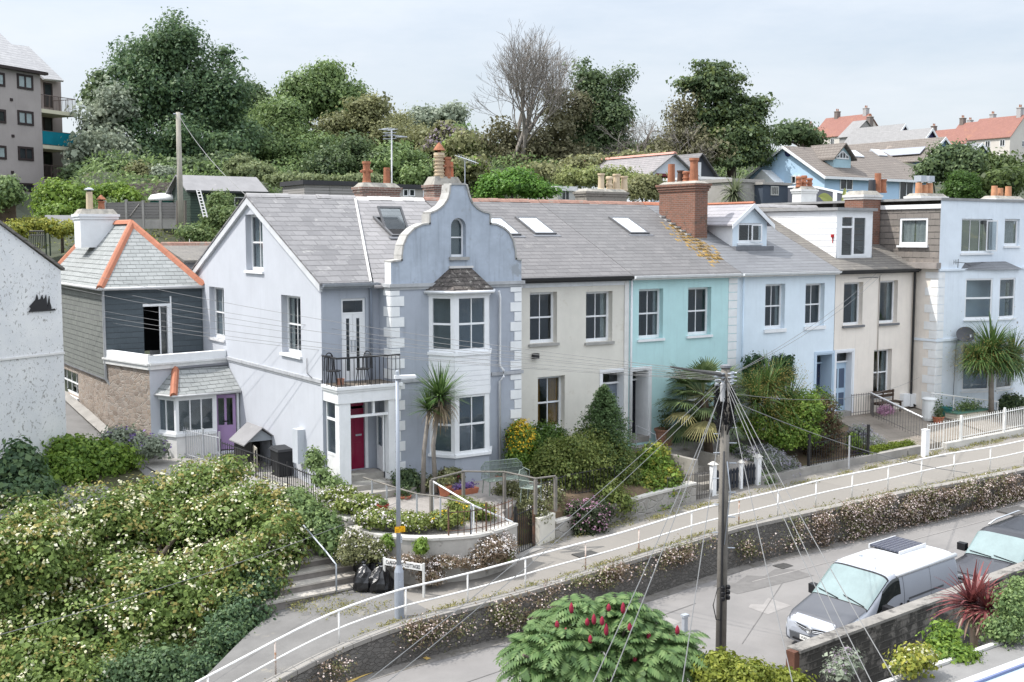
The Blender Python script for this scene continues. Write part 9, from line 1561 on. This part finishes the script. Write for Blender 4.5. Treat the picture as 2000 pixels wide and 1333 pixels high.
    for p,q in ((a,c),(c,b)):
        d=(q-p); d.z=0; P=Pl((p.x,p.y,zt),d); L=d.length; m=MB(); n=int((L-.2)/.155)
        for k in range(n): u=.13+(L-.26)*(k+.5)/n; m.prism([P.pt(u-.045,.12,0),P.pt(u+.045,.12,0),P.pt(u+.045,.78+.04*math.sin(k),0),P.pt(u,.84+.04*math.sin(k),0),P.pt(u-.045,.78+.04*math.sin(k),0)],P.n*.025)
        g=m.build('gate_leaf',PK,t); MB().ob(P,.1,L-.1,.25,.34,-.03,-.002).ob(P,.1,L-.1,.62,.71,-.03,-.002).build('gate_rail',PK,g)
        slab('gate_threshold',[P.pt(0,.02,.1),P.pt(L,.02,.1),P.pt(L,.02,-.2),P.pt(0,.02,-.2)],COPE,.2)
    p=[V((4.62,-3.42,-.62)),V((5.5,-3.35,-.95))]; p=[at(1303,985,y=-3.5),at(1385,972,y=-3.4)]; t=thing('iron_railing','fine dark iron railing between the laurel shrub and the white gatepost','railing',tuple(p[0])); bars(MB(),p,.85,.11,.009,.013,fin=.06).build('bars',surf('faded_iron',(.14,.13,.125),.8,.2,4),t)
    z=.1; a=at(1243,845,y=-.25); m=MB().tube([a-V((0,0,.6)),a+V((0,0,.25)),a+V((.45,-.5,-.05)),a+V((.5,-.55,-.6))],.018,n=6); one(m,'step_handrail',PALE,'bent iron handrail at the dark doorway of the turquoise house','handrail')
    # black hooped railing, wires
    p=[V((10.2,-3.3,-.78)),V((12.6,-3.35,-.72)),V((13.3,-3.4,-.70))]; t=thing('hooped_railing','black bow-topped iron railing in front of the browned conifer','railing',tuple(p[0])); m=MB(); L=(p[2]-p[0]).length; n=int(L/.24)
    for k in range(n):
        q=p[0]+(p[2]-p[0])*(k/n); w=(p[2]-p[0])*(1/n); m.tube([q,q+V((0,0,.85)),q+w*.12+V((0,0,.96)),q+w*.5+V((0,0,1.02)),q+w*.88+V((0,0,.96)),q+w+V((0,0,.85)),q+w],.012,n=5); m.tube([q+w*.5,q+w*.5+V((0,0,.85))],.012,n=5)
    m.tube([p[0]+V((0,0,.8)),p[2]+V((0,0,.8))],.014,n=5).tube([p[0]+V((0,0,.12)),p[2]+V((0,0,.12))],.014,n=5); m.build('hoops',BLACKM,t)
    for q in (p[0],p[2]): MB().box(q.x-.04,q.x+.04,q.y-.04,q.y+.04,q.z-.1,q.z+1.15).build('post',BLACKM,t)
    q=at(1658,905,z=-.75); one(MB().tube([q-V((0,0,.2)),q+V((0,0,1.0))],.03,n=7),'garden_post',PALE,'thin grey post at the corner of the clipped hedge garden','post')
    # cream house yard
    p=[at(1662,812,y=-.2),at(1700,800,y=-.25),at(1706,812,y=-.9),at(1800,868,y=-3.2)]; p=[V((q.x,q.y,.08 if k<3 else -.5)) for k,q in enumerate(p)]; t=thing('iron_railing','faded iron railing running from the powder blue door down to the white gatepost','railing',tuple(p[0])); bars(MB(),p,.85,.13,.010,.014,fin=.05).build('bars',surf('faded_iron',(.14,.13,.125)),t); MB().tube([p[1]+V((0,0,.88)),p[3]+V((0,0,.88))],.03,n=6).build('white_handrail',WHITE,t)
    q=at(1806,898,z=-1.0); t=thing('gate_post','white square gatepost at the end of the box hedge','post',tuple(q)); MB().box(q.x-.11,q.x+.11,q.y-.1,q.y+.1,q.z-.2,q.z+1.12).build('shaft',WHITE,t); MB().box(q.x-.12,q.x+.12,q.y-.11,q.y+.11,q.z+1.12,q.z+1.16).build('cap',WHITE,t)
    c=at(1738,808,y=-.6); t=thing('wooden_bench','dark wooden slatted bench against the cream house wall','bench',tuple(c)); BR=surf('bench_wood',(.075,.05,.035),.8,.2,4); x,y,z=c.x,-.45,.1
    for k in range(3): MB().box(x-.75,x+.75,y-.22+.14*k,y-.10+.14*k,z+.42,z+.45).build('seat_slat',BR,t)
    for k in range(2): MB().box(x-.75,x+.75,y+.24,y+.27,z+.6+.16*k,z+.72+.16*k).build('back_slat',BR,t)
    for s in (-.65,.0,.65): MB().box(x+s-.03,x+s+.03,y-.2,y+.28,z+.35,z+.42).box(x+s-.03,x+s+.03,y+.2,y+.235,z+.42,z+.9).box(x+s-.03,x+s+.03,y-.2,y-.14,z,z+.35).box(x+s-.03,x+s+.03,y+.2,y+.26,z,z+.35).build('leg',BR,t)
    t=thing('meter_boxes','pair of white meter boxes on the cream wall above the wooden bench end','meter box',tuple(P0.pt(19.3,.5,.1)))
    for a,b in ((1757,1770),(1771,1785)): r=P0.rect(a,769,b,793); MB().ob(P0,r[0],r[1],r[2],r[3],.002,.2).build('box_cabinet',WHITE,t)
    c=at(1815,821,y=-1.5); t=thing('water_butt','white lidded water butt in the yard of the corner house','barrel',tuple(c)); MB().lathe(c,[(.26,0),(.30,.1),(.31,.45),(.30,.8),(.29,.85)],16).build('barrel',surf('butt_white',(.70,.72,.72),.5,.05),t,False); MB().lathe(c+V((0,0,.85)),[(.32,0),(.33,.05),(.25,.1),(.02,.12)],16).build('lid',surf('butt_white',(.7,.72,.72)),t)
    planter(1832,826,-1.9,.24,.26,TERRA,'terracotta pot with a dark shrub beside the water butt',leaf=(.25,.55,.8,L_DARK)); planter(1847,812,-1.5,.26,.36,surf('sea_green_tub',(.03,.16,.15),.5,.08),'sea-green plastic tub behind the terracotta pot')
    a=at(1862,818,y=-2.0); b=at(1925,822,y=-2.0); t=thing('raised_planter','pale slatted timber planter box below the cordyline','planter',tuple(a)); z=min(a.z,b.z); MB().box(a.x,b.x,-2.2,-1.6,z,z+.5).build('planter_box',tiles('pale_slats',(.62,.58,.48),(.56,.52,.43),(.3,.28,.22),3,.1,.01,.9,.3,True),t); MB().box(a.x-.04,b.x+.04,-2.24,-1.56,z+.5,z+.54).build('rim',surf('planter_green',(.10,.22,.17),.7,.1),t); P=np.array([(a.x+b.x)/2,-1.9,z+.7])+RNG.normal(size=(700,3))*np.array([.45,.18,.12]); MB().quads(leaf_quads(P,rnd_dirs(700),.09)).build('foliage',L_MID,t)
    # white picket railing and gate
    WR=surf('picket_white',(.78,.78,.76),.5,.05,4); p=[V((18.35,-3.82,-.6)),V((21,-3.98,-.5)),V((25,-4.15,-.34)),V((30,-4.35,-.14))]; t=thing('picket_railing','white iron picket railing along the plinth by the footpath','railing',tuple(p[0])); m=MB(); bars(m,p,.82,.125,.013,.018,fin=.1).build('bars',WR,t)
    for q in p[:3]: MB().box(q.x-.035,q.x+.035,q.y-.035,q.y+.035,q.z-.1,q.z+1.0).build('post',WR,t)
    a,b=V((16.55,-3.6,-.98)),V((18.28,-3.8,-.9)); t=thing('iron_gate','pair of white iron gates between the white gatepost and picket railing','gate',tuple(a)); c=(a+b)/2; bars(MB(),[a,c-V((.03,0,0))],1.1,.125,.012,.016,fin=.08).build('gate_leaf',WR,t); bars(MB(),[c+V((.03,0,0)),b],1.1,.125,.012,.016,fin=.08).build('gate_leaf',WR,t)
    p=[V((20.6,-1.25,.0)),V((24.6,-1.6,.1))]; p=[at(1812,800,y=-1.3),at(1950,800,y=-2.4)]; t=thing('white_rail','white horizontal rail fence around the raised planter','railing',tuple(p[0])); z=.95; MB().tube([at(1818,768,y=-1.3),at(1950,785,y=-2.3)],.03,n=6).build('rail',WR,t)
    for k in range(4): q=at(1820+43*k,769+5.5*k,y=-1.3-.33*k); MB().tube([q,q-V((0,0,.95))],.025,n=6).build('post',WR,t)
    d=surf('drain_iron',(.07,.068,.065),.8,.2,5); c=at(1157,1082,z=-1.5); struct(MB().box(c.x-.55,c.x+.55,c.y-.25,c.y+.25,zp(c.x)-.05,zp(c.x)+.006),'path_grating',d); c=at(1985,1001,z=-1.9); struct(MB().box(c.x-.6,c.x+.6,c.y-.35,c.y+.35,zr(c.x)-.05,zr(c.x)+.03),'road_patch',surf('tar_patch',(.09,.087,.085),.9,.1))
    c=at(1236,945,y=-2.6); t=thing('orange_seat','orange-brown slatted garden chair half hidden by the laurel shrub','chair',tuple(c)); OG=surf('orange_wood',(.55,.27,.08),.6,.12,4); m=MB()
    for k in range(5): m.hexa([c+V((-.3+.12*k,-.05,.0)),c+V((-.2+.12*k,-.05,.0)),c+V((-.2+.12*k,.0,.0)),c+V((-.3+.12*k,.0,.0)),c+V((-.3+.12*k,.1,.42)),c+V((-.2+.12*k,.1,.42)),c+V((-.2+.12*k,.13,.42)),c+V((-.3+.12*k,.13,.42))])
    m.build('back_slat',OG,t); MB().box(c.x-.32,c.x+.32,c.y-.45,c.y-.06,c.z-.06,c.z-.02).build('seat',OG,t)
    for s in (-.28,.28): MB().box(c.x+s-.02,c.x+s+.02,c.y-.4,c.y-.36,c.z-.5,c.z-.06).build('leg',OG,t)
gardens()
# conifer in the middle garden: tiers of drooping sprays
def spruce():
    y=-1.9; b=at(1178,1000,y=y); tp=at(1176,752,y=y); H=tp.z-b.z; t=thing('garden_conifer','young pointed conifer standing between the beige house door and the variegated shrub','tree',tuple(b)); MB().tube([b,tp],.07,.012,7).build('trunk',BARK,t,True); rng=np.random.default_rng(17); P=[];N=[];S=[]
    for k in range(1100):
        f=rng.random()**.8; z=b.z+H*(.06+.92*f); R=(1-f)**.8*1.95*(.72+.5*rng.random())+.03; a=rng.uniform(0,6.283); n=26; s=np.linspace(.15,1,n)*R; P.append(np.stack([b.x+np.cos(a)*s,b.y+np.sin(a)*s,z-.22*s*s+.12*s+rng.normal(size=n)*.02],1)+rng.normal(size=(n,3))*.045); N.append(np.tile([math.cos(a)*.4,math.sin(a)*.4,.8],(n,1))+rng.normal(size=(n,3))*.5)
    P=np.concatenate(P);N=np.concatenate(N); MB().quads(leaf_quads(P,N,.085*rng.uniform(.6,1.3,len(P)),.5)).build('crown',leafm('needle_green',(.085,.15,.055),(.155,.225,.09),(.04,.07,.028),hue=1.2),t)
spruce()
# ================================================================ camera, sky, sun
def finish(exposure=0.0):
    cam=bpy.data.cameras.new('camera'); o=bpy.data.objects.new('camera',cam); COL.objects.link(o); o.location=CAM
    h=V((HX[0],HX[1],0)); fwd=h*CP-V((0,0,1))*SP; o.rotation_euler=fwd.to_track_quat('-Z','Y').to_euler(); cam.sensor_width=36; cam.lens=36*FPX/2000; cam.clip_end=3000; cam.clip_start=.3; SC.camera=o
    el,sx,sy=math.radians(56),-.86,.50
    L=bpy.data.lights.new('sun','SUN'); L.energy=2.9; L.angle=math.radians(.6); L.color=(1,.965,.91); s=bpy.data.objects.new('sun',L); COL.objects.link(s)
    d=V((sx*math.cos(el),sy*math.cos(el),math.sin(el))); s.rotation_euler=d.to_track_quat('Z','Y').to_euler(); s.location=(0,0,60)
    w=bpy.data.worlds.new('World'); SC.world=w; w.use_nodes=True; t=w.node_tree; t.nodes.clear(); N=t.nodes.new; K=t.links.new
    sk=N('ShaderNodeTexSky'); sk.sky_type='NISHITA'; sk.sun_disc=False; sk.sun_elevation=el; sk.sun_rotation=math.atan2(sx,sy); sk.air_density=1; sk.dust_density=2.5
    b1=N('ShaderNodeBackground'); b1.inputs[1].default_value=.11; K(sk.outputs[0],b1.inputs[0])
    tc=N('ShaderNodeTexCoord'); mp=N('ShaderNodeMapping'); mp.inputs[3].default_value=(1.2,1.2,5); K(tc.outputs['Generated'],mp.inputs[0])
    n=N('ShaderNodeTexNoise'); n.inputs['Scale'].default_value=2.2; n.inputs['Detail'].default_value=7; n.inputs['Roughness'].default_value=.6; K(mp.outputs[0],n.inputs['Vector'])
    r=N('ShaderNodeMapRange'); r.inputs[1].default_value=.3; r.inputs[2].default_value=.72; r.inputs[3].default_value=.5; r.inputs[4].default_value=1.0; K(n.outputs[0],r.inputs[0])
    sp=N('ShaderNodeSeparateXYZ'); K(tc.outputs['Generated'],sp.inputs[0]); zr_=N('ShaderNodeMapRange'); zr_.interpolation_type='SMOOTHSTEP'; zr_.inputs[1].default_value=.1; zr_.inputs[2].default_value=.85; zr_.inputs[3].default_value=SKY0; zr_.inputs[4].default_value=SKY1; K(sp.outputs[2],zr_.inputs[0])
    b2=N('ShaderNodeBackground'); b2.inputs[0].default_value=(.905,.955,1.02,1); K(zr_.outputs[0],b2.inputs[1])
    mx=N('ShaderNodeMixShader'); K(r.outputs[0],mx.inputs[0]); K(b1.outputs[0],mx.inputs[1]); K(b2.outputs[0],mx.inputs[2]); o=N('ShaderNodeOutputWorld'); K(mx.outputs[0],o.inputs[0])
    vs=SC.view_settings; vs.view_transform='Standard'; vs.look='None'; vs.gamma=1; vs.exposure=exposure
    SC.render.engine='CYCLES'; SC.cycles.use_denoising=True; SC.cycles.max_bounces=6; SC.cycles.transparent_max_bounces=10; SC.cycles.diffuse_bounces=3; SC.cycles.glossy_bounces=3; SC.cycles.caustics_reflective=False; SC.cycles.caustics_refractive=False
SKY0,SKY1=.62,1.78
finish(.7)
